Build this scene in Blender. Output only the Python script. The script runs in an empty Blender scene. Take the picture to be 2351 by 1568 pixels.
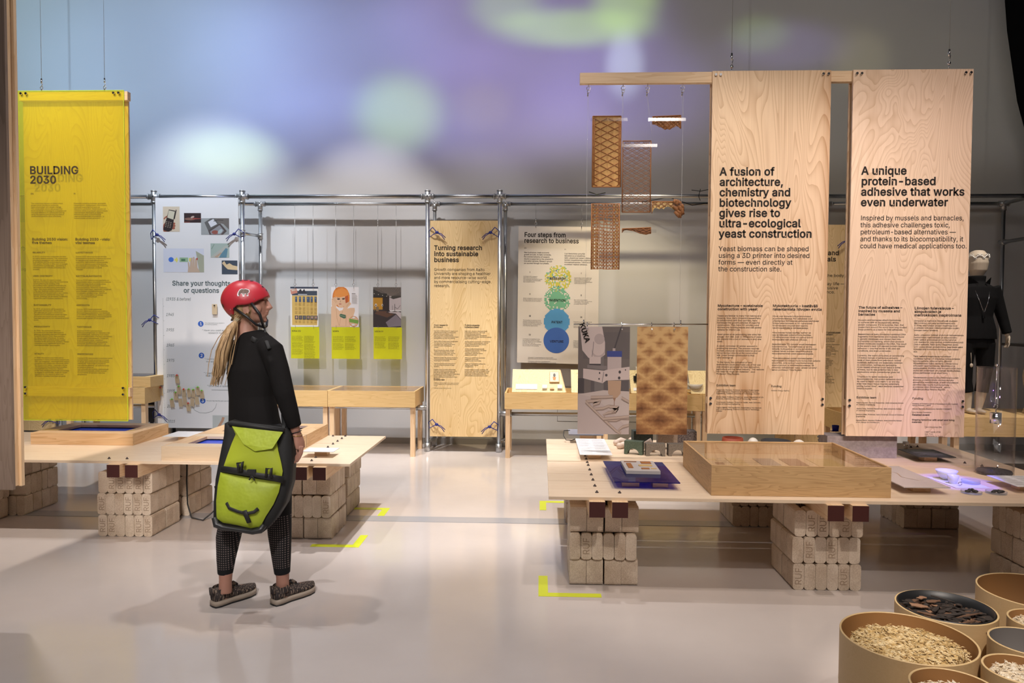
import bpy, bmesh, math, random
from mathutils import Vector, Matrix, Euler
random.seed(7)
PI = math.pi
SC = bpy.context.scene
COL = SC.collection

# ------------------------------------------------------------------ camera
cam = bpy.data.cameras.new('camera'); cam.lens = 25.726; cam.sensor_width = 36.0
cam.clip_end = 100
camo = bpy.data.objects.new('camera', cam); COL.objects.link(camo)
yaw, pit, rol = math.radians(2.2), math.radians(2.0), math.radians(0.3)
fw = Vector((-math.sin(yaw)*math.cos(pit), math.cos(yaw)*math.cos(pit), -math.sin(pit)))
rt = Vector((math.cos(yaw), math.sin(yaw), 0)); up = rt.cross(fw)
r2 = rt*math.cos(rol)+up*math.sin(rol); u2 = up*math.cos(rol)-rt*math.sin(rol)
M = Matrix((r2, u2, -fw)).transposed().to_4x4(); M.translation = (0, 0, 1.6)
camo.matrix_world = M
SC.camera = camo

# ------------------------------------------------------------------ world, exposure
w = bpy.data.worlds.new('world'); SC.world = w; w.use_nodes = True
w.node_tree.nodes['Background'].inputs[0].default_value = (0.9, 0.93, 1, 1)
w.node_tree.nodes['Background'].inputs[1].default_value = 0.05
SC.view_settings.view_transform = 'Standard'; SC.view_settings.look = 'None'
SC.view_settings.gamma = 1; SC.view_settings.use_curve_mapping = False
SC.view_settings.exposure = -0.05

# ------------------------------------------------------------------ gallery lamps (ceiling spots and added fill spots, out of view)
def spot(loc, target, watt, cone, blend=0.4, col=(1, .88, .76), rad=0.06):
    l = bpy.data.lights.new('ceiling_and_fill_spot', 'SPOT'); l.energy = watt; l.spot_size = math.radians(cone)
    l.spot_blend = blend; l.color = col; l.shadow_soft_size = rad
    o = bpy.data.objects.new('ceiling_and_fill_spot', l); COL.objects.link(o); o.location = loc
    d = Vector(target)-Vector(loc); o.rotation_euler = d.to_track_quat('-Z', 'Y').to_euler()
    return o
WARM = (1, .89, .79); COOL = (.80, .89, 1); NEUT = (.99, .96, .96)
spot((-0.5, 4.5, 6.0), (-1.2, 4.0, 0), 250, 80, .5, NEUT)
spot((-3.1, 4.1, 6.0), (-2.3, 3.5, 0), 300, 62, .5, NEUT)
spot((1.5, 2.3, 6.0), (1.5, 5.1, .8), 290, 44, .5, WARM)
spot((3.2, 2.6, 6.0), (2.6, 5.2, 1.4), 190, 50, .6, (1, .82, .74))
spot((1.7, -0.6, 4.6), (1.7, 5.3, 1.8), 560, 34, .7, WARM)
spot((2.8, -0.3, 4.4), (2.8, 5.3, 1.8), 520, 32, .7, (1, .82, .78))
spot((-0.9, 6.0, 6.2), (-0.9, 7.0, 0), 1250, 50, .5, (1, .96, .95))
spot((1.1, -0.2, 5.0), (1.15, 4.4, .45), 420, 28, .8, WARM)  # added to brighten the box front and the front piers
spot((-0.9, 6.5, 6.2), (-0.8, 8.8, 2.1), 190, 36, .7, NEUT)  # added to lift the Turning research panel and nearby wall
spot((0.5, 5.7, 5.2), (0.8, 5.6, .58), 190, 24, .6, WARM)  # added to whiten the back left of the right table
spot((-4.2, 6.4, 6.2), (-4.1, 8.9, 1.5), 900, 50, .7, COOL)
spot((-2.0, 6.6, 6.2), (-2.2, 9.0, 1.2), 700, 42, .6, NEUT)
spot((0.4, 6.6, 6.2), (0.4, 9.0, 1.4), 70, 55, .7, NEUT)
spot((0.9, 7.4, 4.4), (0.9, 8.35, .8), 340, 70, .6, (1, .84, .55))
spot((2.9, 7.0, 6.0), (3.0, 8.5, 1.2), 260, 36, .6, WARM)
spot((4.4, 5.2, 6.0), (4.3, 7.3, 1.7), 950, 24, .7, WARM)
spot((-3.6, 2.0, 6.0), (-3.7, 5.6, 1.7), 1150, 42, .6, WARM)
spot((-1.0, -0.8, 3.5), (-2.85, 5.2, .35), 850, 22, .7, WARM, .6)  # added fill for the left piers, from behind the camera
spot((0.6, 0.8, 5.6), (0.7, 5.35, 2.9), 260, 24, .7, WARM)  # added to brighten the hanging yeast samples
spot((-1.2, -1.0, 4.6), (-1.5, 4.0, 1.1), 720, 22, .7, NEUT)
spot((1.3, 0.7, 4.9), (1.85, 2.72, .35), 950, 18, .7, WARM)  # added to brighten the foreground tubs
spot((-0.4, 2.6, 6.2), (-1.2, 2.6, 0), 330, 62, .8, (1, .88, .84))
def fill_area(loc, target, watt, sx, sy, col):
    l = bpy.data.lights.new('added_fill', 'AREA'); l.energy = watt; l.shape = 'RECTANGLE'; l.size = sx; l.size_y = sy; l.color = col
    o = bpy.data.objects.new('added_fill', l); COL.objects.link(o); o.location = loc
    d = Vector(target)-Vector(loc); o.rotation_euler = d.to_track_quat('-Z', 'Y').to_euler()
fill_area((0, -3, 7.5), (0, 5, 2), 130, 9, 2.5, (1, .94, .90))  # added soft fill from high behind the camera, not a fixture
# ultraviolet-blue show light over the adhesive samples
spot((2.75, 4.0, 2.9), (2.60, 4.63, .6), 330, 12, .35, (.10, .08, 1), .02)
spot((2.9, 3.9, 2.6), (2.75, 5.3, .75), 60, 24, 1, (.45, .18, 1), .02)

# colour-wash projector thrown on the upper wall: soft patches of coloured light
def projector():
    l = bpy.data.lights.new('colour_projector', 'SPOT'); l.energy = 1900; l.spot_size = math.radians(120); l.spot_blend = .1
    l.shadow_soft_size = .02; l.use_nodes = True
    o = bpy.data.objects.new('colour_projector', l); COL.objects.link(o)
    o.location = (0, 1, 4.2); o.rotation_euler = (PI/2, 0, 0)
    nt = l.node_tree; N = nt.nodes; L = nt.links
    em = N['Emission']
    tc = N.new('ShaderNodeTexCoord'); sx = N.new('ShaderNodeSeparateXYZ'); L.new(tc.outputs['Normal'], sx.inputs[0])
    ab = N.new('ShaderNodeMath'); ab.operation = 'ABSOLUTE'; L.new(sx.outputs[2], ab.inputs[0])
    def div(s):
        d = N.new('ShaderNodeMath'); d.operation = 'DIVIDE'; L.new(s, d.inputs[0]); L.new(ab.outputs[0], d.inputs[1])
        return d.outputs[0]
    cx = N.new('ShaderNodeCombineXYZ'); L.new(div(sx.outputs[0]), cx.inputs[0]); L.new(div(sx.outputs[1]), cx.inputs[1])
    acc = None
    # wall x, wall z, radius x, radius z, colour, strength
    B = PROJ
    for X, Z, rx, rz, c, s in B:
        v = N.new('ShaderNodeVectorMath'); v.operation = 'SUBTRACT'; L.new(cx.outputs[0], v.inputs[0]); v.inputs[1].default_value = (X/8.0, (Z-4.2)/8.0, 0)
        q = N.new('ShaderNodeVectorMath'); q.operation = 'MULTIPLY'; L.new(v.outputs[0], q.inputs[0]); q.inputs[1].default_value = (8/rx, 8/rz, 0)
        ln = N.new('ShaderNodeVectorMath'); ln.operation = 'LENGTH'; L.new(q.outputs[0], ln.inputs[0])
        m = N.new('ShaderNodeMapRange'); m.interpolation_type = 'SMOOTHERSTEP'; m.clamp = True
        m.inputs['From Min'].default_value = 1.35; m.inputs['From Max'].default_value = .25
        m.inputs['To Min'].default_value = 0; m.inputs['To Max'].default_value = s
        L.new(ln.outputs['Value'], m.inputs['Value'])
        k = N.new('ShaderNodeVectorMath'); k.operation = 'SCALE'; k.inputs[0].default_value = c; L.new(m.outputs['Result'], k.inputs['Scale'])
        if acc is None: acc = k.outputs[0]
        else:
            a = N.new('ShaderNodeVectorMath'); a.operation = 'ADD'; L.new(acc, a.inputs[0]); L.new(k.outputs[0], a.inputs[1]); acc = a.outputs[0]
    # plain grey-white base of the projected picture, fading out at its lower edge
    m = N.new('ShaderNodeMapRange'); m.interpolation_type = 'SMOOTHSTEP'; m.inputs['From Min'].default_value = (3.15-4.2)/8; m.inputs['From Max'].default_value = (3.75-4.2)/8
    sy = N.new('ShaderNodeSeparateXYZ'); L.new(cx.outputs[0], sy.inputs[0]); L.new(sy.outputs[1], m.inputs['Value'])
    k = N.new('ShaderNodeVectorMath'); k.operation = 'SCALE'; k.inputs[0].default_value = (.11, .11, .115); L.new(m.outputs['Result'], k.inputs['Scale'])
    a = N.new('ShaderNodeVectorMath'); a.operation = 'ADD'; L.new(acc, a.inputs[0]); L.new(k.outputs[0], a.inputs[1]); acc = a.outputs[0]
    L.new(acc, em.inputs['Color'])
    em.inputs['Strength'].default_value = 1
PBASE = (.62, .64, .68)
CY = (.45, .72, .85); BL = (.30, .44, 1); PU = (.42, .34, 1); GR = (.45, .80, .03); WH = (.7, .85, 1); YE = (.9, .8, .4)
PROJ = [(-5.6, 5.0, 2.6, 1.9, CY, 1.15), (-4.6, 4.6, 2.4, 1.6, BL, .95), (-2.8, 4.9, 1.8, 1.2, BL, .75), (-2.6, 3.9, 1.9, .6, BL, .5),
        (-1.0, 5.2, 1.2, .8, PU, .50), (-0.5, 4.2, 1.6, .8, PU, .50), (1.0, 4.3, 1.3, .8, PU, .42), (0.6, 5.2, 1.0, .6, PU, .40), (-1.2, 4.6, 3.2, 1.4, PU, .22),
        (-1.75, 4.1, .60, .52, GR, .85), (-3.9, 3.62, .72, .34, GR, .85), (0.35, 5.1, 1.0, .26, GR, .85), (1.0, 5.45, .45, .5, GR, .85),
        (-.45, 5.35, .5, .3, GR, .5), (-.72, 4.15, .4, .35, YE, .15), (1.0, 4.65, .26, .42, WH, .75), (2.9, 4.85, .8, .35, PU, .28),
        (2.6, 5.0, .4, .25, GR, .25), (3.8, 4.7, .4, .4, YE, .18), (4.0, 4.2, 2.6, 1.6, YE, .10), (-7.0, 4.6, 2.0, 2.2, CY, .9)]
projector()

# ------------------------------------------------------------------ materials
MC = {}
def mat(name, col=(.8, .8, .8), rough=.5, metal=0.0, spec=.5, **kw):
    if name in MC: return MC[name]
    m = bpy.data.materials.new(name); m.use_nodes = True; MC[name] = m
    b = m.node_tree.nodes['Principled BSDF']
    b.inputs['Base Color'].default_value = (*col, 1); b.inputs['Roughness'].default_value = rough
    b.inputs['Metallic'].default_value = metal; b.inputs['Specular IOR Level'].default_value = spec
    for k, v in kw.items(): b.inputs[k.replace('_', ' ')].default_value = v
    return m
def flat(c, rough=.6):
    return mat('print_%02d_%02d_%02d' % tuple(int(x*99) for x in c), c, rough)
def nodes(m):
    return m.node_tree.nodes, m.node_tree.links, m.node_tree.nodes['Principled BSDF']
def coords(N, L, scale, rand=True):
    tc = N.new('ShaderNodeTexCoord'); mp = N.new('ShaderNodeMapping'); mp.inputs['Scale'].default_value = scale
    L.new(tc.outputs['Object'], mp.inputs[0])
    if rand:
        oi = N.new('ShaderNodeObjectInfo'); vm = N.new('ShaderNodeVectorMath'); vm.operation = 'MULTIPLY_ADD'
        cb = N.new('ShaderNodeCombineXYZ')
        for i in range(3): L.new(oi.outputs['Random'], cb.inputs[i])
        L.new(cb.outputs[0], vm.inputs[0]); vm.inputs[1].default_value = (13, 29, 17); L.new(mp.outputs[0], vm.inputs[2])
        return vm.outputs[0]
    return mp.outputs[0]
def ramp(N, L, src, stops):
    r = N.new('ShaderNodeValToRGB'); L.new(src, r.inputs[0])
    e = r.color_ramp.elements
    while len(e) < len(stops): e.new(.5)
    for i, (p, c) in enumerate(stops): e[i].position = p; e[i].color = (*c, 1)
    return r.outputs[0]
def mathn(N, L, op, a, b=None, c=None):
    n = N.new('ShaderNodeMath'); n.operation = op
    for i, v in enumerate((a, b, c)):
        if v is None: continue
        if isinstance(v, (int, float)): n.inputs[i].default_value = v
        else: L.new(v, n.inputs[i])
    return n.outputs[0]
def noise(N, L, vec, scale, detail=3, rough=.5, dist=0):
    n = N.new('ShaderNodeTexNoise'); L.new(vec, n.inputs['Vector']); n.inputs['Scale'].default_value = scale
    n.inputs['Detail'].default_value = detail; n.inputs['Roughness'].default_value = rough; n.inputs['Distortion'].default_value = dist
    return n.outputs['Fac']
def bump(N, L, b, h, strength, dist=.002):
    n = N.new('ShaderNodeBump'); n.inputs['Strength'].default_value = strength; n.inputs['Distance'].default_value = dist
    L.new(h, n.inputs['Height']); L.new(n.outputs[0], b.inputs['Normal'])
def plywood(name, lo, hi, sc=(3.2, 3.2, .8), rings=9, rough=.5, patch=None):
    """rotary-cut veneer: contour-like growth figure along local Z"""
    if name in MC: return MC[name]
    m = mat(name, lo, rough); N, L, b = nodes(m)
    v = coords(N, L, sc)
    n = noise(N, L, v, 1.0, 2.2, .45, .6)
    f = mathn(N, L, 'FRACT', mathn(N, L, 'MULTIPLY', n, rings*2.0))
    pp = mathn(N, L, 'POWER', f, 3.0)
    v2 = coords(N, L, (90, 90, 2.5)); fine = noise(N, L, v2, 1.0, 3, .6)
    big = noise(N, L, coords(N, L, (sc[0]*.9, sc[1]*.9, sc[2]*.5)), 1.3, 1, .5, .3)
    bigr = mathn(N, L, 'SMOOTH_MIN', mathn(N, L, 'MAXIMUM', mathn(N, L, 'MULTIPLY', mathn(N, L, 'SUBTRACT', big, .56), 9.0), 0.0), 1.0, .1)
    t = mathn(N, L, 'ADD', mathn(N, L, 'MULTIPLY', pp, .42), mathn(N, L, 'MULTIPLY', fine, .30))
    t = mathn(N, L, 'ADD', t, mathn(N, L, 'MULTIPLY', bigr, patch if patch is not None else .25))
    c = ramp(N, L, t, [(0.08, hi), (.95, lo)])
    L.new(c, b.inputs['Base Color'])
    return m
def timber(name, lo, hi, axis='x', rough=.5, line=38, amt=.75):
    """flat-sawn softwood: grain lines along an axis, swirling a little"""
    if name in MC: return MC[name]
    m = mat(name, lo, rough); N, L, b = nodes(m)
    s = {'x': (.7, 9, 9), 'y': (9, .7, 9), 'z': (9, 9, .7)}[axis]
    v = coords(N, L, s)
    n = noise(N, L, v, 1.0, 3, .55, .4)
    f = mathn(N, L, 'FRACT', mathn(N, L, 'MULTIPLY', n, line*.35))
    s2 = {'x': (2, 160, 160), 'y': (160, 2, 160), 'z': (160, 160, 2)}[axis]
    fine = noise(N, L, coords(N, L, s2), 1.0, 2, .6)
    t = mathn(N, L, 'ADD', mathn(N, L, 'MULTIPLY', mathn(N, L, 'POWER', f, 2.5), .45*amt), mathn(N, L, 'MULTIPLY', fine, .38))
    c = ramp(N, L, t, [(0.1, hi), (.85, lo)])
    L.new(c, b.inputs['Base Color'])
    return m
def acrylic(name, tint, gloss=.0, edge=None, refl=.1):
    if name in MC: return MC[name]
    m = bpy.data.materials.new(name); m.use_nodes = True; MC[name] = m
    N = m.node_tree.nodes; L = m.node_tree.links; N.remove(N['Principled BSDF']); out = N['Material Output']
    tr = N.new('ShaderNodeBsdfTransparent'); tr.inputs[0].default_value = (*tint, 1)
    gl = N.new('ShaderNodeBsdfGlossy'); gl.inputs['Roughness'].default_value = .02+gloss
    lw = N.new('ShaderNodeLayerWeight'); lw.inputs[0].default_value = .5
    fr = N.new('ShaderNodeMath'); fr.operation = 'POWER'; L.new(lw.outputs['Facing'], fr.inputs[0]); fr.inputs[1].default_value = 4.5
    f2 = N.new('ShaderNodeMath'); f2.operation = 'MULTIPLY_ADD'; L.new(fr.outputs[0], f2.inputs[0]); f2.inputs[1].default_value = .7; f2.inputs[2].default_value = .045; fr = f2
    mx = N.new('ShaderNodeMixShader'); L.new(fr.outputs[0], mx.inputs[0]); L.new(tr.outputs[0], mx.inputs[1]); L.new(gl.outputs[0], mx.inputs[2])
    if edge:   # fluorescent body colour scattered in the sheet
        df = N.new('ShaderNodeBsdfTranslucent'); df.inputs[0].default_value = (*edge[0], 1)
        d2 = N.new('ShaderNodeBsdfDiffuse'); d2.inputs[0].default_value = (*edge[0], 1)
        ad = N.new('ShaderNodeMixShader'); ad.inputs[0].default_value = .5; L.new(df.outputs[0], ad.inputs[1]); L.new(d2.outputs[0], ad.inputs[2])
        m2 = N.new('ShaderNodeMixShader'); m2.inputs[0].default_value = edge[1]; L.new(mx.outputs[0], m2.inputs[1]); L.new(ad.outputs[0], m2.inputs[2])
        mx = m2
    L.new(mx.outputs[0], out.inputs['Surface'])
    return m
STEEL = mat('galvanised_steel', (.62, .64, .66), .28, 1.0)
CHROME = mat('chrome', (.85, .85, .87), .12, 1.0)
WIRE = mat('steel_wire', (.35, .35, .35), .4, .8)
BLACK = mat('black_plastic', (.012, .012, .013), .45)
INK = mat('black_ink', (.018, .014, .012), .6, spec=.2)
INKB = mat('brown_ink', (.07, .055, .03), .6, spec=.2)
INKG = mat('grey_ink', (.10, .14, .15), .6, spec=.2)
PLY = plywood('plywood_panel', (.46, .24, .10), (.84, .61, .40), (3.0, 3.0, .5), 19, patch=.42)
PLYP = plywood('plywood_panel_pale', (.55, .34, .18), (.88, .66, .48), (3.0, 3.0, .8), 19, patch=.16)
PLYY = plywood('plywood_panel_fir', (.55, .33, .10), (.84, .62, .33), (3.6, 3.6, .9), 18, patch=.18)
PINE = timber('pine_board_x', (.62, .36, .16), (.84, .62, .40), 'x')
PINEY = timber('pine_board_y', (.62, .36, .16), (.84, .62, .40), 'y')
PINEZ = timber('pine_board_z', (.62, .36, .16), (.84, .62, .40), 'z')
TOPW = timber('spruce_table_board', (.66, .43, .25), (.88, .71, .53), 'x', .42, 26, .4)
BOXW = timber('oak_veneer', (.38, .22, .09), (.64, .42, .21), 'x', .5, 70, .9)
BOXW2 = timber('pale_veneer', (.55, .40, .25), (.74, .58, .41), 'x', .5, 50, .4)
DISPW = timber('yellow_birch_veneer', (.56, .34, .12), (.78, .54, .25), 'x', .5, 40, .7)
REDEND = mat('dark_red_paint', (.065, .014, .012), .55)
WHITEP = mat('white_paper', (.82, .82, .84), .6)
CREAM = mat('cream_print_board', (.70, .64, .58), .6)
YEL = acrylic('yellow_acrylic', (.965, .955, .20), edge=((.96, .96, .30), .22))
YELE = mat('yellow_acrylic_edge', (.75, 1, .05), .3)
LIME = acrylic('lime_acrylic', (.97, .98, .18), edge=((.96, .97, .08), .55))
BLUEA = acrylic('blue_acrylic', (.055, .07, .62), edge=((.03, .03, .30), .25))
GLASS = acrylic('clear_acrylic', (.985, .985, .988)); BARM = acrylic('holder_acrylic', (.95, .95, .96), .12)
SMOKE = acrylic('thin_tinted_glass', (.62, .60, .62))
BLUEC = mat('blue_cord', (.02, .03, .22), .6)
SKIN = mat('skin', (.42, .21, .15), .5, Subsurface_Weight=.05)

def briq(name, c1, c2):
    m = mat(name, c1, .9, spec=.2); N, L, b = nodes(m)
    v = coords(N, L, (1, 1, 1)); n = noise(N, L, v, 210, 4, .7); n2 = noise(N, L, v, 9, 2, .5)
    t = mathn(N, L, 'ADD', mathn(N, L, 'MULTIPLY', n, .75), mathn(N, L, 'MULTIPLY', n2, .35))
    oi = N.new('ShaderNodeObjectInfo'); t = mathn(N, L, 'ADD', t, mathn(N, L, 'MULTIPLY', oi.outputs['Random'], .10))
    L.new(ramp(N, L, t, [(.40, c2), (.70, c1)]), b.inputs['Base Color']); bump(N, L, b, n, .55, .004)
    return m
BRIQ = briq('pressed_sawdust', (.84, .72, .59), (.50, .37, .26))
BRIQD = mat('pressed_sawdust_letter', (.40, .29, .20), .9)
def floor_mat():
    m = mat('polished_floor', (.66, .60, .57), .12); N, L, b = nodes(m)
    v = coords(N, L, (1, 1, 1), False); n = noise(N, L, v, 1.2, 5, .6); n2 = noise(N, L, v, 60, 3, .6)
    L.new(ramp(N, L, n, [(.3, (.60, .535, .50)), (.7, (.66, .595, .56))]), b.inputs['Base Color'])
    r = mathn(N, L, 'ADD', mathn(N, L, 'MULTIPLY', n2, .08), .07); L.new(r, b.inputs['Roughness'])
    bump(N, L, b, n, .05, .02)
    return m
def wall_mat():
    m = mat('painted_wall', (.55, .545, .55), .85, spec=.2); N, L, b = nodes(m)
    v = coords(N, L, (1, 1, 1), False); n = noise(N, L, v, 120, 4, .6); n2 = noise(N, L, v, .7, 3, .5)
    L.new(ramp(N, L, n2, [(.3, (.54, .535, .535)), (.7, (.58, .575, .575))]), b.inputs['Base Color'])
    bump(N, L, b, n, .2, .002)
    return m

# ------------------------------------------------------------------ mesh helpers
class MB:
    def __init__(s): s.v = []; s.f = []; s.m = []; s.sm = []
    def add(s, vs, fs, mi=0, smooth=False):
        o = len(s.v); s.v += [tuple(p) for p in vs]
        for f in fs: s.f.append([i+o for i in f]); s.m.append(mi); s.sm.append(smooth)
        return s
    def box(s, a, b, mi=0):
        x0, y0, z0 = a; x1, y1, z1 = b
        v = [(x0,y0,z0),(x1,y0,z0),(x1,y1,z0),(x0,y1,z0),(x0,y0,z1),(x1,y0,z1),(x1,y1,z1),(x0,y1,z1)]
        return s.add(v, [(0,3,2,1),(4,5,6,7),(0,1,5,4),(1,2,6,5),(2,3,7,6),(3,0,4,7)], mi)
    def hexa(s, bot, top, mi=0):   # 4 bottom + 4 top points
        return s.add(list(bot)+list(top), [(0,3,2,1),(4,5,6,7),(0,1,5,4),(1,2,6,5),(2,3,7,6),(3,0,4,7)], mi)
    def prism(s, pts, axis, a, b, mi=0, smooth=False):   # polygon in plane normal to axis
        def P(u, v, t): return {'x': (t, u, v), 'y': (u, t, v), 'z': (u, v, t)}[axis]
        n = len(pts); vs = [P(u, v, a) for u, v in pts]+[P(u, v, b) for u, v in pts]
        o = len(s.v); s.v += vs
        s.f.append([o+i for i in range(n)]); s.m.append(mi); s.sm.append(False)
        s.f.append([o+n+i for i in reversed(range(n))]); s.m.append(mi); s.sm.append(False)
        for i in range(n):
            j = (i+1) % n; s.f.append([o+i, o+n+i, o+n+j, o+j]); s.m.append(mi); s.sm.append(smooth)
        return s
    def tube(s, pts, r, n=8, mi=0, cap=True, ref=None):
        """r: number, list of numbers or list of (a,b) elliptic radii"""
        pts = [Vector(p) for p in pts]; k = len(pts)
        R = r if isinstance(r, (list, tuple)) else [r]*k
        o = len(s.v); pu = None
        for i, p in enumerate(pts):
            t = (pts[min(i+1, k-1)]-pts[max(i-1, 0)]).normalized()
            base = Vector(ref) if ref is not None else (pu if pu is not None else (Vector((0,0,1)) if abs(t.z) < .9 else Vector((1,0,0))))
            u = (base-t*base.dot(t))
            if u.length < 1e-6: u = Vector((0,1,0))
            u.normalize(); w_ = t.cross(u); pu = u if ref is None else None
            a, b = R[i] if isinstance(R[i], (list, tuple)) else (R[i], R[i])
            for j in range(n):
                an = 2*PI*j/n; q = p+u*(a*math.cos(an))+w_*(b*math.sin(an)); s.v.append(tuple(q))
        for i in range(k-1):
            for j in range(n):
                j2 = (j+1) % n; s.f.append([o+i*n+j, o+i*n+j2, o+(i+1)*n+j2, o+(i+1)*n+j]); s.m.append(mi); s.sm.append(True)
        if cap:
            s.f.append([o+j for j in reversed(range(n))]); s.m.append(mi); s.sm.append(False)
            s.f.append([o+(k-1)*n+j for j in range(n)]); s.m.append(mi); s.sm.append(False)
        return s
    def lathe(s, prof, c=(0,0,0), n=32, mi=0):
        o = len(s.v); k = len(prof)
        for r, z in prof:
            for j in range(n):
                a = 2*PI*j/n; s.v.append((c[0]+r*math.cos(a), c[1]+r*math.sin(a), c[2]+z))
        for i in range(k-1):
            for j in range(n):
                j2 = (j+1) % n; s.f.append([o+i*n+j, o+i*n+j2, o+(i+1)*n+j2, o+(i+1)*n+j]); s.m.append(mi); s.sm.append(True)
        return s
    def ellip(s, c, r, n=16, k=10, mi=0, rot=None):
        R = rot.to_matrix() if rot else Matrix.Identity(3); o = len(s.v)
        for i in range(k+1):
            th = PI*i/k
            for j in range(n):
                ph = 2*PI*j/n
                q = R @ Vector((r[0]*math.sin(th)*math.cos(ph), r[1]*math.sin(th)*math.sin(ph), r[2]*math.cos(th)))
                s.v.append(tuple(Vector(c)+q))
        for i in range(k):
            for j in range(n):
                j2 = (j+1) % n; s.f.append([o+i*n+j, o+(i+1)*n+j, o+(i+1)*n+j2, o+i*n+j2]); s.m.append(mi); s.sm.append(True)
        return s
    def mesh(s, name, mats, off=(0,0,0)):
        me = bpy.data.meshes.new(name)
        me.from_pydata([(x-off[0], y-off[1], z-off[2]) for x, y, z in s.v], [], s.f)
        if not isinstance(mats, (list, tuple)): mats = [mats]
        for m in mats: me.materials.append(m)
        me.polygons.foreach_set('material_index', s.m); me.polygons.foreach_set('use_smooth', s.sm)
        me.validate(); me.update()
        return me
ORG = {}
def link(name, me, parent=None, loc=(0,0,0), rotz=0):
    o = bpy.data.objects.new(name, me); COL.objects.link(o); o.location = loc; o.rotation_euler = (0, 0, rotz)
    if parent: o.parent = parent
    return o
def recalc(me):
    bm = bmesh.new(); bm.from_mesh(me); bmesh.ops.recalc_face_normals(bm, faces=bm.faces); bm.to_mesh(me); bm.free()
def thing(name, label, cat, loc=(0,0,0), rotz=0, group=None):
    o = bpy.data.objects.new(name, None); o.empty_display_size = .05; COL.objects.link(o)
    o.location = loc; o.rotation_euler = (0, 0, rotz); o['label'] = label; o['category'] = cat
    if group: o['group'] = group
    ORG[o.name] = Vector(loc)
    return o
def part(name, mb, mats, parent, world=True, label=None, fix=True):
    """child mesh; world=True: vertices are given in world space and parents are unrotated"""
    off = ORG.get(parent.name, Vector((0,0,0))) if world else Vector((0,0,0))
    # give the part its own origin at its centre
    xs = [p[0] for p in mb.v]; ys = [p[1] for p in mb.v]; zs = [p[2] for p in mb.v]
    c = Vector(((min(xs)+max(xs))/2, (min(ys)+max(ys))/2, (min(zs)+max(zs))/2))
    me = mb.mesh(name, mats, c)
    if fix: recalc(me)
    o = link(name, me, parent, c-off)
    if world: ORG[o.name] = c
    else: ORG[o.name] = c
    if label: o['label'] = label
    return o
def single(name, mb, mats, label, cat, group=None, fix=True):
    xs = [p[0] for p in mb.v]; ys = [p[1] for p in mb.v]; zs = [p[2] for p in mb.v]
    c = Vector(((min(xs)+max(xs))/2, (min(ys)+max(ys))/2, min(zs)))
    me = mb.mesh(name, mats, c)
    if fix: recalc(me)
    o = link(name, me, None, c); o['label'] = label; o['category'] = cat
    if group: o['group'] = group
    ORG[o.name] = c
    return o
def struct(name, mb, mats, fix=True):
    me = mb.mesh(name, mats)
    if fix: recalc(me)
    o = link(name, me); o['kind'] = 'structure'; return o
def remeshed(name, mb, mats, parent, voxel=.005, smooth=4, label=None, stuffing=None):
    """union of overlapping volumes into one continuous skin"""
    me = mb.mesh(name+'_src', mats); recalc(me)
    t = bpy.data.objects.new('tmp', me); COL.objects.link(t)
    md = t.modifiers.new('r', 'REMESH'); md.mode = 'VOXEL'; md.voxel_size = voxel; md.use_smooth_shade = True
    if smooth:
        s = t.modifiers.new('s', 'CORRECTIVE_SMOOTH' if False else 'SMOOTH'); s.factor = .5; s.iterations = smooth
    dg = bpy.context.evaluated_depsgraph_get(); ev = t.evaluated_get(dg)
    m2 = bpy.data.meshes.new_from_object(ev); m2.name = name
    bpy.data.objects.remove(t)
    m2.polygons.foreach_set('use_smooth', [True]*len(m2.polygons))
    if not m2.materials:
        for m in (mats if isinstance(mats, (list, tuple)) else [mats]): m2.materials.append(m)
    off = ORG[parent.name]
    m2.transform(Matrix.Translation(-off))
    o = link(name, m2, parent)
    ORG[o.name] = off
    if label: o['label'] = label
    return o

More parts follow.
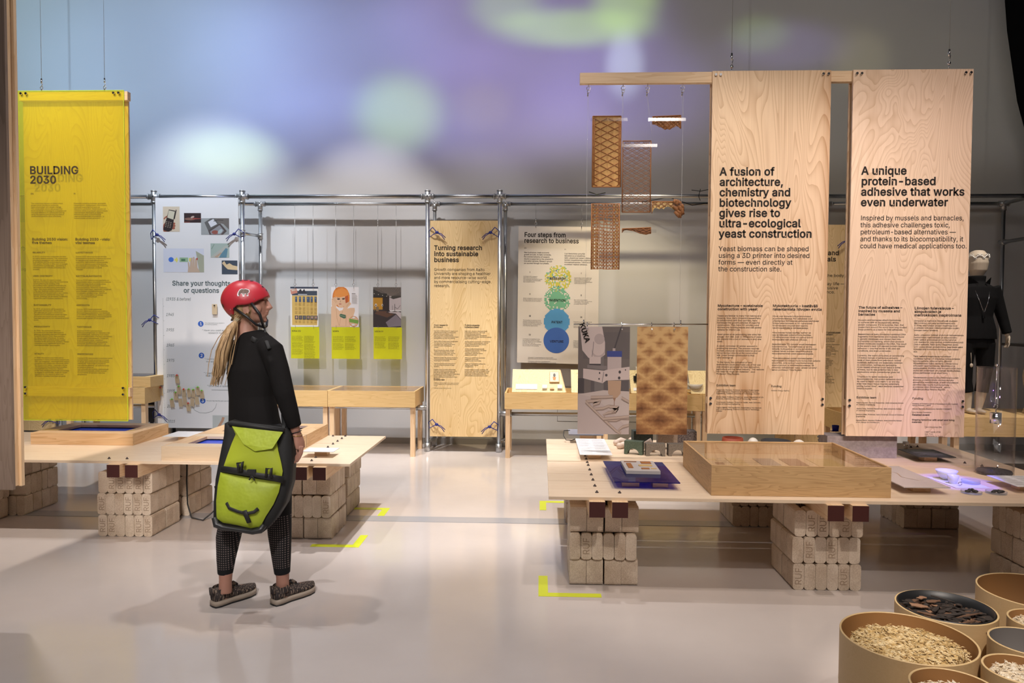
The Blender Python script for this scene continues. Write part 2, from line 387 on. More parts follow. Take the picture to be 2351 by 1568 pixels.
# ------------------------------------------------------------------ lettering (built-in font turned to flat mesh)
# letterforms stored as closed outlines
# character code: (advance, outlines as x,y pairs), thousandths of the letter size
GL = {32: (188, []),
33: (196, [[67,160,63,509,132,509,128,160], [81,-1,56,24,56,58,81,83,116,83,140,58,140,24,116,-1]]),
34: (321, [[78,318,70,509,136,509,128,318], [193,318,185,509,250,509,243,318]]),
37: (676, [[175,283,146,286,121,297,101,314,78,360,78,440,101,486,121,503,146,513,175,517,206,513,230,503,250,486,273,440,273,360,250,314,230,297,205,286], [175,327,198,332,212,346,223,388,221,435,213,454,198,468,175,473,153,468,138,454,127,412,130,365,138,346,153,332], [501,-10,471,-6,446,5,426,21,403,68,403,147,427,194,447,210,471,221,501,225,531,221,556,210,576,194,598,147,598,68,575,21,555,5,531,-6], [501,35,523,39,538,53,549,95,546,142,538,162,524,176,501,180,479,176,464,162,453,120,455,73,464,53,479,39], [132,0,482,509,540,509,191,0]]),
38: (448, [[197,-7,150,-2,110,12,78,34,54,62,39,96,34,133,37,163,63,213,246,363,260,389,258,427,245,445,226,457,184,459,155,444,139,416,139,380,204,284,438,0,364,0,102,319,78,370,79,430,91,458,109,481,134,499,165,510,200,513,235,510,266,499,290,482,308,459,320,433,322,382,305,342,256,293,128,195,100,154,100,108,124,70,166,49,223,50,278,75,321,121,346,186,349,224,408,224,397,144,333,47,305,23,271,7]]),
39: (206, [[78,318,70,509,136,509,128,318]]),
40: (273, [[89,207,101,324,132,441,177,539,236,539,191,428,161,313,151,207,160,115,188,16,236,-96,177,-96,139,-21,111,55,95,131]]),
41: (273, [[37,-96,86,18,113,116,122,207,112,313,82,428,37,539,97,539,142,441,173,323,184,207,178,130,161,53,134,-22,97,-96]]),
43: (453, [[198,34,198,364,255,364,255,34], [61,172,61,226,391,226,391,172]]),
44: (188, [[38,-119,68,71,137,71,84,-119]]),
45: (453, [[337,244,337,188,114,188,114,244]]),
46: (188, [[78,-1,53,24,53,59,78,83,113,83,138,59,138,24,113,-1]]),
47: (249, [[235,533,71,-76,14,-76,178,533]]),
48: (453, [[227,-7,174,1,130,24,95,62,69,113,53,178,48,254,53,330,69,395,95,447,130,484,174,508,227,516,279,508,323,484,358,447,384,395,400,330,405,254,400,178,384,113,359,62,323,24,279,1], [227,50,261,56,290,74,313,103,330,144,340,194,340,314,330,365,313,405,290,435,261,453,227,460,192,453,163,435,140,405,123,365,113,314,113,194,123,144,140,103,163,74,192,56]]),
49: (453, [[76,0,76,55,391,55,391,0], [276,509,276,0,212,0,209,448,86,358,86,427,198,509]]),
50: (453, [[64,0,64,47,299,305,318,348,317,397,293,436,250,457,196,457,153,433,130,390,127,362,66,362,71,405,86,442,111,473,143,496,182,511,225,516,268,511,306,497,337,474,361,445,376,411,381,372,371,318,336,259,153,57,389,57,389,0]]),
51: (453, [[218,-7,173,-3,133,10,98,30,70,57,52,91,44,132,109,132,115,107,144,71,191,52,248,53,297,74,315,93,325,116,326,172,316,196,299,217,275,234,242,244,157,248,157,299,288,452,70,452,70,509,372,509,372,461,211,278,211,289,264,288,308,276,344,253,371,222,387,186,393,145,387,103,370,66,344,36,309,12,266,-2]]),
52: (453, [[40,105,40,158,247,509,311,509,109,163,413,163,413,105], [282,0,282,318,343,318,343,0]]),
53: (453, [[221,-7,178,-2,140,11,108,32,83,60,66,93,60,130,122,130,138,89,173,60,221,50,250,53,276,64,298,82,314,104,324,131,324,193,314,221,297,244,275,262,248,273,192,275,145,258,128,246,67,253,96,509,366,509,366,452,151,452,136,301,178,325,229,334,294,321,345,285,379,231,391,163,385,117,369,76,343,41,309,15,268,-1]]),
54: (453, [[226,-7,182,-1,142,15,109,40,84,74,69,115,64,162,68,199,80,239,137,340,252,509,322,509,151,261,145,261,179,299,214,312,278,309,316,295,346,271,370,240,384,201,389,157,384,112,368,73,343,39,310,14,271,-2], [226,48,254,52,279,63,314,101,324,128,324,187,314,213,279,251,254,262,198,262,174,252,153,235,138,214,128,188,128,128,138,102,153,79,174,63,198,52]]),
55: (453, [[97,0,323,452,62,452,62,509,391,509,391,449,165,0]]),
56: (453, [[226,-7,178,-2,136,11,101,33,74,62,57,96,52,135,65,195,101,241,153,267,119,282,93,308,76,342,70,380,75,417,90,450,114,477,146,498,184,511,226,516,269,511,306,498,337,477,361,450,377,417,382,380,376,342,359,308,333,282,300,265,327,256,372,220,397,166,401,135,395,96,378,62,352,33,317,11,275,-2], [258,52,307,74,323,91,333,113,333,165,322,189,305,208,256,232,196,232,147,208,130,189,119,165,119,113,129,91,145,74,195,52], [252,292,293,313,316,351,316,399,294,437,252,457,200,457,159,437,136,399,136,351,159,313,201,292]]),
57: (453, [[226,516,271,510,310,494,343,468,368,434,384,393,389,347,385,309,373,270,315,168,200,0,130,0,301,248,307,248,273,210,238,196,175,199,137,214,106,237,83,269,68,307,64,352,69,397,85,436,110,469,143,494,182,510], [226,460,199,457,174,446,154,429,138,407,129,381,129,322,138,295,154,274,174,257,199,247,254,247,279,257,299,273,314,295,324,321,324,381,314,407,299,429,279,446,254,457]]),
58: (188, [[78,-1,53,24,53,59,78,83,113,83,138,59,138,24,113,-1], [78,274,53,299,53,334,78,359,113,359,138,334,138,299,113,274]]),
63: (358, [[132,152,141,230,168,269,230,314,258,357,259,406,237,441,200,459,157,459,120,441,96,404,92,378,27,378,33,418,49,452,73,479,103,499,138,511,178,516,219,511,255,498,284,478,306,451,319,418,324,382,319,344,306,311,284,284,207,221,195,185,194,152], [146,-1,121,24,121,58,146,83,181,83,206,58,206,24,181,-1]]),
65: (480, [[16,0,201,509,276,509,463,0,395,0,343,142,134,142,85,0], [152,195,325,195,238,440]]),
66: (456, [[60,0,60,509,241,509,289,504,329,491,359,469,381,442,394,410,398,374,387,320,356,286,315,267,315,262,363,245,385,227,402,203,414,173,418,136,413,100,400,67,377,39,344,18,301,4], [125,57,245,57,296,63,330,80,349,105,355,137,342,184,306,218,279,228,125,231], [125,285,265,288,308,309,333,348,336,372,330,403,313,429,283,446,240,452,125,452]]),
67: (510, [[267,-7,205,1,150,25,104,63,70,115,48,179,40,254,48,329,70,393,104,445,150,484,205,508,267,516,340,504,402,471,448,418,473,348,408,348,389,395,357,428,315,449,267,456,223,450,184,432,150,403,125,364,109,314,103,254,109,194,125,145,151,105,184,76,223,59,292,55,337,69,375,96,401,136,408,160,473,160,448,91,402,38,341,5]]),
68: (502, [[219,0,96,0,96,57,215,57,272,63,318,81,354,110,379,149,394,198,399,255,394,312,379,361,354,399,320,428,275,446,221,452,93,452,93,509,225,509,294,501,353,478,399,441,433,391,455,329,462,255,455,181,433,119,398,68,351,31,291,8], [125,509,125,0,60,0,60,509]]),
69: (419, [[60,0,60,509,372,509,372,452,125,452,125,286,355,286,355,229,125,229,125,57,375,57,375,0]]),
70: (410, [[60,0,60,509,369,509,369,452,125,452,125,278,346,278,346,221,125,221,125,0]]),
71: (520, [[269,-7,205,1,149,25,104,64,69,116,47,179,40,254,47,329,69,393,103,445,149,484,203,508,265,516,340,504,403,469,449,416,474,349,408,349,387,393,356,427,315,448,265,456,222,450,183,432,150,404,125,364,109,314,103,254,109,194,125,145,151,105,184,76,224,59,269,53,309,57,345,71,374,93,396,123,410,160,415,202,415,199,283,199,283,256,478,256,471,141,451,91,419,50,377,19,326,0]]),
72: (517, [[60,0,60,509,125,509,125,289,392,289,392,509,457,509,457,0,392,0,392,232,125,232,125,0]]),
73: (195, [[65,0,65,509,130,509,130,0]]),
74: (396, [[185,-7,124,3,75,33,44,81,33,173,98,173,104,104,122,74,149,56,185,50,220,56,248,74,266,104,272,145,272,509,336,509,336,145,326,81,294,33,246,3]]),
75: (467, [[104,145,104,216,212,344,364,509,448,509], [60,0,60,509,125,509,125,0], [372,0,188,259,228,309,449,0]]),
76: (393, [[60,0,60,509,125,509,125,57,361,57,361,0]]),
77: (628, [[60,0,60,509,152,509,314,80,476,509,568,509,568,0,507,0,507,430,342,0,286,0,122,430,122,0]]),
78: (523, [[60,0,60,509,136,509,399,108,399,509,463,509,463,0,387,0,125,401,125,0]]),
79: (533, [[267,-7,205,1,150,25,105,63,70,115,48,179,40,254,48,329,70,393,105,445,150,484,205,508,267,516,329,508,384,484,429,445,464,393,486,329,493,254,486,179,464,115,429,63,384,25,329,1], [267,53,310,59,349,76,383,105,408,144,425,194,430,254,425,314,408,365,383,404,349,433,310,450,267,456,223,450,184,433,151,404,125,364,109,314,103,254,109,194,125,144,151,105,184,76,223,59]]),
80: (445, [[60,0,60,509,235,509,289,503,332,487,366,462,390,430,404,391,409,348,404,304,390,265,366,233,332,207,289,191,235,186,125,186,125,0], [125,242,269,246,297,256,318,272,333,294,344,348,333,402,318,423,297,439,268,449,125,452]]),
81: (533, [[245,159,313,159,468,-48,401,-48], [267,-7,205,1,150,25,105,63,70,115,48,179,40,254,48,329,70,393,105,445,150,484,205,508,267,516,329,508,384,484,429,445,464,393,486,329,493,254,486,179,464,115,429,63,384,25,329,1], [267,53,310,59,349,76,383,105,408,144,425,194,430,254,425,314,408,365,383,404,349,433,310,450,267,456,223,450,184,433,151,404,125,364,109,314,103,254,109,194,125,144,151,105,184,76,223,59]]),
82: (449, [[60,0,60,509,236,509,290,504,333,489,367,465,390,433,405,395,409,352,405,309,390,271,367,240,333,217,305,206,428,0,353,0,238,198,125,198,125,0], [125,255,269,258,298,267,319,281,334,300,345,352,334,405,319,425,298,440,269,449,125,452]]),
83: (447, [[224,-9,172,-4,128,9,91,31,64,60,46,96,38,137,104,137,110,110,123,88,166,59,224,49,286,60,311,74,329,92,341,114,346,139,342,161,316,193,128,260,86,289,60,326,52,372,58,413,75,448,102,476,138,498,180,511,227,516,275,511,316,498,351,476,377,449,394,415,401,378,337,378,326,412,302,437,267,453,225,459,167,448,129,418,118,398,115,376,119,352,148,319,336,252,379,220,395,198,405,171,408,139,403,99,386,64,360,34,323,11,278,-4]]),
84: (449, [[32,452,32,509,417,509,417,452,257,452,257,0,193,0,193,452]]),
85: (517, [[259,-8,203,-2,154,15,114,43,85,80,66,124,60,173,60,509,124,509,124,178,128,144,141,113,160,87,187,68,220,56,259,52,298,56,331,68,357,87,377,113,389,144,393,178,393,509,457,509,457,173,451,124,433,80,403,43,363,15,315,-2]]),
86: (480, [[204,0,16,509,84,509,241,70,395,509,463,509,278,0]]),
87: (686, [[155,0,16,509,82,509,195,90,306,509,380,509,492,90,603,509,670,509,530,0,455,0,343,430,230,0]]),
88: (474, [[18,0,198,260,29,509,104,509,237,310,374,509,446,509,277,264,456,0,382,0,238,212,91,0]]),
89: (472, [[203,0,203,208,16,509,91,509,236,264,250,230,224,230,280,344,381,509,455,509,268,208,268,0]]),
90: (438, [[42,0,42,46,320,452,40,452,40,509,397,509,397,462,118,57,399,57,399,0]]),
97: (389, [[126,-5,94,5,68,22,48,45,35,73,30,108,34,138,43,161,78,193,265,235,276,257,267,297,240,322,196,331,149,322,118,301,100,274,41,291,57,322,79,346,133,375,215,383,263,372,306,343,322,320,333,290,337,0,277,0,277,52,236,12,190,-6], [202,49,228,59,263,93,276,138,276,190,134,159,103,139,92,105,102,72,130,52,149,47]]),
98: (424, [[229,-8,198,-5,153,17,118,59,112,59,112,0,53,0,53,509,114,509,114,319,152,360,197,381,229,384,274,378,313,361,345,332,370,293,385,245,390,189,385,133,370,84,346,45,313,16,274,-2], [220,47,253,51,279,66,301,88,316,117,328,189,316,261,301,290,280,311,253,325,220,330,188,325,161,312,140,291,125,263,113,189,125,115,140,86,162,65,188,51]]),
99: (396, [[159,-2,117,16,82,46,56,85,40,133,34,187,40,243,56,291,82,330,117,360,159,378,234,383,284,368,324,341,353,301,362,277,303,262,281,301,242,325,207,330,173,325,145,310,124,287,108,258,96,187,108,117,124,89,145,66,173,51,226,48,271,66,299,102,304,117,363,102,341,56,306,21,261,-1,235,-6]]),
100: (424, [[195,-8,151,-2,111,16,79,45,55,84,39,133,34,189,39,245,55,293,79,332,112,361,151,378,196,384,228,381,272,360,311,319,311,509,372,509,372,0,313,0,313,59,307,59,272,17,227,-5], [205,47,236,51,263,65,284,86,299,115,312,189,300,263,284,291,263,312,237,325,205,330,172,325,145,311,124,290,108,261,96,189,109,117,124,88,145,66,172,51]]),
101: (404, [[212,-8,161,-2,117,16,82,46,56,85,40,132,34,187,39,242,55,290,81,329,115,359,157,378,205,384,266,374,319,341,341,315,357,282,368,242,371,169,98,169,100,139,110,106,128,80,151,61,179,50,234,48,271,61,297,88,306,105,365,91,353,63,311,19,249,-5], [99,221,308,221,298,269,283,294,263,314,237,326,205,330,173,326,146,313,125,294,109,270]]),
102: (254, [[228,379,228,327,6,327,6,379], [81,0,81,432,84,461,96,486,113,505,161,527,243,521,227,468,195,474,171,470,154,460,145,443,142,0]]),
103: (425, [[168,-148,105,-127,64,-91,51,-69,101,-41,136,-78,178,-95,207,-97,249,-92,282,-75,304,-47,311,-6,311,68,272,28,227,8,195,5,152,10,113,27,80,53,55,90,39,136,34,191,39,246,55,293,80,332,112,361,152,378,196,384,228,382,273,360,308,319,313,319,313,379,372,379,372,-9,367,-54,350,-90,324,-117,291,-136,251,-147], [205,59,237,63,264,75,285,95,300,121,309,154,309,231,300,264,285,291,264,312,237,325,205,330,172,325,145,312,124,290,109,262,96,193,99,155,109,123,124,96,145,76,172,63]]),
104: (410, [[114,0,53,0,53,509,114,509,114,287,102,287,124,332,152,362,187,379,227,384,264,380,295,369,321,349,341,321,353,285,357,0,296,0,296,235,290,275,273,304,246,323,210,329,161,317,141,303,126,283,117,257]]),
105: (167, [[53,0,53,379,114,379,114,0], [67,446,44,468,44,499,67,521,100,521,123,499,123,468,100,446]]),
106: (167, [[53,379,114,379,111,-63,102,-90,86,-113,65,-129,37,-139,-10,-143,-10,-87,25,-83,40,-72,50,-54], [67,446,44,468,44,499,67,521,100,521,123,499,123,468,100,446]]),
107: (381, [[110,137,110,212,121,212,284,379,360,379,184,199,177,199], [53,0,53,509,114,509,114,0], [294,0,148,186,191,229,372,0]]),
108: (189, [[101,3,74,20,58,47,53,84,53,509,114,509,115,77,120,62,130,54,170,54,181,3,151,-2]]),
109: (610, [[53,0,53,379,112,379,112,295,108,295,132,346,172,376,219,386,257,380,287,361,309,331,321,295,312,295,337,343,381,375,437,386,468,383,497,372,522,354,541,328,553,296,557,0,496,0,496,254,490,289,473,313,447,326,395,328,358,307,338,270,335,0,274,0,274,260,269,288,253,311,229,326,199,330,158,320,126,289,117,266,114,0]]),
110: (410, [[114,0,53,0,53,379,112,379,112,287,102,287,124,332,152,362,187,379,227,384,264,380,295,369,321,349,341,321,353,285,357,0,296,0,296,235,290,275,273,304,246,323,210,329,161,317,141,303,126,283,117,257]]),
111: (415, [[207,-8,159,-2,117,16,82,46,56,85,40,133,34,187,40,243,56,291,82,330,117,360,159,378,207,384,256,378,299,360,333,330,359,291,376,243,381,187,376,133,359,85,333,46,299,16,256,-2], [207,46,242,51,270,66,292,89,307,117,319,187,307,258,292,287,270,310,242,325,207,330,173,325,145,310,124,287,108,258,96,187,108,117,124,89,145,66,173,51]]),
112: (424, [[53,-143,53,379,112,379,112,319,118,319,152,360,197,381,229,384,274,378,313,361,345,332,370,293,385,245,390,189,385,133,370,84,346,45,313,16,274,-2,229,-8,198,-5,153,17,114,59,114,-143], [220,47,253,51,279,66,301,88,316,117,328,189,316,261,301,290,280,311,253,325,220,330,188,325,161,312,140,291,125,263,113,189,125,115,140,86,162,65,188,51]]),
113: (424, [[372,-143,311,-143,311,59,272,17,227,-5,195,-8,151,-2,111,16,79,45,55,84,39,133,34,189,39,245,55,293,79,332,112,361,151,378,196,384,228,381,272,360,307,319,313,319,313,379,372,379], [205,47,236,51,263,65,284,86,299,115,312,189,300,263,284,291,263,312,237,325,205,330,172,325,145,311,124,290,108,261,96,189,109,117,124,88,145,66,172,51]]),
114: (259, [[53,0,53,379,112,379,112,321,152,367,181,380,243,384,243,322,182,323,140,301,117,262,114,0]]),
115: (365, [[145,-5,112,3,84,18,62,38,45,63,36,94,94,107,105,79,124,60,150,49,181,45,217,50,244,62,262,81,268,103,265,121,254,136,212,155,104,186,72,208,53,237,47,274,51,305,65,332,87,354,115,370,149,381,223,381,254,372,299,339,324,290,268,277,243,316,219,328,187,333,156,329,131,317,114,299,109,277,112,258,124,243,172,223,275,194,306,171,325,142,331,107,326,75,312,47,290,24,260,6,223,-5]]),
116: (227, [[204,379,204,327,6,327,6,379], [65,471,126,471,128,76,136,61,150,53,202,54,213,2,168,-4,125,2,92,21,72,52,65,93]]),
117: (410, [[182,-5,146,-1,115,11,89,31,69,59,57,95,53,379,114,379,114,144,119,105,137,75,164,56,200,50,249,62,268,77,283,97,293,122,296,379,357,379,357,0,298,0,298,92,307,92,286,47,257,17,222,0]]),
118: (389, [[163,0,17,379,84,379,195,75,305,379,371,379,226,0]]),
119: (567, [[138,0,23,379,87,379,170,85,252,379,316,379,397,85,480,379,545,379,429,0,368,0,284,300,199,0]]),
120: (379, [[21,0,154,193,29,379,100,379,191,240,282,379,352,379,225,195,358,0,287,0,189,146,91,0]]),
121: (389, [[47,-139,61,-86,104,-89,130,-74,163,-1,17,379,84,379,206,21,184,21,224,155,305,379,371,379,191,-85,159,-124,117,-143]]),
122: (380, [[42,0,42,46,254,323,48,323,48,379,333,379,333,331,126,56,339,56,339,0]]),
124: (230, [[141,673,141,-164,88,-164,88,673]]),
196: (480, [[16,0,201,509,276,509,463,0,395,0,343,142,134,142,85,0], [152,195,325,195,238,440], [296,575,274,597,274,628,296,650,327,650,349,628,349,597,327,575], [152,575,130,597,130,628,152,650,183,650,205,628,205,597,183,575]]),
214: (533, [[267,-7,205,1,150,25,105,63,70,115,48,179,40,254,48,329,70,393,105,445,150,484,205,508,267,516,329,508,384,484,429,445,464,393,486,329,493,254,486,179,464,115,429,63,384,25,329,1], [267,53,310,59,349,76,383,105,408,144,425,194,430,254,425,314,408,365,383,404,349,433,310,450,267,456,223,450,184,433,151,404,125,364,109,314,103,254,109,194,125,144,151,105,184,76,223,59], [323,575,301,597,301,628,323,650,355,650,376,628,376,597,355,575], [180,575,158,597,158,628,180,650,211,650,233,628,233,597,211,575]]),
228: (389, [[126,-5,94,5,68,22,48,45,35,73,30,108,34,138,43,161,78,193,265,235,276,257,267,297,240,322,196,331,149,322,118,301,100,274,41,291,57,322,79,346,133,375,215,383,263,372,306,343,322,320,333,290,337,0,277,0,277,52,236,12,190,-6], [202,49,228,59,263,93,276,138,276,190,134,159,103,139,92,105,102,72,130,52,149,47], [246,446,224,468,224,499,246,520,277,520,299,499,299,468,277,446], [102,446,80,468,80,499,102,520,133,520,155,499,155,468,133,446]]),
246: (415, [[207,-8,159,-2,117,16,82,46,56,85,40,133,34,187,40,243,56,291,82,330,117,360,159,378,207,384,256,378,299,360,333,330,359,291,376,243,381,187,376,133,359,85,333,46,299,16,256,-2], [207,46,242,51,270,66,292,89,307,117,319,187,307,258,292,287,270,310,242,325,207,330,173,325,145,310,124,287,108,258,96,187,108,117,124,89,145,66,173,51], [264,446,242,468,242,499,264,520,295,520,317,499,317,468,295,446], [120,446,98,468,98,499,120,520,151,520,173,499,173,468,151,446]]),
8211: (350, [[350,244,350,188,0,188,0,244]]),
8212: (699, [[699,244,699,188,0,188,0,244]]),
8217: (177, [[52,318,82,509,151,509,98,318]]),
8220: (300, [[52,318,104,509,151,509,121,318], [175,318,228,509,274,509,244,318]])}
GL = {c_: (a_/1000, [[(l_[i]/1000, l_[i+1]/1000) for i in range(0, len(l_), 2)] for l_ in o_]) for c_, (a_, o_) in GL.items()}
TC = {}; GC = {}
def glyph(c, bold):
    if (c, bold) in GC: return GC[(c, bold)]
    adv, loops = GL.get(ord(c), GL[32]); out = []
    for l in loops:
        n = len(l); q = []
        for i in range(n):
            (ax, ay), (bx, by), (cx, cy) = l[i-1], l[i], l[(i+1) % n]
            d1 = Vector((bx-ax, by-ay)); d2 = Vector((cx-bx, cy-by))
            if d1.length > 1e-9: d1.normalize()
            if d2.length > 1e-9: d2.normalize()
            t = d1+d2
            if t.length < 1e-6: t = d1
            t.normalize(); k = bold/max(.5, t.dot(d1)) if bold else 0
            q.append((bx+t.y*k*BOLDSIGN, by-t.x*k*BOLDSIGN))
        out.append(q)
    v, f = [], []
    area = lambda l: sum(l[i-1][0]*l[i][1]-l[i][0]*l[i-1][1] for i in range(len(l)))
    bb = lambda l: (min(p[0] for p in l), min(p[1] for p in l), max(p[0] for p in l), max(p[1] for p in l))
    for l in out:            # strokes may overlap; counters run the other way round
        if area(l) > 0: continue
        b = bb(l); grp = [l]
        for h in out:
            if area(h) > 0:
                g = bb(h)
                if g[0] > b[0] and g[1] > b[1] and g[2] < b[2] and g[3] < b[3]: grp.append(h)
        cu = bpy.data.curves.new('t', 'CURVE'); cu.dimensions = '2D'; cu.fill_mode = 'BOTH'
        for q in grp:
            sp = cu.splines.new('POLY'); sp.points.add(len(q)-1); sp.use_cyclic_u = True
            for p, (x, y) in zip(sp.points, q): p.co = (x, y, 0, 1)
        o = bpy.data.objects.new('t', cu); COL.objects.link(o)
        me = bpy.data.meshes.new_from_object(o); k0 = len(v)
        v += [(p.co.x, p.co.y) for p in me.vertices]; f += [[i+k0 for i in p.vertices] for p in me.polygons]
        bpy.data.objects.remove(o); bpy.data.curves.remove(cu); bpy.data.meshes.remove(me)
    GC[(c, bold)] = (adv, v, f); return GC[(c, bold)]
BOLDSIGN = -1
def glyphline(s, bold, res):
    key = (s, bold)
    if key in TC: return TC[key]
    v, f, x = [], [], 0
    for c in s:
        adv, gv, gf = glyph(c, bold); o = len(v)
        v += [(x+a, b, 0) for a, b in gv]; f += [[i+o for i in t] for t in gf]; x += adv+bold*.6
    TC[key] = (v, f, max((p[0] for p in v), default=0)); return TC[key]
def text(name, parent, lines, u0, v0, pitch, size, place, ink, fit=None, bold=0, res=2, italic=0, center=False, label=None):
    """lines laid out from the baseline (u0,v0) downwards; place(u,v) gives the world point"""
    if isinstance(lines, str): lines = lines.split('\n')
    G = [glyphline(l, bold, res) if l.strip() else None for l in lines]
    k = size/.707
    if fit:
        mw = max(g[2] for g in G if g); k = fit/mw
    ky = min(max(size/.707, k*.95), k*1.22) if fit else k
    mb = MB()
    for i, g in enumerate(G):
        if not g: continue
        dx = -g[2]*k/2 if center else 0
        mb.add([place(u0+dx+x*k+y*ky*italic, v0+i*pitch-y*ky) for x, y, z in g[0]], g[1])
    return part(name, mb, ink, parent, fix=False, label=label)
# flat printed pictures: layered shapes in a 0..1 frame
def ell(cx, cy, rx, ry, n=20, rot=0):
    c, s = math.cos(rot), math.sin(rot)
    return [(cx+rx*math.cos(2*PI*i/n)*c-ry*math.sin(2*PI*i/n)*s, cy+rx*math.cos(2*PI*i/n)*s+ry*math.sin(2*PI*i/n)*c) for i in range(n)]
def rc(x0, y0, x1, y1): return [(x0, y0), (x1, y0), (x1, y1), (x0, y1)]
def band(pts, wd):
    L_, R_ = [], []
    for i, p in enumerate(pts):
        a = pts[max(i-1, 0)]; b = pts[min(i+1, len(pts)-1)]
        dx, dy = b[0]-a[0], b[1]-a[1]; l = math.hypot(dx, dy) or 1
        L_.append((p[0]-dy/l*wd, p[1]+dx/l*wd)); R_.append((p[0]+dy/l*wd, p[1]-dx/l*wd))
    return L_+R_[::-1]
def picture(name, parent, place, shapes, label=None, bg=None, lift=.0004):
    """place(u,v,h): u right, v down in 0..1, h height above the sheet"""
    mb = MB(); mats = []; idx = {}
    sh = ([(rc(0,0,1,1), bg)] if bg else [])+list(shapes)
    for k, (pts, col) in enumerate(sh):
        m = flat(col) if isinstance(col, tuple) else col
        if m.name not in idx: idx[m.name] = len(mats); mats.append(m)
        bm_pts = [place(min(max(u, 0), 1), min(max(v, 0), 1), lift*(.4+k*.12)) for u, v in pts]
        mb.add(bm_pts, [list(range(len(pts)))], idx[m.name])
    return part(name, mb, mats, parent, fix=False, label=label)
def board(mb, x0, x1, y0, y1, z0, z1, mi=0, g=.0): return mb.box((x0+g, y0+g, z0+g), (x1-g, y1-g, z1-g), mi)
# ================================================================== the setting
struct('floor', MB().box((-11, -5, -.1), (11, 9.05, 0)), floor_mat())
WALL = wall_mat()
struct('wall_back', MB().box((-11, 9.05, 0), (11, 9.25, 9)), WALL)
DKW = mat('dark_wall', (.10, .10, .105), .9)
struct('wall_left', MB().box((-11.2, -5, 0), (-11, 9.25, 9)), mat('side_wall', (.42, .40, .38), .9))
struct('wall_right', MB().box((11, -5, 0), (11.2, 9.25, 9)), DKW)
struct('wall_front', MB().box((-11, -5.2, 0), (11, -5, 9)), mat('side_wall', (.42, .40, .38), .9))
struct('ceiling', MB().box((-11.2, -5.2, 9), (11.2, 9.25, 9.2)), DKW)
struct('baseboard_back', MB().box((-11, 9.03, 0), (11, 9.05, .075)), mat('grey_baseboard', (.38, .37, .36), .6))
struct('painted_shadow_band', MB().box((-8, 5.59, 0), (2.2, 5.735, .0025)), mat('shadow_grey', (.40, .40, .42), .2))  # shadow of an overhead beam, put in as a flat grey strip
mb = MB()
for x0, x1, z0, z1 in ((0.22, 1.3, .30, .62), (1.3, 2.4, .30, .62)):
    for a, b in (((x0, z0), (x1, z0)), ((x0, z0), (x0, z1)), ((x0, z1), (x1, z1))):
        mb.box((a[0]-.002, 9.047, a[1]-.002), (b[0]+.002, 9.051, b[1]+.002))
struct('trim_2', mb, mat('wall_hatch_gap', (.15, .15, .15), .8))

# yellow-green corner marks laid flat on the floor
MARK = mat('yellow_floor_mark', (.72, .80, .03), .35)
def corner(x, y, dx, dy, lx, ly, lab, wd=.055):
    mb = MB()
    xa, xb = sorted((x, x+dx*lx)); ya, yb = sorted((y, y+dy*ly))
    y0, y1 = (y, y+wd*dy) if dy > 0 else (y+wd*dy, y); x0, x1 = (x, x+wd*dx) if dx > 0 else (x+wd*dx, x)
    pts = [(x, y), (x+dx*lx, y), (x+dx*lx, y+dy*wd), (x+dx*wd, y+dy*wd), (x+dx*wd, y+dy*ly), (x, y+dy*ly)]
    mb.prism(pts, 'z', .0003, .0016)
    single('corner_mark', mb, MARK, lab, 'floor tape')
corner(-1.24, 4.945, -1, 1, .34, .28, 'yellow L-shaped mark on the floor at the near right corner of the left table')
corner(-1.235, 5.98, -1, -1, .36, .28, 'yellow L-shaped mark on the floor beyond the left table, behind its right stacks')
corner(0.0, 4.13, 1, 1, .36, .33, 'yellow L-shaped mark on the floor in front of the right table')
corner(0.005, 6.29, 1, -1, .30, .30, 'yellow L-shaped mark on the floor at the far left corner of the right table')

# black drape hanging at the right end of the back wall
mb = MB()
edge = [(5.24, 6.3), (5.27, 5.45), (5.33, 4.9), (5.47, 4.1), (5.68, 3.4), (5.84, 3.02)]
n = 16; vs = []; fs = []
for i, (xe, z) in enumerate(edge):
    for j in range(n+1):
        x = xe+(9.5-xe)*j/n
        vs.append((x, 8.70+.035*math.sin(j*2.4+i*.25), z))
for i in range(len(edge)-1):
    for j in range(n):
        a = i*(n+1)+j; fs.append((a, a+1, a+n+2, a+n+1))
o_ = len(vs); vs2 = [(x, y+.012, z) for x, y, z in vs]
mb.add(vs, fs, 0, True); mb.add(vs2, [f[::-1] for f in fs], 0, True)
single('black_drape', mb, mat('black_fabric', (.006, .006, .007), .95, spec=.05), 'large black fabric drape gathered above the pipe frame at the upper right', 'curtain')

# ================================================================== pipe frame along the wall
FR = thing('pipe_frame', 'long galvanised steel pipe frame with tee fittings standing along the back wall', 'frame', (0, 8.7, 0))
def pipe(a, b, r=.024, m=STEEL): return part('pipe', MB().tube([a, b], r, 14), m, FR)
def fit(p, ax, L_=.07, r=.032):
    d = {'x': (L_, 0, 0), 'y': (0, L_, 0), 'z': (0, 0, L_)}
    mb = MB()
    for a in ax:
        v = Vector(d[a]); mb.tube([Vector(p)-v, Vector(p)+v], r, 14)
        for e in (-1, 1): mb.tube([Vector(p)+v*e*.86, Vector(p)+v*e*1.02], r*1.12, 14)
    return part('pipe_fitting', mb, mat('cast_fitting', (.50, .51, .52), .42, .9), FR)
zt, zr = 2.985, 2.955
YF, YR = 8.53, 8.90
pipe((-9, YF, zt), (-4.56, YF, zt)); pipe((-4.56, YF, zt), (-3.5, YF, zt)); pipe((-3.5, YF, zt), (-1.32, YF, zt)); pipe((-1.32, YF, zt), (-.478, YF, zt)); pipe((-.478, YF, zt), (3.6, YF, zt)); pipe((3.6, YF, zt), (6.2, YF, zt))
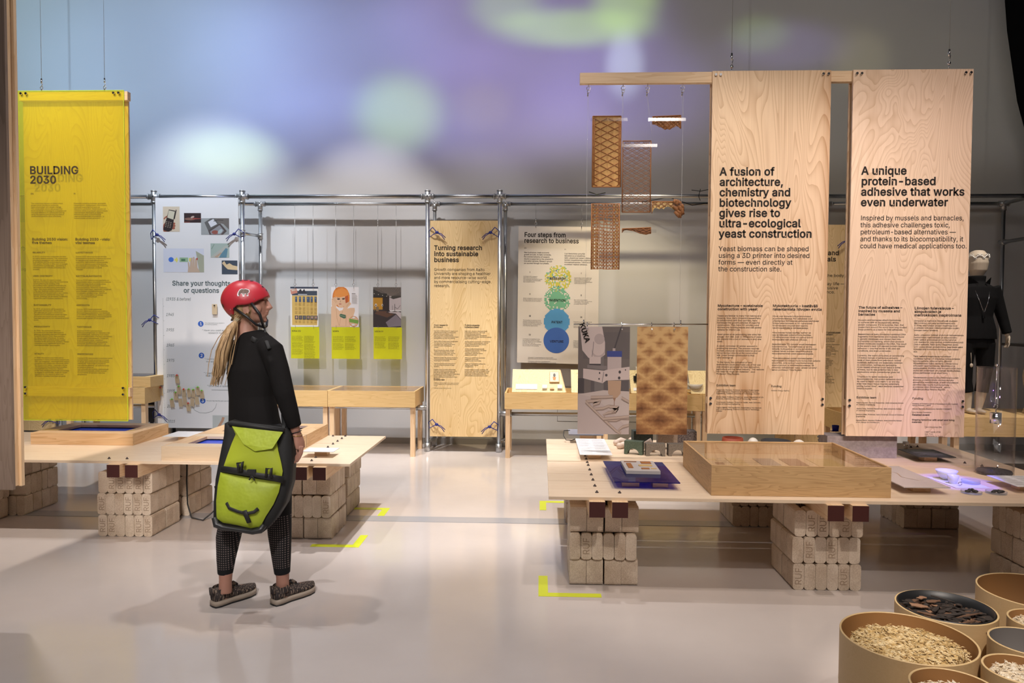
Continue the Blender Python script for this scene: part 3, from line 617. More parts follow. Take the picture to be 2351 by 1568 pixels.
for a, b in ((-9, -5.7), (-5.7, -3.44), (-3.44, -1.3), (-1.3, -.43), (-.43, 3.4), (3.4, 5.455)): pipe((a, YR, zr), (b, YR, zr), .022)
for x in (-5.75, -4.57, -3.51, -1.32, -.478, 3.56):
    pipe((x, YF, .04), (x, YF, zt+.03)); fit((x, YF, zt), 'xz' if x > -5 else 'x')
    part('pipe_foot', MB().tube([(x, YF, 0), (x, YF, .10)], .034, 14), mat('cast_fitting', (.5,.51,.52), .42, .9), FR)
for x in (-5.7, -3.44, -1.29, -.43, 3.4, 5.455):
    pipe((x, YR, .04), (x, YR, zr), .022); fit((x, YR, zr), 'x', .06, .029); fit((x, YR, zr-.03), 'z', .05, .029)
    part('pipe_foot', MB().tube([(x, YR, 0), (x, YR, .10)], .032, 14), mat('cast_fitting', (.5,.51,.52), .42, .9), FR)
for x0, x1 in ((-1.32, -1.29), (-.478, -.43), (-3.51, -3.44), (-4.57, -4.57), (3.56, 3.4)):
    pipe((x0, YF, .10), (x1, YR, .10), .02)
pipe((-3.51, YF, 2.56), (-3.44, YR, 2.56), .018); fit((-3.44, YR, 2.56), 'z', .035, .03); fit((-3.51, YF, 2.56), 'z', .035, .03)
pipe((-5.75, YF, .50), (-4.57, YF, .50), .02); pipe((-3.51, YF, .515), (-1.32, YF, .515), .02); fit((-1.39, YF, .515), 'x', .06, .03)
pipe((-.478, YF, .455), (3.56, YF, .455), .022); fit((-.40, YF, .455), 'x', .07, .034)
for zz in (2.985, 2.53):
    fit((5.455, YR, zz-.03), 'y', .05, .03); pipe((5.455, YR, zz-.03), (5.40, 6.4, zz-.03), .022)
part('cable_tie', MB().tube([(1.82, YF-.035, 3.06), (1.80, YF-.04, 2.98), (1.82, YF-.03, 2.93)], .004, 6).tube([(1.72, YF-.03, 3.05), (1.82, YF-.04, 3.035), (1.93, YF-.03, 3.06)], .004, 6), BLACK, FR)
part('cable_tie', MB().tube([(.55, YF-.035, 3.03), (.64, YF-.04, 3.0), (.74, YF-.03, 3.02)], .006, 6), BLACK, FR)
part('cable', MB().tube([(1.2, YR-.03, 2.97), (1.5, YR-.2, 3.0), (1.8, YR-.05, 2.93), (1.98, YR-.04, 2.955)], .005, 6), BLACK, FR)

# blue cord ties
def cord(x, z, side, lab, y=8.47):
    """side -1: post to the left of the panel edge, +1: to the right"""
    mb = MB(); s = side
    mb.tube([(x+s*.05, y-.01, z+.06), (x+s*.10, y+.03, z+.02), (x+s*.09, y+.03, z-.05), (x+s*.04, y-.01, z-.02), (x, y-.01, z)], .005, 6)
    mb.tube([(x+s*.05, y-.01, z+.06), (x, y-.012, z)], .005, 6)
    mb.ellip((x, y-.012, z), (.022, .014, .018), 8, 6)
    mb.tube([(x, y-.012, z), (x-s*.05, y-.016, z-.015), (x-s*.10, y-.012, z-.06)], .0045, 6)
    mb.tube([(x, y-.012, z), (x-s*.06, y-.016, z-.04), (x-s*.09, y-.012, z-.085)], .0045, 6)
    single('cord_tie', mb, BLUEC, lab, 'cord', group='blue cords tying the panels to the pipe frame')

# ================================================================== plywood text panels on the frame
def P(x0, zt, S, y): return lambda u, v: (x0+u*S, y, zt-v*S)
S85 = 8.5/1680
def slab(x0, x1, y0, y1, z0, z1): return MB().box((x0, y0, z0), (x1, y1, z1))
T1 = thing('text_panel', 'plywood text panel headed Turning research into sustainable business, tied between two posts', 'sign', (-.89, 8.5, .185))
part('plywood_sheet', slab(-1.283, -.497, 8.49, 8.508, .185, 2.70), PLYY, T1)
pl = P(-1.283, 2.70, S85, 8.489)
text('heading', T1, 'Turning research\ninto sustainable\nbusiness', 9, 67, 13.7, 14, pl, INK, fit=110, bold=.022, res=3)
text('subheading', T1, 'Growth companies from Aalto\nUniversity are shaping a healthier\nand more resource-wise world\nby commercialising cutting-edge\nresearch.', 9, 115, 9.2, 9, pl, INK, fit=130, bold=.004)
text('column_heading', T1, 'From research\nto impact', 9, 241, 4.4, 4.4, pl, INK, fit=32, bold=.02)
text('column_heading', T1, 'Tutkimuksesta\ntodellisuuteen', 80, 241, 4.4, 4.4, pl, INK, fit=34, bold=.02)
text('body_text', T1, '''Four Aalto University research-based growth
companies demonstrate how science can
serve as functional structures, clean
water and photonic energy materials.
Technologies to remove environmental impact
and dependence on fossil raw materials.

 Woamy offers a wood-based, biodegradable
 and recyclable foam material that
 can replace fossil-based plastic foams
 commonly used in the packaging
 industry.

 Elmery is developing energy-efficient,
 chemical-free methods for recycling
 and recovering battery metals, reducing
 the environmental impact of mining.

 NPHarvest enables the recovery of nutrients
 from industrial and municipal side streams,
 recycling them into fertilisers.

 Fepod brings diagnostics to the point of
 care, delivering quick results for faster
 decisions.

Together, these innovations demonstrate
how future materials and processes can be
both efficient and sustainable, designed
to safeguard nature and thoughtful design, along
with the reading systems scientific raw,
provide wellbeing and biodiversity for future
generations.''', 8.5, 254, 3.42, 3.3, pl, INK, fit=60, res=1, bold=.006)
text('body_text', T1, '''Neljä Aalto-yliopiston tutkimuslähtöistä
kasvuyritystä todistavat, miten tiede
muovaa ratkaisuja kestäviksi,
ja ympäristöystävällisiksi materiaaleiksi
fossiilisten raaka-aineiden käytöstä ja tuottavat
uuden askeleen eteen.

 Woamy tarjoaa puupohjaisen, biohajoavan ja
 kierrätettävän vaahtomateriaalin, joka voi
 korvata pakkausteollisuuden yleisesti
 käyttämät muovivaahdot.

 Elmery kehittää energiatehokkaita
 menetelmiä akkumetallien, kierrättäen
 metallien kierrätykseen ja
 talteenottoon vähentäen kaivos
 ympäristövaikutuksia.

 NPHarvest mahdollistaa ravinteiden
 talteenoton teollisuuden
 ja yhdyskuntien sivuvirroista.

 Fepod tuo diagnostiikan potilaan luo,
 tarjoten nopeat tulokset
 hoitopäätöksiin.

Yhdessä nämä innovaatiot osoittavat, että
tulevaisuuden materiaalit ja prosessit voivat
olla sekä tehokkaita että kestäviä, luonnon
systeemejä. Monitieteellinen tutkimus
materiaaliratkaisut edistävät hyvinvointia''', 80, 254, 3.42, 3.3, pl, INK, fit=62, res=1, bold=.006)
text('column_heading', T1, 'Exhibition team', 9, 367, 4.2, 4.2, pl, INK, fit=25, bold=.02)
text('body_text', T1, '''Professor, Doctoral Researcher, Aalto University
Doctoral Researcher, Sustainable Systems and
Design

Exhibition design, Aalto University''', 9, 374, 3, 2.8, pl, INK, fit=58, res=1)

# white poster with timeline
T2 = thing('timeline_poster', 'tall white poster headed Share your thoughts or questions, with years, phone photos and pinned tags', 'poster', (-4.03, 8.5, .25))
part('poster_sheet', slab(-4.535, -3.545, 8.492, 8.504, .25, 2.965), WHITEP, T2)
pl = P(-4.535, 2.965, S85, 8.4912)
text('heading', T2, 'Share your thoughts\nor questions', 107, 203, 16.5, 15, pl, INKG, fit=138, bold=.02, center=True, res=3)
for i, yr in enumerate(['(1935 & before)', '1945', '1955', '1965', '1975', '1985', '1995', '2005', '2015', '2025']):
    text('year', T2, yr, 22, 238+i*35.8, 10, 10 if i else 10, pl, INKG, fit=59 if i == 0 else 18.5, italic=.2)
mb = MB()
for i in range(100):
    v = 234+i*3.4; mb.add([pl(15, v), pl(18 if i % 10 == 5 else 16.5, v), pl(18 if i % 10 == 5 else 16.5, v+.6), pl(15, v+.6)], [(0,1,2,3)])
part('timeline_scale', mb, INKG, T2, fix=False)
BLUE = mat('blue_print', (.035, .13, .55), .5)
for k, (u, v) in enumerate(((105, 292), (106, 366), (108, 472))):
    mb = MB(); mb.add([pl(u+6.6*math.cos(a*PI/14), v+6.6*math.sin(a*PI/14)) for a in range(28)], [list(range(28))])
    c = part('numbered_dot', mb, BLUE, T2, fix=False)
    p2 = P(-4.535, 2.965, S85, 8.4905)
    text('numeral', c, str(k+1), u, v+3.3, 9, 9.5, p2, WHITEP, center=True, bold=.02)
text('caption', T2, 'Pick a tag based on your answer to\nthe following question', 115, 291, 3.4, 3, pl, INKG, fit=46, res=1)
text('caption', T2, '“ Have you used any\n         research here?', 108, 309, 6, 5.4, pl, INKG, fit=56, res=1)
text('caption', T2, '“ I want to know\n   that works better', 113, 376, 6, 5.4, pl, INKG, fit=44, res=1)
text('caption', T2, '“ I want to ask\n   that I wonder', 111, 409, 6, 5.4, pl, INKG, fit=42, res=1)
text('caption', T2, '“ Other idea or question', 119, 439, 6, 5.4, pl, INKG, fit=56, res=1)
text('caption', T2, 'Pin your tag near the year you want', 117, 473, 3.4, 3, pl, INKG, fit=56, res=1)
mb = MB(); mb.add([pl(x, y) for x, y in band([(82, 484), (88, 494), (100, 500), (115, 501), (130, 497), (138, 488), (141, 478)], .3)], [list(range(14))])
mb.add([pl(x, y) for x, y in rc(129, 446, 178, 446.6)], [(0,1,2,3)])
part('drawn_line', mb, INKG, T2, fix=False)
def px_pic(name, x0, y0, x1, y1, shapes, bg=None, lab=None):
    pic = lambda u, v, h: (-4.535+(x0-357+u*(x1-x0))*S85, 8.4916-h-.0006, 2.965-(y0-452+v*(y1-y0))*S85)
    picture(name, T2, pic, shapes, lab, bg)
TAN = (.68, .58, .45); DB = (.03, .02, .02); GRY = (.32, .33, .34)
px_pic('phone_photo', 375, 472, 414.5, 530, [
    (ell(.22, .85, .24, .22), (.35, .10, .06)), (ell(.66, .68, .08, .045), (.35, .10, .06)), (ell(.66, .77, .09, .045), (.35, .10, .06)), (ell(.62, .86, .1, .05), (.35, .10, .06)), (band([(.05, .5), (.15, .43), (.28, .38)], .03), (.35, .10, .06)),
    ([(.36, .12), (.72, .16), (.76, .2), (.66, .5), (.60, .78), (.52, .95), (.3, 1), (.03, .94), (.02, .88), (.2, .5)], DB),
    ([(.36, .15), (.72, .2), (.62, .52), (.26, .44)], (.62, .58, .45)), (band([(.8, .13), (.68, .5)], .028), DB)] +
    [(ell(.20+.13*c-.02*r+.02, .60+.065*r+.02*c, .035, .015, 8), (.5, .42, .33)) for r in range(4) for c in range(3)], TAN)
px_pic('photo', 425, 487, 465, 509, [(ell(.35, .62, .32, .14), (.25, .13, .10)), (ell(.5, .42, .09, .14, 12, .6), (.5, .38, .33)), ([(.5, .5), (1, .55), (1, .62), (.5, .68)], (.30, .06, .05)), (rc(0, .9, .35, 1), (.18, .04, .03))], (.035, .018, .02))
px_pic('phone_photo', 465, 499, 531, 537, [
    (rc(0, 0, 1, 1), (.36, .38, .39)), ([(.5, 0), (1, 0), (1, .7), (.8, .35), (.55, .25)], (.17, .15, .14)),
    ([(.12, .25), (.35, 0), (.5, 0), (.66, .35), (.25, .75)], (.13, .13, .13)), ([(.25, .22), (.44, .04), (.58, .35), (.35, .55)], (.72, .73, .8)),
    ([(.25, .75), (.68, .3), (.92, .78), (.78, 1), (.3, 1)], (.10, .08, .08)), ([(.32, .8), (.66, .42), (.82, .75), (.7, .98), (.36, .98)], (.30, .30, .33)), (ell(.5, .85, .12, .12), (.32, .10, .08)), (ell(.68, .8, .07, .15, 12, .4), (.45, .55, .58)),
    (band([(.45, .18), (.6, .1), (.8, .12)], .02), (.06, .05, .05))], (.36, .38, .39))
px_pic('photo', 487, 557, 531, 590, [([(0, .95), (.8, .15), (1, .3), (.45, 1), (0, 1)], (.50, .52, .48)), ([(.45, 1), (.55, .75), (.82, .32), (.92, .4), (.85, 1)], (.13, .27, .36)), ([(.2, .95), (.55, .62), (.6, .68), (.35, 1)], (.52, .38, .28)), (band([(.05, .4), (.2, .05)], .02), (.25, .35, .28))], (.42, .52, .48))
px_pic('paper_note_photo', 375, 569, 471, 624, [
    (rc(0, 0, 1, 1), (.70, .73, .85)), ([(.8, .1), (1, .3), (1, 1), (.88, 1)], (.42, .44, .34)),
    (ell(.19, .47, .065, .105), (.07, .20, .72)), (rc(.27, .44, .36, .52), (.80, .76, .18)), (rc(.31, .38, .345, .58), (.80, .76, .18)), (rc(.40, .38, .61, .57), (.34, .52, .34)), (rc(.44, .44, .54, .53), (.08, .20, .12)), (rc(.63, .4, .69, .55), (.78, .74, .2)),
    ([(.60, 1), (.61, .8), (.60, .58), (.63, .57), (.65, .8), (.66, .55), (.69, .38), (.72, .4), (.71, .75), (.73, .36), (.77, .36), (.765, .78), (.78, .42), (.83, .42), (.84, .8), (.90, 1)], (.58, .44, .34)), (ell(.83, .44, .018, .05), (.5, .06, .05))], (.70, .73, .85))
px_pic('photo', 513, 596.5, 550, 628.5, [([(.02, .2), (.16, .04), (.3, .3), (.5, .2), (.7, .35), (1, .42), (1, .7), (.55, .66), (.38, .64), (.2, .45)], (.72, .56, .34))], (.055, .075, .11))
px_pic('sketch_print', 488, 958, 540, 1000, [(band([(.2, .8), (.45, .3), (.5, .1)], .06), (.5, .30, .2))], (.52, .56, .56))

def tag(px, py, lab, pin, grp, k):
    x, z = -4.535+(px-357)*S85, 2.965-(py-452)*S85
    t = thing('paper_tag', lab, 'tag', (x, 8.47, z), group=grp)
    a = random.uniform(-.08, .08)
    b = MB().box((-.024, .006, -.098), (.024, .008, 0)); o = part('tag_card', b, mat('manila_card', (.66, .52, .34), .7), t, world=False); o.rotation_euler = (0.12, a, 0)
    q = MB().box((-.014, .0055, -.075), (.014, .0058, -.04))
    if pin is not None:
        part('pin', MB().ellip((0, 0, 0), (.0105, .012, .0105), 10, 8), mat('pin_red', (.65, .05, .03), .35) if pin else mat('pin_green', (.2, .55, .05), .35), t, world=False)
for k, (a, b, c) in enumerate([(1591,1035,1),(1437,1150,1),(1653,1163,1),(1693,1291,1),(1607,1137,0),(1577,1192,0),(1700,1162,0),(1742,1166,0),(1784,1143,0),(1820,1174,0),(1541,1256,0),(1620,1250,2),(1660,1235,2),(1730,1245,2),(1773,1230,2)]):
    px, py = a/3.919, 600+b/3.919
    if c == 1: lab, g = {0: ('manila paper tag on a red pin beside the year 1985', None), 1: ('manila paper tag on a red pin left of the year 1995, outside the timeline scale', None), 2: ('manila paper tag on a red pin in the middle of the upper row of tags', None), 3: ('manila paper tag on a red pin hanging lowest, right of the year 2005', None)}[k]
    elif c == 0: lab, g = 'manila paper tag on a green pin, '+{4: 'highest at the left of the cluster', 5: 'small and low beside the year 1995', 6: 'just right of the upper red-pinned tag', 7: 'second left of the highest right tag', 8: 'highest of the right part of the cluster', 9: 'rightmost of the cluster above the dot 3', 10: 'lowest at the left, beside the year 2005'}[k], 'green-pinned tags on the timeline poster'
    else: lab, g = 'small manila paper tag without a coloured pin among the tag cluster', 'tags without coloured pins'
    tag(px, py, lab, c if c < 2 else None, g, k)
t_ = thing('paper_tag', 'manila paper tag hanging beside the woman ponytail on the white poster', 'tag', (-3.83, 8.47, 1.72))
part('tag_card', MB().box((-.03, .005, -.12), (.03, .008, 0)), mat('manila_card', (.66, .52, .34), .7), t_, world=False)
part('pin', MB().ellip((0, 0, -.015), (.008, .010, .008), 10, 8), BLACK, t_, world=False)

cord(-4.50, 2.53, -1, 'blue cord knotted at the upper left edge of the white timeline poster')
cord(-3.58, 2.54, 1, 'blue cord knotted at the upper right edge of the white timeline poster')
cord(-4.50, .41, -1, 'blue cord knotted at the lower left edge of the white timeline poster')
cord(-4.60, 1.53, 1, 'blue cord knotted half way up the post left of the white poster')
cord(-1.20, 2.56, -1, 'blue cord knotted at the upper left corner of the Turning research panel')
cord(-.58, 2.56, 1, 'blue cord knotted at the upper right corner of the Turning research panel')
cord(-1.20, .33, -1, 'blue cord knotted at the lower left corner of the Turning research panel')
cord(-.58, .31, 1, 'blue cord knotted at the lower right corner of the Turning research panel')
cord(3.46, 2.47, 1, 'blue cord on the plywood panel seen between the two hanging boards')
cord(-5.83, .33, 1, 'blue cord on the plywood panel below the yellow acrylic sheet')

# plywood panel seen between the hanging boards
T3 = thing('text_panel', 'plywood text panel on the pipe frame glimpsed between the two large hanging boards', 'sign', (3.09, 8.5, .17))
part('plywood_sheet', slab(2.71, 3.49, 8.49, 8.508, .17, 2.655), PLYY, T3)
pl = P(2.71, 2.655, S85, 8.489)
text('heading', T3, 'Smart textiles and\nhealing materials', 12, 68, 14, 14, pl, INK, fit=122, bold=.02, res=3)
text('subheading', T3, 'Textiles can monitor the body\n\nand be part of everyday life —\nin a safe and non-intrusive\nway, even by experience.', 12, 117, 9.3, 9, pl, INK, fit=137, bold=.004)
text('column_heading', T3, 'Älyvaatteesi taistelussa\nkuivuutta vastaan', 78, 244, 4.3, 4.3, pl, INK, fit=63, bold=.02)
text('body_text', T3, '''Tekstiilit voivat seurata kehon
tilaa ja auttaa arjessa. Kuituihin
liitetyt anturit mittaavat liikettä

Materiaalit reagoivat ihon kosteuteen
sekä lämpöön ja muuttuvat
olosuhteiden mukaan. Tutkijat
ovat kehittäneet kankaita, jotka
toimivat ilman akkuja tai kaapeleita,
vaan keräävät energiansa
valosta ja kehon liikkeestä. Niitä
voidaan pestä tavallisesti.

Samalla tutkitaan, miten
kuidut hajoavat luonnossa ja
miten ne voidaan kierrättää
uusiksi langoiksi ja kankaiksi
useita kertoja. Näin tekstiili
pysyy käytössä pitkään,
eikä siitä synny turhaa
jätettä luontoon.

Valmiit vaatteet sopivat
urheiluun, hoitotyöhön ja
arkeen. Ne tuntuvat samalta
kuin tavallinen puuvilla,
mutta osaavat paljon enemmän.
Niiden avulla voidaan myös
tukea terveyttä ja turvallisuutta
kotona ja työssä.''', 78, 256, 3.6, 3.3, pl, INK, fit=62, res=1, bold=.006)
mb = MB()
for a, b in (((118, 440), (140, 424)), ((140, 424), (156, 432)), ((122, 452), (122, 470)), ((136, 450), (136, 472)), ((122, 452), (150, 450)), ((122, 470), (152, 468)), ((126, 454), (126, 468))):
    mb.add([pl(x, y) for x, y in band([a, b], .35)], [(0,1,2,3)])
part('line_drawing', mb, INK, T3, fix=False)

# plywood panel behind the yellow sheet (left)
T4 = thing('text_panel', 'plywood text panel on the pipe frame behind the yellow acrylic sheet at far left', 'sign', (-6.18, 8.5, .27))
part('plywood_sheet', slab(-6.57, -5.79, 8.49, 8.508, .20, 2.68), PLYY, T4)
pl = P(-6.57, 2.68, S85, 8.489)
text('heading', T4, 'Japanese urban\nbathhouse', 12, 66, 14, 14, pl, INK, fit=92, bold=.02, res=3)
text('subheading', T4, 'Learn how design\nturns to the\nanother thing\nwith a small\nfuture outcast\nbowls and less\nby design.', 12, 113, 9.6, 9, pl, INK, fit=85, bold=.004)
T5 = thing('photo_poster', 'blue and grey photo poster above the far left plywood panel, behind yellow sheet', 'poster', (-6.2, 8.5, 2.72))
part('poster_sheet', slab(-6.5, -5.95, 8.50, 8.505, 2.68, 2.98), mat('blue_grey_print', (.22, .30, .36), .5), T5)

# ================================================================== four-steps poster
S88 = 8.88/1680
T6 = thing('steps_poster', 'large off-white poster Four steps from research to business with pixel circles', 'poster', (.21, 8.86, 1.03))
part('poster_sheet', MB().hexa([(-.279, 8.86, 1.036), (.700, 8.86, 1.018), (.700, 8.868, 1.018), (-.279, 8.868, 1.036)], [(-.268, 8.86, 2.682), (.700, 8.86, 2.672), (.700, 8.868, 2.672), (-.268, 8.868, 2.682)]), CREAM, T6)
pl = lambda u, v: (-.267+u*S88-v*.00003, 8.8592, 2.682-v*S88-u*.00006)
text('heading', T6, 'Four steps from\nresearch to business', 13, 24, 13.3, 14, pl, INK, fit=124, bold=.02, res=3)
text('caption', T6, 'EN', 13, 51, 4, 4, pl, INK); text('caption', T6, 'FI', 105, 53, 4, 4, pl, INK)
text('lead_text', T6, 'New businesses create economic\ngrowth and jobs. At Aalto University,\nthe commercialisation of research\nresults is supported by the university’s\ninnovation services. Research groups\nare assisted through four phases.', 13, 61, 4.9, 4.6, pl, INK, fit=66, res=1, bold=.008)
text('lead_text', T6, 'Uusi liiketoiminta synnyttää\ntalouskasvua ja työpaikkoja.\nAalto-yliopistossa tuetaan tutkimus-\ntulosten kaupallistamista yliopiston\ninnovaatiopalveluissa. Tutkimusryhmät\navustetaan neljässä vaiheessa.', 105, 62.5, 4.9, 4.6, pl, INK, fit=66, res=1, bold=.008)
for (n_, v, L_, R_) in (('I', 108, 'It all starts with a research\nteam that is committed to\nthe sustainable development goals\nand motivated to commercialise\ntheir research results.', 'Kaikki alkaa tutkimustiimistä\njoka on sitoutunut kestävän\nkehityksen tavoitteisiin ja\nmotivoitunut kaupallistamaan\ntutkimustuloksensa.'),
                     ('II', 158, 'When a research result is found\nto have value beyond academia,\nit is referred to as an invention.', 'Kun tutkimustuloksella\nhuomataan olevan arvoa myös\ntutkimuksen ulkopuolella,\npuhutaan keksinnöstä.'),
                     ('III', 208, 'The invention is patented which\nenables funding applications for\nbusiness development. Patenting\nrequires novelty, inventiveness,\nand industrial applicability.', 'Patentti suojaa keksinnön ja\nmahdollistaa rahoituksen\nPatentointi vaatii uutuutta,\nkeksinnöllisyyttä ja\nkäytettävyyttä.'),
                     ('IV', 251, 'A company is established when\nthe patented invention is ready\nto be developed into an investable\nbusiness. The rights to\nthe invention are transferred from\nthe university to the company.', 'Yritys perustetaan kun\npatentoitu keksintö on valmis\nkehitettäväksi sijoitus-\nkelpoiseksi liiketoiminnaksi.\nOikeudet siirtyvät\nyritykselle.')):
    text('numeral', T6, n_, 26, v-2, 5, 5, pl, INK, bold=.02); text('numeral', T6, n_, 143, v-2+1, 5, 5, pl, INK, bold=.02)
    text('body_text', T6, L_, 12, v+7, 3.1, 3, pl, INK, fit=43, res=1); text('body_text', T6, R_, 128, v+9, 3.1, 3, pl, INK, fit=41, res=1)
rr = random.Random(3)
def dots(cx, cy, R, n, keep, cols, name, wts=None):
    by = {}
    c = 2*R/n
    for i in range(n):
        for j in range(n):
            x, y = -R+c*(i+.5), -R+c*(j+.5)
            d = math.hypot(x, y)/R
            if d > 1.0: continue
            if rr.random() > keep(d): continue
            k = rr.choices(range(len(cols)), wts)[0] if wts else 0
            by.setdefault(k, []).append((cx+x, cy+y))
    mb = MB()
    for k, L_ in by.items():
        for x, y in L_: mb.add([pl(x-c*.5, y-c*.5), pl(x+c*.5, y-c*.5), pl(x+c*.5, y+c*.5), pl(x-c*.5, y+c*.5)], [(0,1,2,3)], k)
    o = part(name, mb, [flat(q) for q in cols], T6, fix=False); o['kind'] = 'stuff'
p_keep = pl
dots(91, 118, 30, 22, lambda d: .62 if d > .3 else .42, [(.55, .50, .07), (.20, .45, .30), (.04, .12, .40)], 'pixel_circle', (8, 1.6, .6))
pl = lambda u, v: (-.267+u*S88-v*.00003, 8.8588, 2.682-v*S88-u*.00006)
dots(90, 166, 29.5, 21, lambda d: .97 if d < .62 else .72, [(.16, .42, .26)], 'pixel_circle')
pl = lambda u, v: (-.267+u*S88-v*.00003, 8.8584, 2.682-v*S88-u*.00006)
dots(89.5, 216, 29.5, 24, lambda d: 1, [(.08, .30, .58)], 'pixel_circle')
pl = lambda u, v: (-.267+u*S88-v*.00003, 8.8580, 2.682-v*S88-u*.00006)
mb = MB(); mb.add([pl(89+29.3*math.cos(a*PI/24), 259+29.3*math.sin(a*PI/24)) for a in range(48)], [list(range(48))]); part('blue_circle', mb, mat('venture_blue', (.04, .12, .42), .5), T6, fix=False)
pl = lambda u, v: (-.267+u*S88-v*.00003, 8.8574, 2.682-v*S88-u*.00006)
for t_, v in (('RESEARCH', 120.5), ('INVENTION', 170), ('PATENT', 220), ('VENTURE', 264)):
    text('circle_word', T6, t_, 90, v, 7, 7.2, pl, INK, fit={'RESEARCH': 35, 'INVENTION': 37, 'PATENT': 25, 'VENTURE': 31}[t_], bold=.02, center=True)
text('caption', T6, 'Interested in commercialising your research idea?\nRead more about the innovation services of the university\n\nKiinnostaako tutkimuksen kaupallistaminen?\nLue lisää yliopiston innovaatiopalveluista ja ota yhteyttä', 25, 300, 2.9, 2.7, pl, INK, fit=66, res=1)
def hang(par, x, y, z0, z1, r=.0022, hook=True, clip=.05):
    mb = MB().tube([(x, y, z0+clip), (x, y, z1)], r, 6)
    part('wire', mb, WIRE, par)
    if hook:
        mb = MB(); pts = [(x+.012*math.sin(a), y-.004, z0+.030+.016*math.cos(a)) for a in [k*PI/5 for k in range(11)]]
        mb.tube(pts, .0028, 6); mb.tube([(x, y-.004, z0+.012), (x, y-.006, z0-.018), (x+.004, y-.012, z0-.022)], .0028, 6); mb.tube([(x, y, z0+.046), (x, y, z0+.095)], .0048, 6)
        part('hook', mb, CHROME, par)
hang(T6, -.06, 8.856, 2.682, 2.945); hang(T6, .49, 8.856, 2.676, 2.945)

# ================================================================== three hanging prints with lime acrylic captions
def print_set(x0, x1, shapes, lab, title, cat='poster', cols=2, bg=(.8, .8, .8), lens=(3, 3)):
    t = thing('hanging_print', lab, cat, ((x0+x1)/2, 8.86, 1.06))
    part('print_sheet', slab(x0, x1, 8.856, 8.862, 1.455, 1.942), mat('print_base', (.75, .73, .72), .5), t)
    W_, H_ = x1-x0, .487
    picture('printed_image', t, lambda u, v, h: (x0+u*W_, 8.8555-h, 1.942-v*H_), shapes, None, bg)
    part('caption_sheet', slab(x0+.006, x1+.012, 8.850, 8.855, 1.066, 1.452), LIME, t)
    pl = P(x0+.006, 1.452, S88, 8.8492)
    text('caption_title', t, title, 2.5, 11, 5, 4.6, pl, INKB, fit={'MORPH': 14.5, 'NOKIA 232': 21, 'VISION 99': 20}[title], bold=.02)
    rl = random.Random(title)
    words = 'phone mobile design material research future light body sense vision user nano wear glass energy model idea first public museum concept device form digital screen skin and the of with for that new from'.split()
    for cx, n in ((2.5, lens[0]), (31 if title != 'VISION 99' else 34, lens[1])):
        v = 22
        for b in range(n):
            L_ = []
            for k in range(rl.choice((7, 6, 8))):
                s = ''
                while len(s) < 26: s += rl.choice(words)+' '
                L_.append(s[:rl.randint(24, 31)])
            text('caption_text', t, '\n'.join(L_), cx, v, 2.05, 1.9, pl, INKB, fit=26, res=1)
            v += len(L_)*2.05+1.5
    for x in (x0+.06, x1-.06):
        hang(t, x, 8.853, 1.942, 2.94)
        mb = MB().tube([(x, 8.852, 1.475), (x+.004, 8.846, 1.45), (x, 8.848, 1.43)], .0022, 6); part('link_ring', mb, CHROME, t)
GOLD = (.62, .42, .12); NAVY = (.03, .04, .07)
sh = [(rc(0, 0, 1, .045), NAVY), (rc(0, .05, 1, 1), (.75, .73, .7)), (rc(.06, .10, .96, .215), (.05, .065, .09)), (rc(.06, .22, .96, .96), GOLD), ([(.0, .07), (.22, .04), (.26, .15), (.03, .19)], (.52, .22, .16)), ([(.04, .075), (.20, .055), (.21, .09), (.05, .115)], (.6, .5, .42)),
      ([(.32, .08), (.38, .05), (.42, .12), (.5, .05), (.55, .13), (.62, .15), (.3, .16)], (.03, .03, .04)), (rc(.28, .185, .6, .20), (.7, .7, .7))]
for i in range(6):
    x = .17+i*.14; sh += [(rc(x, .245, x+(.075 if i != 3 else .11), .38), (.06, .09, .16)), (rc(x+.015, .265, x+.05, .3), (.16, .22, .33)), (rc(x-.01, .72, x+.11, .82), (.07, .07, .08)), (ell(x+.05, .765, .03, .035, 12), [(.5, .3, .22), (.16, .12, .11), (.12, .12, .13), (.33, .2, .15), (.45, .28, .2), (.4, .24, .17)][i])]
    for r in range(18):
        if r in (5, 6, 12): continue
        sh.append((rc(x-.01, .40+r*.016, x+.07+.03*((r*7+i*3) % 4)/4, .405+r*.016), (.42, .28, .09)))
    for r in range(4): sh.append((rc(x-.01, .845+r*.016, x+.09-.01*(r*3 % 4), .850+r*.016), (.42, .28, .09)))
print_set(-3.057, -2.712, sh, 'hanging yellow magazine advert with rows of old mobile phones above a lime caption', 'NOKIA 232')
OR = (.66, .20, .035); SK = (.72, .47, .30); SKD = (.55, .32, .18)
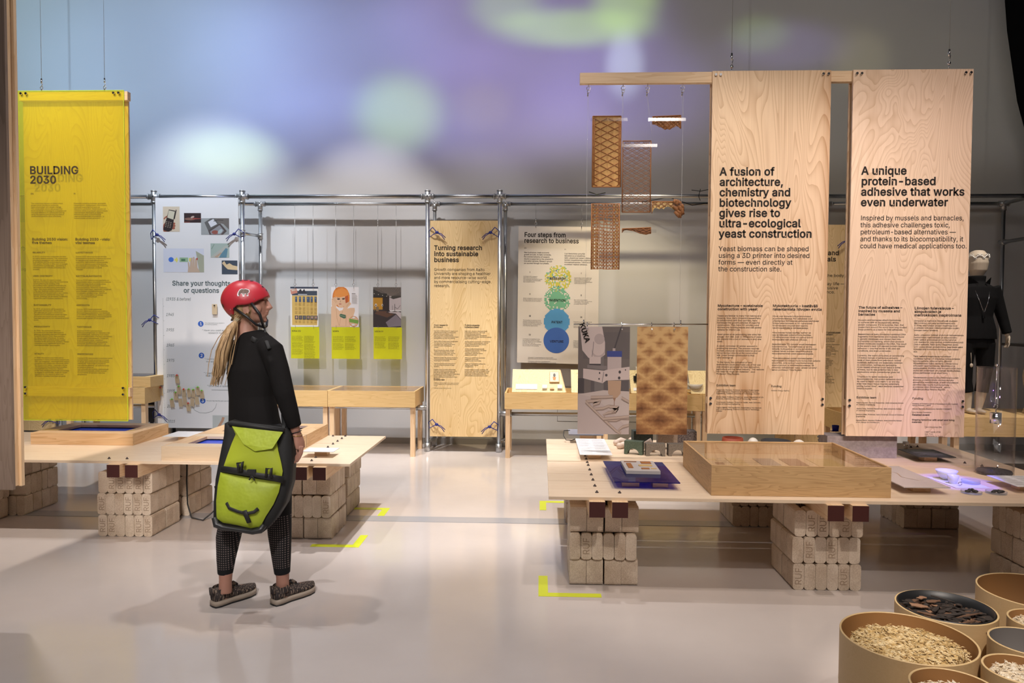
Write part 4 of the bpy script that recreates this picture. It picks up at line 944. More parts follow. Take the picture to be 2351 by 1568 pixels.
sh = [(rc(0, 0, 1, 1), (.78, .75, .76)), ([(0, .5), (.1, .45), (.3, .6), (.7, .52), (.85, .52), (.86, .6), (.78, .78), (.68, 1), (0, 1)], SK),
      (ell(.36, .25, .31, .27), OR), (rc(.52, .2, .67, .42), OR), ([(.14, .22), (.55, .2), (.56, .4), (.42, .51), (.3, .52), (.2, .42)], SK), ([(.1, .24), (.14, .08), (.4, .02), (.62, .1), (.64, .24), (.5, .235), (.3, .26)], (.76, .28, .06)), ([(.5, .24), (.62, .2), (.6, .4), (.53, .42)], (.48, .10, .03)),
      (ell(.27, .305, .055, .016, 12), (.08, .05, .05)), (ell(.45, .30, .055, .016, 12, -.1), (.08, .05, .05)), (band([(.20, .27), (.32, .285)], .006), (.25, .12, .06)), (band([(.39, .285), (.52, .27)], .006), (.25, .12, .06)), (ell(.33, .425, .05, .014, 12), (.5, .16, .12)), ([(.34, .32), (.36, .38), (.31, .385)], SKD),
      ([(.02, .3), (.12, .25), (.2, .33), (.24, .4), (.17, .52), (.2, .78), (.3, .98), (.02, .98), (.08, .6), (.02, .45)], SK), (band([(.02, .3), (.1, .32), (.18, .4)], .006), SKD), (band([(.05, .27), (.13, .3), (.21, .38)], .006), SKD), (band([(.18, .55), (.21, .78), (.29, .97)], .007), SKD),
      ([(.5, .42), (.66, .36), (.73, .42), (.62, .5), (.54, .6), (.52, .68), (.54, .98), (.28, .98), (.32, .8), (.4, .6)], SK), (band([(.42, .6), (.34, .78), (.30, .97)], .007), SKD), (band([(.55, .72), (.53, .97)], .007), SKD), (band([(.55, .50), (.68, .4)], .005), SKD), (band([(.56, .47), (.66, .37)], .004), SKD),
      ([(.30, .70), (.34, .67), (.53, .70), (.53, .78), (.46, .79), (.32, .745)], (.06, .13, .08)), (band([(.33, .71), (.5, .74)], .006), (.25, .32, .22)), (ell(.82, .86, .175, .135), (.55, .22, .10)), (ell(.82, .86, .16, .12), (.66, .42, .28)), ([(.65, .79), (.99, .83), (.98, .92), (.66, .88)], (.17, .33, .06)), (ell(.82, .76, .05, .02), (.7, .7, .68)), (ell(.8, .945, .06, .02), (.7, .7, .68)),
      (rc(.75, .155, .88, .175), (.3, .27, .26))]
for r in range(16): sh.append((rc(.75, .195+r*.0145, .92+.05*((r*5) % 4)/4, .20+r*.0145), (.55, .52, .5)))
print_set(-2.553, -2.213, sh, 'hanging print of a person with an orange bob haircut above a lime caption', 'MORPH', lens=(2, 2))
sh = [(rc(0, 0, 1, .24), (.10, .085, .075)), (rc(.0, .22, .6, .62), (.022, .018, .016)), (rc(0, .26, .34, .58), (.50, .25, .025)), ([(.0, .56), (.4, .56), (.45, .62), (0, .63)], (.04, .03, .03)),
      (rc(.58, .22, 1, .58), (.48, .42, .43)), ([(.58, .25), (1, .12), (1, .25), (.72, .3)], (.05, .045, .04)), (rc(0, .6, 1, 1), (.035, .022, .022)), ([(.15, .6), (.45, .6), (.75, .68), (.5, .76), (.05, .66)], (.11, .055, .035)),
      ([(.45, .63), (.8, .59), (1, .63), (1, .80), (.82, .66)], (.50, .44, .45)), ([(.82, .68), (1, .82), (1, .97), (.55, 1), (.45, .88)], (.20, .17, .20)), (ell(.1, .45, .04, .04, 14), (.75, .68, .6)), (ell(.1, .455, .018, .028, 10), (.02, .02, .02)), (ell(.33, .45, .03, .035, 14), (.65, .58, .5)), (ell(.335, .455, .013, .024, 10), (.02, .02, .02)), (rc(.04, .42, .06, .6), (.3, .17, .05)), (rc(.1, .49, .2, .6), (.22, .15, .08)),
      (rc(.51, .3, .535, .63), (.02, .015, .015)), (rc(.77, .42, .785, .62), (.04, .03, .03)), (rc(.69, .46, .70, .57), (.04, .03, .03)), (band([(.78, .5), (.88, .54), (.98, .45)], .006), (.1, .08, .08)), (ell(.78, .61, .1, .01, 12), (.05, .04, .04)), (ell(.52, .635, .07, .01, 12), (.03, .02, .02))]
for i in range(12):
    sh.append((band([(.15+i*.075, 0), (.62+i*.04, .22)], .0035), (.28, .23, .2))); 
    if i < 7: sh.append((band([(0, .02+i*.03), (1, .01+i*.028)], .0028), (.26, .21, .18)))
sh += [(rc(0, .16, .5, .26), (.03, .026, .024)), ([(0, .05), (0, .2), (.45, .2)], (.04, .035, .03))]
for i in range(5): sh.append((ell(.04+i*.15, .165+i*.02, .012, .009, 8), (.9, .85, .7)))
print_set(-2.036, -1.694, sh, 'hanging dark photo of an exhibition hall above a lime caption', 'VISION 99', lens=(2, 2))
# ================================================================== display cases along the wall
def display_case(x0, x1, lab, zb=.565, zt=.745, y0=8.15, y1=8.77, glass=True):
    t = thing('display_case', lab, 'display case', ((x0+x1)/2, (y0+y1)/2, 0))
    e = .02
    mb = MB().box((x0, y0, zb), (x1, y0+e, zt)); part('side_board', mb, DISPW, t)
    part('side_board', MB().box((x0, y1-e, zb), (x1, y1, zt)), DISPW, t)
    part('side_board', MB().box((x0, y0+e, zb), (x0+e, y1-e, zt)), DISPW, t)
    part('side_board', MB().box((x1-e, y0+e, zb), (x1, y1-e, zt)), DISPW, t)
    part('base_board', MB().box((x0+e, y0+e, zb+.02), (x1-e, y1-e, zb+.035)), DISPW, t)
    for x in (x0+.01, x1-.06):
        for y in (y0+.03, y1-.09): part('leg', MB().box((x, y, 0), (x+.05, y+.06, zb)), PINEZ, t)
    if glass: part('glass_lid', MB().box((x0+.012, y0+.012, zt-.006), (x1-.012, y1-.012, zt+.001)), GLASS, t)
    return t
display_case(-2.392, -1.400, 'glass-topped wooden display case left of the Turning research panel')
display_case(-3.395, -2.397, 'wooden display case behind the woman, next to the case with visible legs')
display_case(-5.45, -4.50, 'low wooden display case at far left behind the yellow sheet', zb=.575, zt=.76)
UB = thing('display_box', 'smaller wooden box standing on the far left display case', 'box', (-4.9, 8.4, .76))
part('box_body', MB().box((-5.3, 8.2, .762), (-4.46, 8.7, .88)), DISPW, UB); part('box_screen', MB().box((-5.2, 8.26, .879), (-4.56, 8.64, .884)), mat('dark_screen', (.03, .03, .05), .2), UB)
single('dark_crate', MB().box((-4.75, 8.60, .30), (-4.45, 8.85, .53)).box((-4.76, 8.59, .52), (-4.44, 8.86, .54)).box((-4.70, 8.62, 0), (-4.67, 8.65, .3)).box((-4.52, 8.62, 0), (-4.49, 8.65, .3)).box((-4.70, 8.80, 0), (-4.67, 8.83, .3)).box((-4.52, 8.80, 0), (-4.49, 8.83, .3)), mat('dark_lacquer', (.02, .02, .024), .4), 'dark crate on legs left of the white timeline poster post', 'crate')
for i, (a, b) in enumerate(((-.393, .70), (.703, 1.80), (1.803, 2.90))):
    display_case(a, b, ['wooden display case right of the Turning research panel, first in its row', 'second wooden display case of the row, behind the hanging photos', 'third wooden display case of the row, behind the first hanging board'][i], zb=.558, zt=.738, glass=False)
# slanted plywood display boards standing in the cases
LITW = plywood('slanted_plywood', (.52, .36, .14), (.84, .70, .40), (5, 5, 2.4), 10, patch=.1)
for i, x0 in enumerate((-.312, .355, 1.02, 1.685, 2.31)):
    x1 = x0+.60
    t = thing('slanted_board', ['slanted plywood display board with small framed card, nearest the Turning research panel', 'slanted plywood board partly behind the hanging robot photo', 'slanted plywood board between the robot photo and the amber photo', 'slanted plywood board with white dish, left of first large board', 'slanted plywood board hidden behind the first large hanging board'][i], 'display board', ((x0+x1)/2, 8.3, .74))
    z0, z1, ya, yb = .745, .985, 8.19, 8.42
    part('sloping_face', MB().hexa([(x0, ya, z0), (x1, ya, z0), (x1, ya+.02, z0), (x0, ya+.02, z0)], [(x0+.0, yb, z1), (x1-.06, yb, z1), (x1-.06, yb+.02, z1), (x0, yb+.02, z1)]), LITW, t)
    part('end_board', MB().hexa([(x1-.002, ya+.02, z0), (x1+.012, ya+.02, z0), (x1+.012, yb+.1, z0), (x1-.002, yb+.1, z0)], [(x1-.062, yb+.015, z1-.008), (x1-.048, yb+.015, z1-.008), (x1-.048, yb+.1, z1-.008), (x1-.062, yb+.1, z1-.008)]), BOXW, t)
    part('base_board', MB().box((x0, ya, .74), (x1, yb+.1, .746)), DISPW, t)
def on_slope(x, f, h=.012): return (x, 8.19+.23*f-h*.72, .745+.24*f+h*.69)
t = thing('framed_card', 'small framed card with a brown shell picture on the slanted board', 'card', on_slope(.16, .6))
a, b, c, d = on_slope(.11, .40, .002), on_slope(.22, .40, .002), on_slope(.22, .86, .002), on_slope(.11, .86, .002)
a2, b2, c2, d2 = on_slope(.11, .40, .022), on_slope(.22, .40, .022), on_slope(.22, .86, .022), on_slope(.11, .86, .022)
part('frame', MB().hexa([a, b, c, d], [a2, b2, c2, d2]), BOXW, t)
picture('card_print', t, lambda u, v, h: on_slope(.116+u*.098, .84-v*.42, .023+h), [(ell(.5, .35, .14, .2), (.12, .1, .1)), ([(.3, .5), (.7, .55), (.6, .9), (.35, .85)], (.5, .22, .08))], None, (.72, .62, .5))
def slope_sheet(x0, x1, f0, f1, m, nm, lab, cat, hh=.006):
    single(nm, MB().hexa([on_slope(x0, f0, .001), on_slope(x1, f0, .001), on_slope(x1, f1, .001), on_slope(x0, f1, .001)], [on_slope(x0, f0, hh), on_slope(x1, f0, hh), on_slope(x1, f1, hh), on_slope(x0, f1, hh)]), m, lab, cat)
slope_sheet(-.27, -.03, .12, .34, WHITEP, 'caption_card', 'white caption card low on the first slanted board', 'card')
slope_sheet(.03, .08, .12, .26, WHITEP, 'sample_block', 'small white sample block, left of the three on the slanted board', 'sample', .03)
slope_sheet(.115, .16, .10, .16, BOXW, 'sample_block', 'small brown sample block, middle of the three on the slanted board', 'sample', .02)
slope_sheet(.20, .25, .12, .27, WHITEP, 'sample_block', 'small white sample block, right of the three on the slanted board', 'sample', .03)
slope_sheet(1.05, 1.13, .10, .22, WHITEP, 'caption_card', 'small white caption card beside the hanging robot photo', 'card')
mb = MB().tube([on_slope(1.08, .55, .06), on_slope(1.16, .55, .06)], .04, 16); single('small_device', mb.box((1.06, 8.28, .87), (1.18, 8.34, .93)), BLACK, 'small black device on the slanted board between the two hanging photos', 'device')
single('paper_stack', MB().box((1.10, 8.42, .97), (1.2, 8.5, 1.02)), WHITEP, 'white paper stack behind the device between the hanging photos', 'paper')
mb = MB().lathe([(.001, .0), (.05, .0), (.085, .05), (.088, .05), (.055, -.004), (.001, -.004)], (1.74, 8.27, .80), 28)
single('shell_dish', mb, mat('porcelain', (.75, .72, .66), .3), 'white shell-like dish on the slanted board left of the first large board', 'dish')

# right-hand far table with the mannequin
TBL = display_case(3.90, 6.6, 'long wooden case carrying the mannequin at far right', zb=.49, zt=.672, y0=7.0, y1=7.7, glass=False)
part('top_board', MB().box((3.92, 7.02, .655), (6.58, 7.68, .672)), DISPW, TBL)
display_case(2.93, 3.86, 'wooden case hidden mostly behind the second hanging board', zb=.49, zt=.672, y0=7.0, y1=7.7, glass=False)
MN = thing('mannequin', 'headless-faced cream mannequin in black zip jacket and trousers with a white crown', 'mannequin', (4.24, 7.3, .672))
MANN = mat('mannequin_cream', (.52, .44, .34), .55)
MBK = mat('black_cloth', (.006, .006, .0065), .85, spec=.15)
mx, my = 4.24, 7.3
mb = MB()
mb.tube([(mx, my, 2.03), (mx, my-.01, 2.07), (mx, my-.01, 2.13), (mx, my, 2.20), (mx, my+.01, 2.245), (mx, my+.01, 2.262)], [(.06, .05), (.078, .08), (.088, .098), (.085, .10), (.06, .07), (.02, .02)], 20, ref=(1, 0, 0))
mb.tube([(mx, my+.01, 1.90), (mx, my+.01, 2.08)], [.062, .055], 16)
mb.tube([(mx, my, 1.36), (mx, my, 1.42), (mx, my, 1.6), (mx, my, 1.8), (mx, my, 1.93)], [(.13, .08), (.14, .09), (.125, .09), (.16, .10), (.07, .06)], 18, ref=(1, 0, 0))
for s in (-1, 1):
    mb.tube([(mx+s*.085, my, 1.32), (mx+s*.098, my, 1.1), (mx+s*.08, my-.01, .95), (mx+s*.065, my+.01, .84), (mx+s*.05, my+.01, .70)], [.075, .062, .045, .050, .030], 14)
    mb.ellip((mx+s*.045, my-.035, .695), (.035, .09, .024), 12, 8)
    mb.tube([(mx+s*.16, my, 1.88), (mx+s*.22, my, 1.68), (mx+s*.275, my-.02, 1.49), (mx+s*.285, my-.03, 1.44)], [.05, .04, .026, .024], 12)
    hx = mx+s*.29
    mb.ellip((hx, my-.03, 1.405), (.018, .034, .045), 12, 8)
    for k in range(4): mb.tube([(hx, my-.055+k*.017, 1.385), (hx-s*.005, my-.06+k*.018, 1.345), (hx-s*.02, my-.06+k*.018, 1.315)], [.008, .0075, .006], 7)
    mb.tube([(hx, my-.055, 1.42), (hx-s*.02, my-.085, 1.39), (hx-s*.03, my-.09, 1.36)], [.009, .008, .006], 7)
remeshed('body', mb, MANN, MN, .006, 3)
mb = MB()
mb.tube([(mx, my, 1.40), (mx, my, 1.50), (mx, my, 1.62), (mx, my, 1.80), (mx, my, 1.90), (mx, my+.005, 1.945)], [(.195, .13), (.185, .125), (.150, .11), (.185, .12), (.17, .10), (.075, .07)], 24, ref=(1, 0, 0))
for s in (-1, 1): mb.tube([(mx+s*.155, my, 1.905), (mx+s*.215, my, 1.72), (mx+s*.255, my-.01, 1.58), (mx+s*.283, my-.03, 1.455)], [.065, .056, .048, .042], 14)
mb.tube([(mx, my+.01, 1.93), (mx, my+.015, 2.01)], [(.078, .07), (.088, .08)], 18, cap=True)
remeshed('jacket', mb, MBK, MN, .008, 3)
mb = MB().tube([(mx, my, 1.47), (mx, my, 1.38), (mx, my, 1.31)], [(.16, .10), (.178, .115), (.15, .10)], 20, ref=(1, 0, 0))
for s in (-1, 1): mb.tube([(mx+s*.09, my, 1.36), (mx+s*.10, my, 1.15), (mx+s*.085, my, .98), (mx+s*.07, my, .88)], [.092, .076, .060, .062], 16)
remeshed('trousers', mb, MBK, MN, .008, 2)
mb = MB()
for s in (-1, 1): mb.add([(mx+s*.03, my-.085, 1.94), (mx+s*.10, my-.06, 2.0), (mx+s*.115, my-.02, 1.93), (mx+s*.05, my-.095, 1.90)], [(0,1,2,3)])
part('collar', mb, MBK, MN, fix=False)
mb = MB()
for s in (-1, 1): mb.tube([(mx+s*.07, my-.10, 1.865), (mx+s*.035, my-.125, 1.75), (mx+s*.003, my-.128, 1.66)], .0022, 6)
mb.box((mx-.010, my-.138, 1.60), (mx+.010, my-.126, 1.66)); part('necklace', mb, CHROME, MN)
mb = MB().tube([(mx-.11, my-.125, 1.27), (mx-.105, my-.13, 1.17)], .002, 6).ellip((mx-.105, my-.13, 1.15), (.016, .008, .02), 10, 6); part('hip_tag', mb, MANN, MN)
mb = MB()
WP = mat('white_plastic', (.75, .73, .68), .35)
for k in range(13):
    a = PI*1.02+PI*.96*k/12; rr_ = .098
    z = 2.18+.03*abs(math.sin(k*PI/3))
    cx_, cy_ = mx+.094*math.cos(a), my+.104*math.sin(a)
    pts = [(cx_+.012*math.cos(b)*-math.sin(a), cy_+.012*math.cos(b)*math.cos(a), z+.012*math.sin(b)) for b in [j*PI/4 for j in range(9)]]
    mb.tube(pts, .0035, 6)
mb.tube([(mx+.096*math.cos(a), my+.106*math.sin(a), 2.175+.03*abs(math.sin((a-PI*1.02)/(PI*.96)*12*PI/3))) for a in [PI*1.0+PI*k/36 for k in range(37)]], .005, 6)
part('crown', mb, WP, MN)
AC = thing('acrylic_case', 'clear acrylic case with a black lid holding a pale curved form, far right', 'case', (4.85, 7.3, .672))
part('case_lid', MB().box((4.64, 7.12, 1.33), (5.2, 7.55, 1.355)), BLACK, AC)
part('case_wall', MB().box((4.64, 7.12, .674), (5.2, 7.126, 1.33)), GLASS, AC); part('case_wall', MB().box((4.64, 7.126, .674), (4.646, 7.55, 1.33)), GLASS, AC)
def flame(x, z0, h, nm, lab):
    mb = MB(); pts = [(x+.03*math.sin(k*.9), 7.3, z0+h*k/8) for k in range(9)]
    mb.tube(pts, [.05*(1-.08*k)*(1 if k < 7 else .4) for k in range(9)], 12)
    single(nm, mb, MANN, lab, 'sculpture')
flame(4.76, .676, .58, 'pale_sculpture', 'pale curved form inside the acrylic case at far right')
flame(4.78, 1.357, .36, 'pale_sculpture', 'pale curved form standing on the black lid of the far right case')

# ================================================================== briquette piers
rb = random.Random(11)
def briq_mesh(letters):
    w_, d_, h_ = .0640, .0975, .1550; r = .017
    pts = []
    for cx_, cz_, a0 in ((w_/2-r, h_/2-r, 0), (-w_/2+r, h_/2-r, 90), (-w_/2+r, -h_/2+r, 180), (w_/2-r, -h_/2+r, 270)):
        for k in range(3):
            a = math.radians(a0+45*k); pts.append((cx_+r*math.cos(a), cz_+r*math.sin(a)))
    mb = MB().prism(pts, 'y', -d_/2, d_/2)
    if letters:
        g = glyphline('RUF', .0, 1); k = .10/g[2]
        mb.add([(.018-y*k, -d_/2-.0006, -.05+x*k) for x, y, z in g[0]], g[1], 1)
    me = mb.mesh('briquette', [BRIQ, BRIQD]); 
    if not letters: recalc(me)
    return me
BM, BML = briq_mesh(False), briq_mesh(True)
def pier(x0, y0, pat, lab, let=.0, top=.471, first=0):
    """24 briquettes to a layer, .395 square; pattern per layer from the floor up"""
    t = thing('briquette_pier', lab, 'briquette stack', (x0+.1975, y0+.2, 0), group='piers of pressed sawdust briquettes under the tables')
    for l, p in enumerate(pat):
        z = .0785+l*.157
        dx0, dy0 = rb.uniform(-.008, .008), rb.uniform(-.006, .006)
        na, nb = (6, 4)
        for i in range(na):
            for j in range(nb):
                if 0 < i < na-1 and 0 < j < nb-1: continue
                lx, ly = (i-2.5)*.0658, (j-1.5)*.0995
                ly += .004 if j > 1 else -.004
                if p == 'X': q = (lx, ly); rz = 0
                else: q = (ly, lx); rz = PI/2
                me = BML if (rb.random() < let) else BM
                o = link('briquette', me, t, (q[0]+dx0+rb.uniform(-.001, .001), q[1]+dy0+rb.uniform(-.0025, .0025), z), rz+rb.uniform(-.008, .008)+(PI if p == 'Y' and q[0] > 0 else 0))
    return t
pier(.190, 4.315, 'YXY', 'briquette pier at the front left corner of the right table', .3)
pier(.205, 5.62, 'XYX', 'briquette pier at the back left corner of the right table')
pier(1.492, 4.315, 'XXX', 'briquette pier under the glass-topped box, middle front of the right table', .6)
pier(1.475, 5.61, 'XXX', 'briquette pier at the middle back of the right table')
pier(2.80, 4.20, 'YXY', 'briquette pier at the right end under the right table, behind the round tubs')
pier(2.775, 5.62, 'YXX', 'briquette pier at the back right of the right table')
pier(-3.17, 5.10, 'XXX', 'briquette pier at the front of the left table, left of the woman', .65)
pier(-3.17, 5.66, 'XXX', 'briquette pier behind the one left of the woman')
pier(-1.882, 5.11, 'YXY', 'briquette pier right of the woman at the front right of the left table', .2)
pier(-1.905, 5.69, 'XXY', 'briquette pier at the back right corner of the left table')
pier(-4.465, 5.59, 'XYX', 'briquette pier at the far left beneath the left table')
pier(-4.565, 5.16, 'XYX', 'briquette pier cut by the left edge of the picture')

# ================================================================== the two low tables
def table(nm, lab, x0, x1, rows, beams, zt=.578, screws=()):
    t = thing('exhibition_table', lab, 'table', ((x0+x1)/2, rows[0][0], 0))
    for (ya, yb, n) in rows:
        dw = (yb-ya)/n
        for k in range(n):
            part('plank', MB().box((x0+rb.uniform(-.002, .002), ya+k*dw+.0012, zt-.018), (x1, ya+(k+1)*dw-.0012, zt-rb.uniform(0, .0008))), TOPW, t)
    ye = rows[-1][1]
    for (bx, y0) in beams:
        b = part('beam', MB().box((bx, y0+.002, .4715), (bx+.089, ye-.05, zt-.018)), PINEY, t)
        part('painted_end', MB().box((bx, y0, .4715), (bx+.089, y0+.002, zt-.0195)), REDEND, b)
    for x, y in screws:
        part('screw', MB().lathe([(.0105, 0), (.0095, .004), (.005, .0055), (.0045, .012), (.001, .013)], (x, y, zt), 8), mat('dark_screw', (.05, .03, .025), .5, .3), t)
    return t
sc_r = [(.335, y) for y in (4.23, 4.39, 4.55, 4.70, 4.85, 5.0, 5.10, 5.22, 5.34)]+[(.466, 4.227)]+[(2.86, y) for y in (5.99,)]+[(2.93, 5.86), (2.93, 5.70), (3.0, 5.9), (3.0, 5.25), (3.06, 5.15), (3.12, 5.08)]
table('right', 'low wooden table on briquette piers at right, carrying the glass-topped box', .055, 3.27, [(4.12, 5.138, 5), (5.152, 6.07, 4)],
      [(.282, 4.085), (.410, 4.085), (1.60, 4.085), (1.735, 4.085), (2.90, 4.085), (3.03, 4.085)], screws=sc_r)
sc_l = [(-3.034, 5.02), (-2.905, 5.02), (-1.741, 6.08), (-1.636, 6.08)]+[(-1.632, y) for y in (5.96, 5.83, 5.70, 5.56, 5.44)]+[(-1.60, 5.15), (-1.593, 5.035), (-4.1, 5.35)]
table('left', 'low wooden table on briquette piers at left, behind the woman', -5.4, -1.30, [(4.945, 6.12, 3)],
      [(-2.983, 4.905), (-2.855, 4.905), (-1.675, 4.905), (-1.545, 4.905)], screws=sc_l)
# cable between the piers of the left table
single('power_cable', MB().tube([(-2.76, 5.60, .45), (-2.755, 5.58, .30), (-2.74, 5.56, .12), (-2.70, 5.54, .02), (-2.60, 5.52, .006), (-2.50, 5.60, .10), (-2.55, 5.62, .25)], .006, 8), BLACK, 'black power cable hanging between the two piers left of the woman', 'cable')

# ================================================================== hanging boards over the right table
S53 = 5.33/1680
def stud(par, x, y, z): 
    part('stud', MB().tube([(x, y, z), (x, y-.014, z)], .009, 12), CHROME, par)
BMX = thing('hanging_rail', 'long pine rail hung from steel wires, carrying the yeast samples and both boards', 'rail', (1.6, 5.37, 3.28))
part('rail_beam', MB().box((.275, 5.35, 3.278), (3.02, 5.395, 3.353)), PINE, BMX)
for x in (.338, .587, .763, 1.014):
    mb = MB().tube([(x, 5.372, 3.28), (x, 5.372, 3.262)], .003, 6)
    mb.tube([(x+.014*math.sin(a), 5.372, 3.248+.014*math.cos(a)) for a in [k*PI/6 for k in range(13)]], .0028, 6)
    mb.tube([(x+.009*math.sin(a), 5.372, 3.226+.012*math.cos(a)) for a in [k*PI/6 for k in range(13)]], .0025, 6)
    mb.tube([(x-.004, 5.372, 3.218), (x-.006, 5.372, 3.188)], .005, 8)
    part('eye_hook', mb, CHROME, BMX)
for x, y in ((1.36, 5.372), (2.863, 5.33)):
    mb = MB().tube([(x, y, 3.355), (x, y, 3.38)], .004, 6).ellip((x, y, 3.395), (.012, .012, .014), 10, 8)
    mb.tube([(x, y, 3.405), (x+.01, y, 3.45), (x-.01, y, 3.47)], .0035, 6); mb.tube([(x, y, 3.44), (x, y, 3.49)], .007, 8)
    part('eye_hook', mb, CHROME, BMX); part('wire', MB().tube([(x, y, 3.48), (x, y, 8.9)], .0018, 6), WIRE, BMX)

def big_panel(x0, x1, zb, zt, lab, m, mr):
    t = thing('hanging_board', lab, 'sign', ((x0+x1)/2, 5.36, zb))
    part('front_sheet', slab(x0, x1, 5.33, 5.348, zb, zt), m, t)
    part('rear_sheet', slab(x0, x1, 5.397, 5.413, zb, zt-.003), mr, t)
    part('batten', slab(x0+.002, x1-.01, 5.349, 5.396, zb+.215, zb+.262), PINE, t)
    for x in (x0+.022, x0+.055, x1-.022, x1-.058): stud(t, x, 5.33, zt-.028)
    for x in (x0+.018, x1-.02):
        for z in (zb+.22, zb+.26): stud(t, x, 5.33, z)
    return t
PA = big_panel(1.216, 2.049, .755, 3.352, 'large plywood hanging board headed A fusion of architecture, chemistry and biotechnology', PLY, PLY)
PB = big_panel(2.203, 3.034, .749, 3.353, 'large plywood hanging board headed A unique protein-based adhesive', PLYP, PLY)
pl = P(1.216, 3.352, S53, 5.3288)
text('heading', PA, 'A fusion of\narchitecture,\nchemistry and\nbiotechnology\ngives rise to\nultra-ecological\nyeast construction', 19, 233, 23.2, 24, pl, INK, fit=207, bold=.024, res=4)
text('subheading', PA, 'Yeast biomass can be shaped\nusing a 3D printer into desired\nforms — even directly at\nthe construction site.', 19, 403, 15.2, 15, pl, INK, fit=203, bold=.006, res=3)
text('column_heading', PA, 'Mycotecture – sustainable\nconstruction with yeast', 19, 529, 7.7, 7.5, pl, INK, fit=101, bold=.025)
text('column_heading', PA, 'Mykotektuuria – kestävää\nrakentamista hiivojen avulla', 142.5, 529, 7.7, 7.5, pl, INK, fit=109, bold=.025)
text('body_text', PA, '''Yeasts are familiar to many from baking and
brewing. Now, Aalto University researchers,
in collaboration with their partners, have
harnessed the growth potential of yeast for
construction. They have 3D-printed yeast
biomass into building blocks and wall panels
suitable for interior use.

Yeast grows at an astonishing rate when fed
a sugar-rich diet. Just 10 milligrams of yeast
can expand into a ton of biomass in only one
week.

A robot-controlled 3D printer assisted in
printing the biomass. The process requires
no heat, produces no waste material and can
be carried out directly at the construction
site. Yeast-based construction is thus
ultra-ecological.

"In the future, the cultivation of new
biomaterials could also make use of the vast
side streams generated by food production,
agriculture and the forest industry. This reduces
the need for virgin raw materials", says
Professor Tiina Nypelö.''', 18.5, 551, 5.29, 5, pl, INK, fit=107, res=1, bold=.004)
text('body_text', PA, '''Hiivat ovat monelle tuttuja leivonnassa
ja panimotuotteissa. Nyt aaltolaiset ovat
yhteistyössä kumppaniensa kanssa käyttäneet
hiivoja rakentamiseen ja 3D-tulostaneet
hiivamassasta sisustukseen sopivia
rakennuspalikoita ja seinäpaneeleja.

Hiiva kasvaa hurjaa vauhtia, kunhan se
saa syödäkseen sokeripitoista ravintoa.
10 milligrammaa hiivaa voi paisua tonnin
biomassaksi vain yhdessä viikossa.

Robottiohjattu 3D-tulostin avusti biomassan
tulostamisessa. Tulostamiseen ei tarvita
lämpöä, hukkapaloja ei synny ja tulostaminen
voidaan tehdä suoraan rakennuspaikalla.
Hiivarakentaminen onkin superekologista.

"Tulevaisuudessa uusien biomateriaalien
kasvatuksessa voidaan myös hyödyntää valtavia
sivuvirtoja, joita syntyy ruoantuotannossa,
maanviljelyssä, ja metsäteollisuudessa. Se
vähentää neitseellisen raaka-aineen tarvetta",
sanoo professori Tiina Nypelö.''', 142.5, 551.5, 5.29, 5, pl, INK, fit=108, res=1, bold=.004)
text('column_heading', PA, 'Exhibition team', 19, 710, 6.5, 6.4, pl, INK, fit=43, bold=.015)
text('column_heading', PA, 'Funding', 142, 711, 6.5, 6.4, pl, INK, fit=23, bold=.015)
text('body_text', PA, '''Malgorzata Zboinska, Professor, Architect, Project leader
and Photographer, Department of Architecture and Civil
Engineering, Chalmers University of Technology, Sweden

Cecilia Geijer, Professor, Project co-leader, Department of Life
Sciences, Chalmers University of Technology, Sweden

Tiina Nypelö, Professor, Project co-leader, Aalto University
School of Chemical Engineering

Yagmur Bektas, PhD researcher, Department of Architecture
and Civil Engineering, Chalmers University of Technology,
Sweden''', 19, 719.5, 4.02, 3.9, pl, INK, fit=106, res=1, bold=.006)
text('body_text', PA, 'Swedish Energy Agency', 142, 720, 4.2, 4, pl, INK, fit=41, res=1)
pl = P(2.203, 3.353, S53, 5.3288)
text('heading', PB, 'A unique\nprotein-based\nadhesive that works\neven underwater', 22, 232, 23.4, 24, pl, INK, fit=227, bold=.024, res=4)
text('subheading', PB, 'Inspired by mussels and barnacles,\nthis adhesive challenges toxic,\npetroleum-based alternatives —\nand thanks to its biocompatibility, it\ncould have medical applications too.', 22.5, 334, 15.6, 15, pl, INK, fit=234, bold=.006, res=3)
text('column_heading', PB, 'The future of adhesives –\ninspired by mussels and\nbarnacles', 22, 532, 7.8, 7.5, pl, INK, fit=97, bold=.025)
text('column_heading', PB, 'Liimojen tulevaisuus –\nsimpukoiden ja\nmerirokkojen inspiroimana', 146, 533, 7.8, 7.5, pl, INK, fit=103, bold=.025)
text('body_text', PB, '''Mussels and barnacles attach themselves
to surfaces with an exceptionally strong
protein compound. It's no surprise, then, that
researchers around the world have long studied
these proteins as a basis for new adhesives.

Researchers at Aalto University combined DNA
fragments from barnacles and mussels found
in genetic databases and cloned them into
Escherichia coli bacteria, which then produce
protein molecules based on the DNA. The result
is the world's best 100 percent protein-based
adhesive — one that works in dry and wet
conditions, and even underwater.

Currently, the world consumes an astonishing
19 million tonnes of adhesives annually,
most of them made from petroleum-based
materials. Adhesives are especially common
in construction, textiles and packaging.
A bio-based adhesive could replace some
of these, but its real potential lies in new
applications where conventional glues fail.

"Thanks to its water resistance and
biocompatibility, this protein adhesive could
be used to repair coral reefs — or one day
even heal major tissue injuries, potentially
saving human lives", says doctoral researcher
Helena Aspelin.''', 22, 559.5, 5.33, 5, pl, INK, fit=108, res=1, bold=.004)
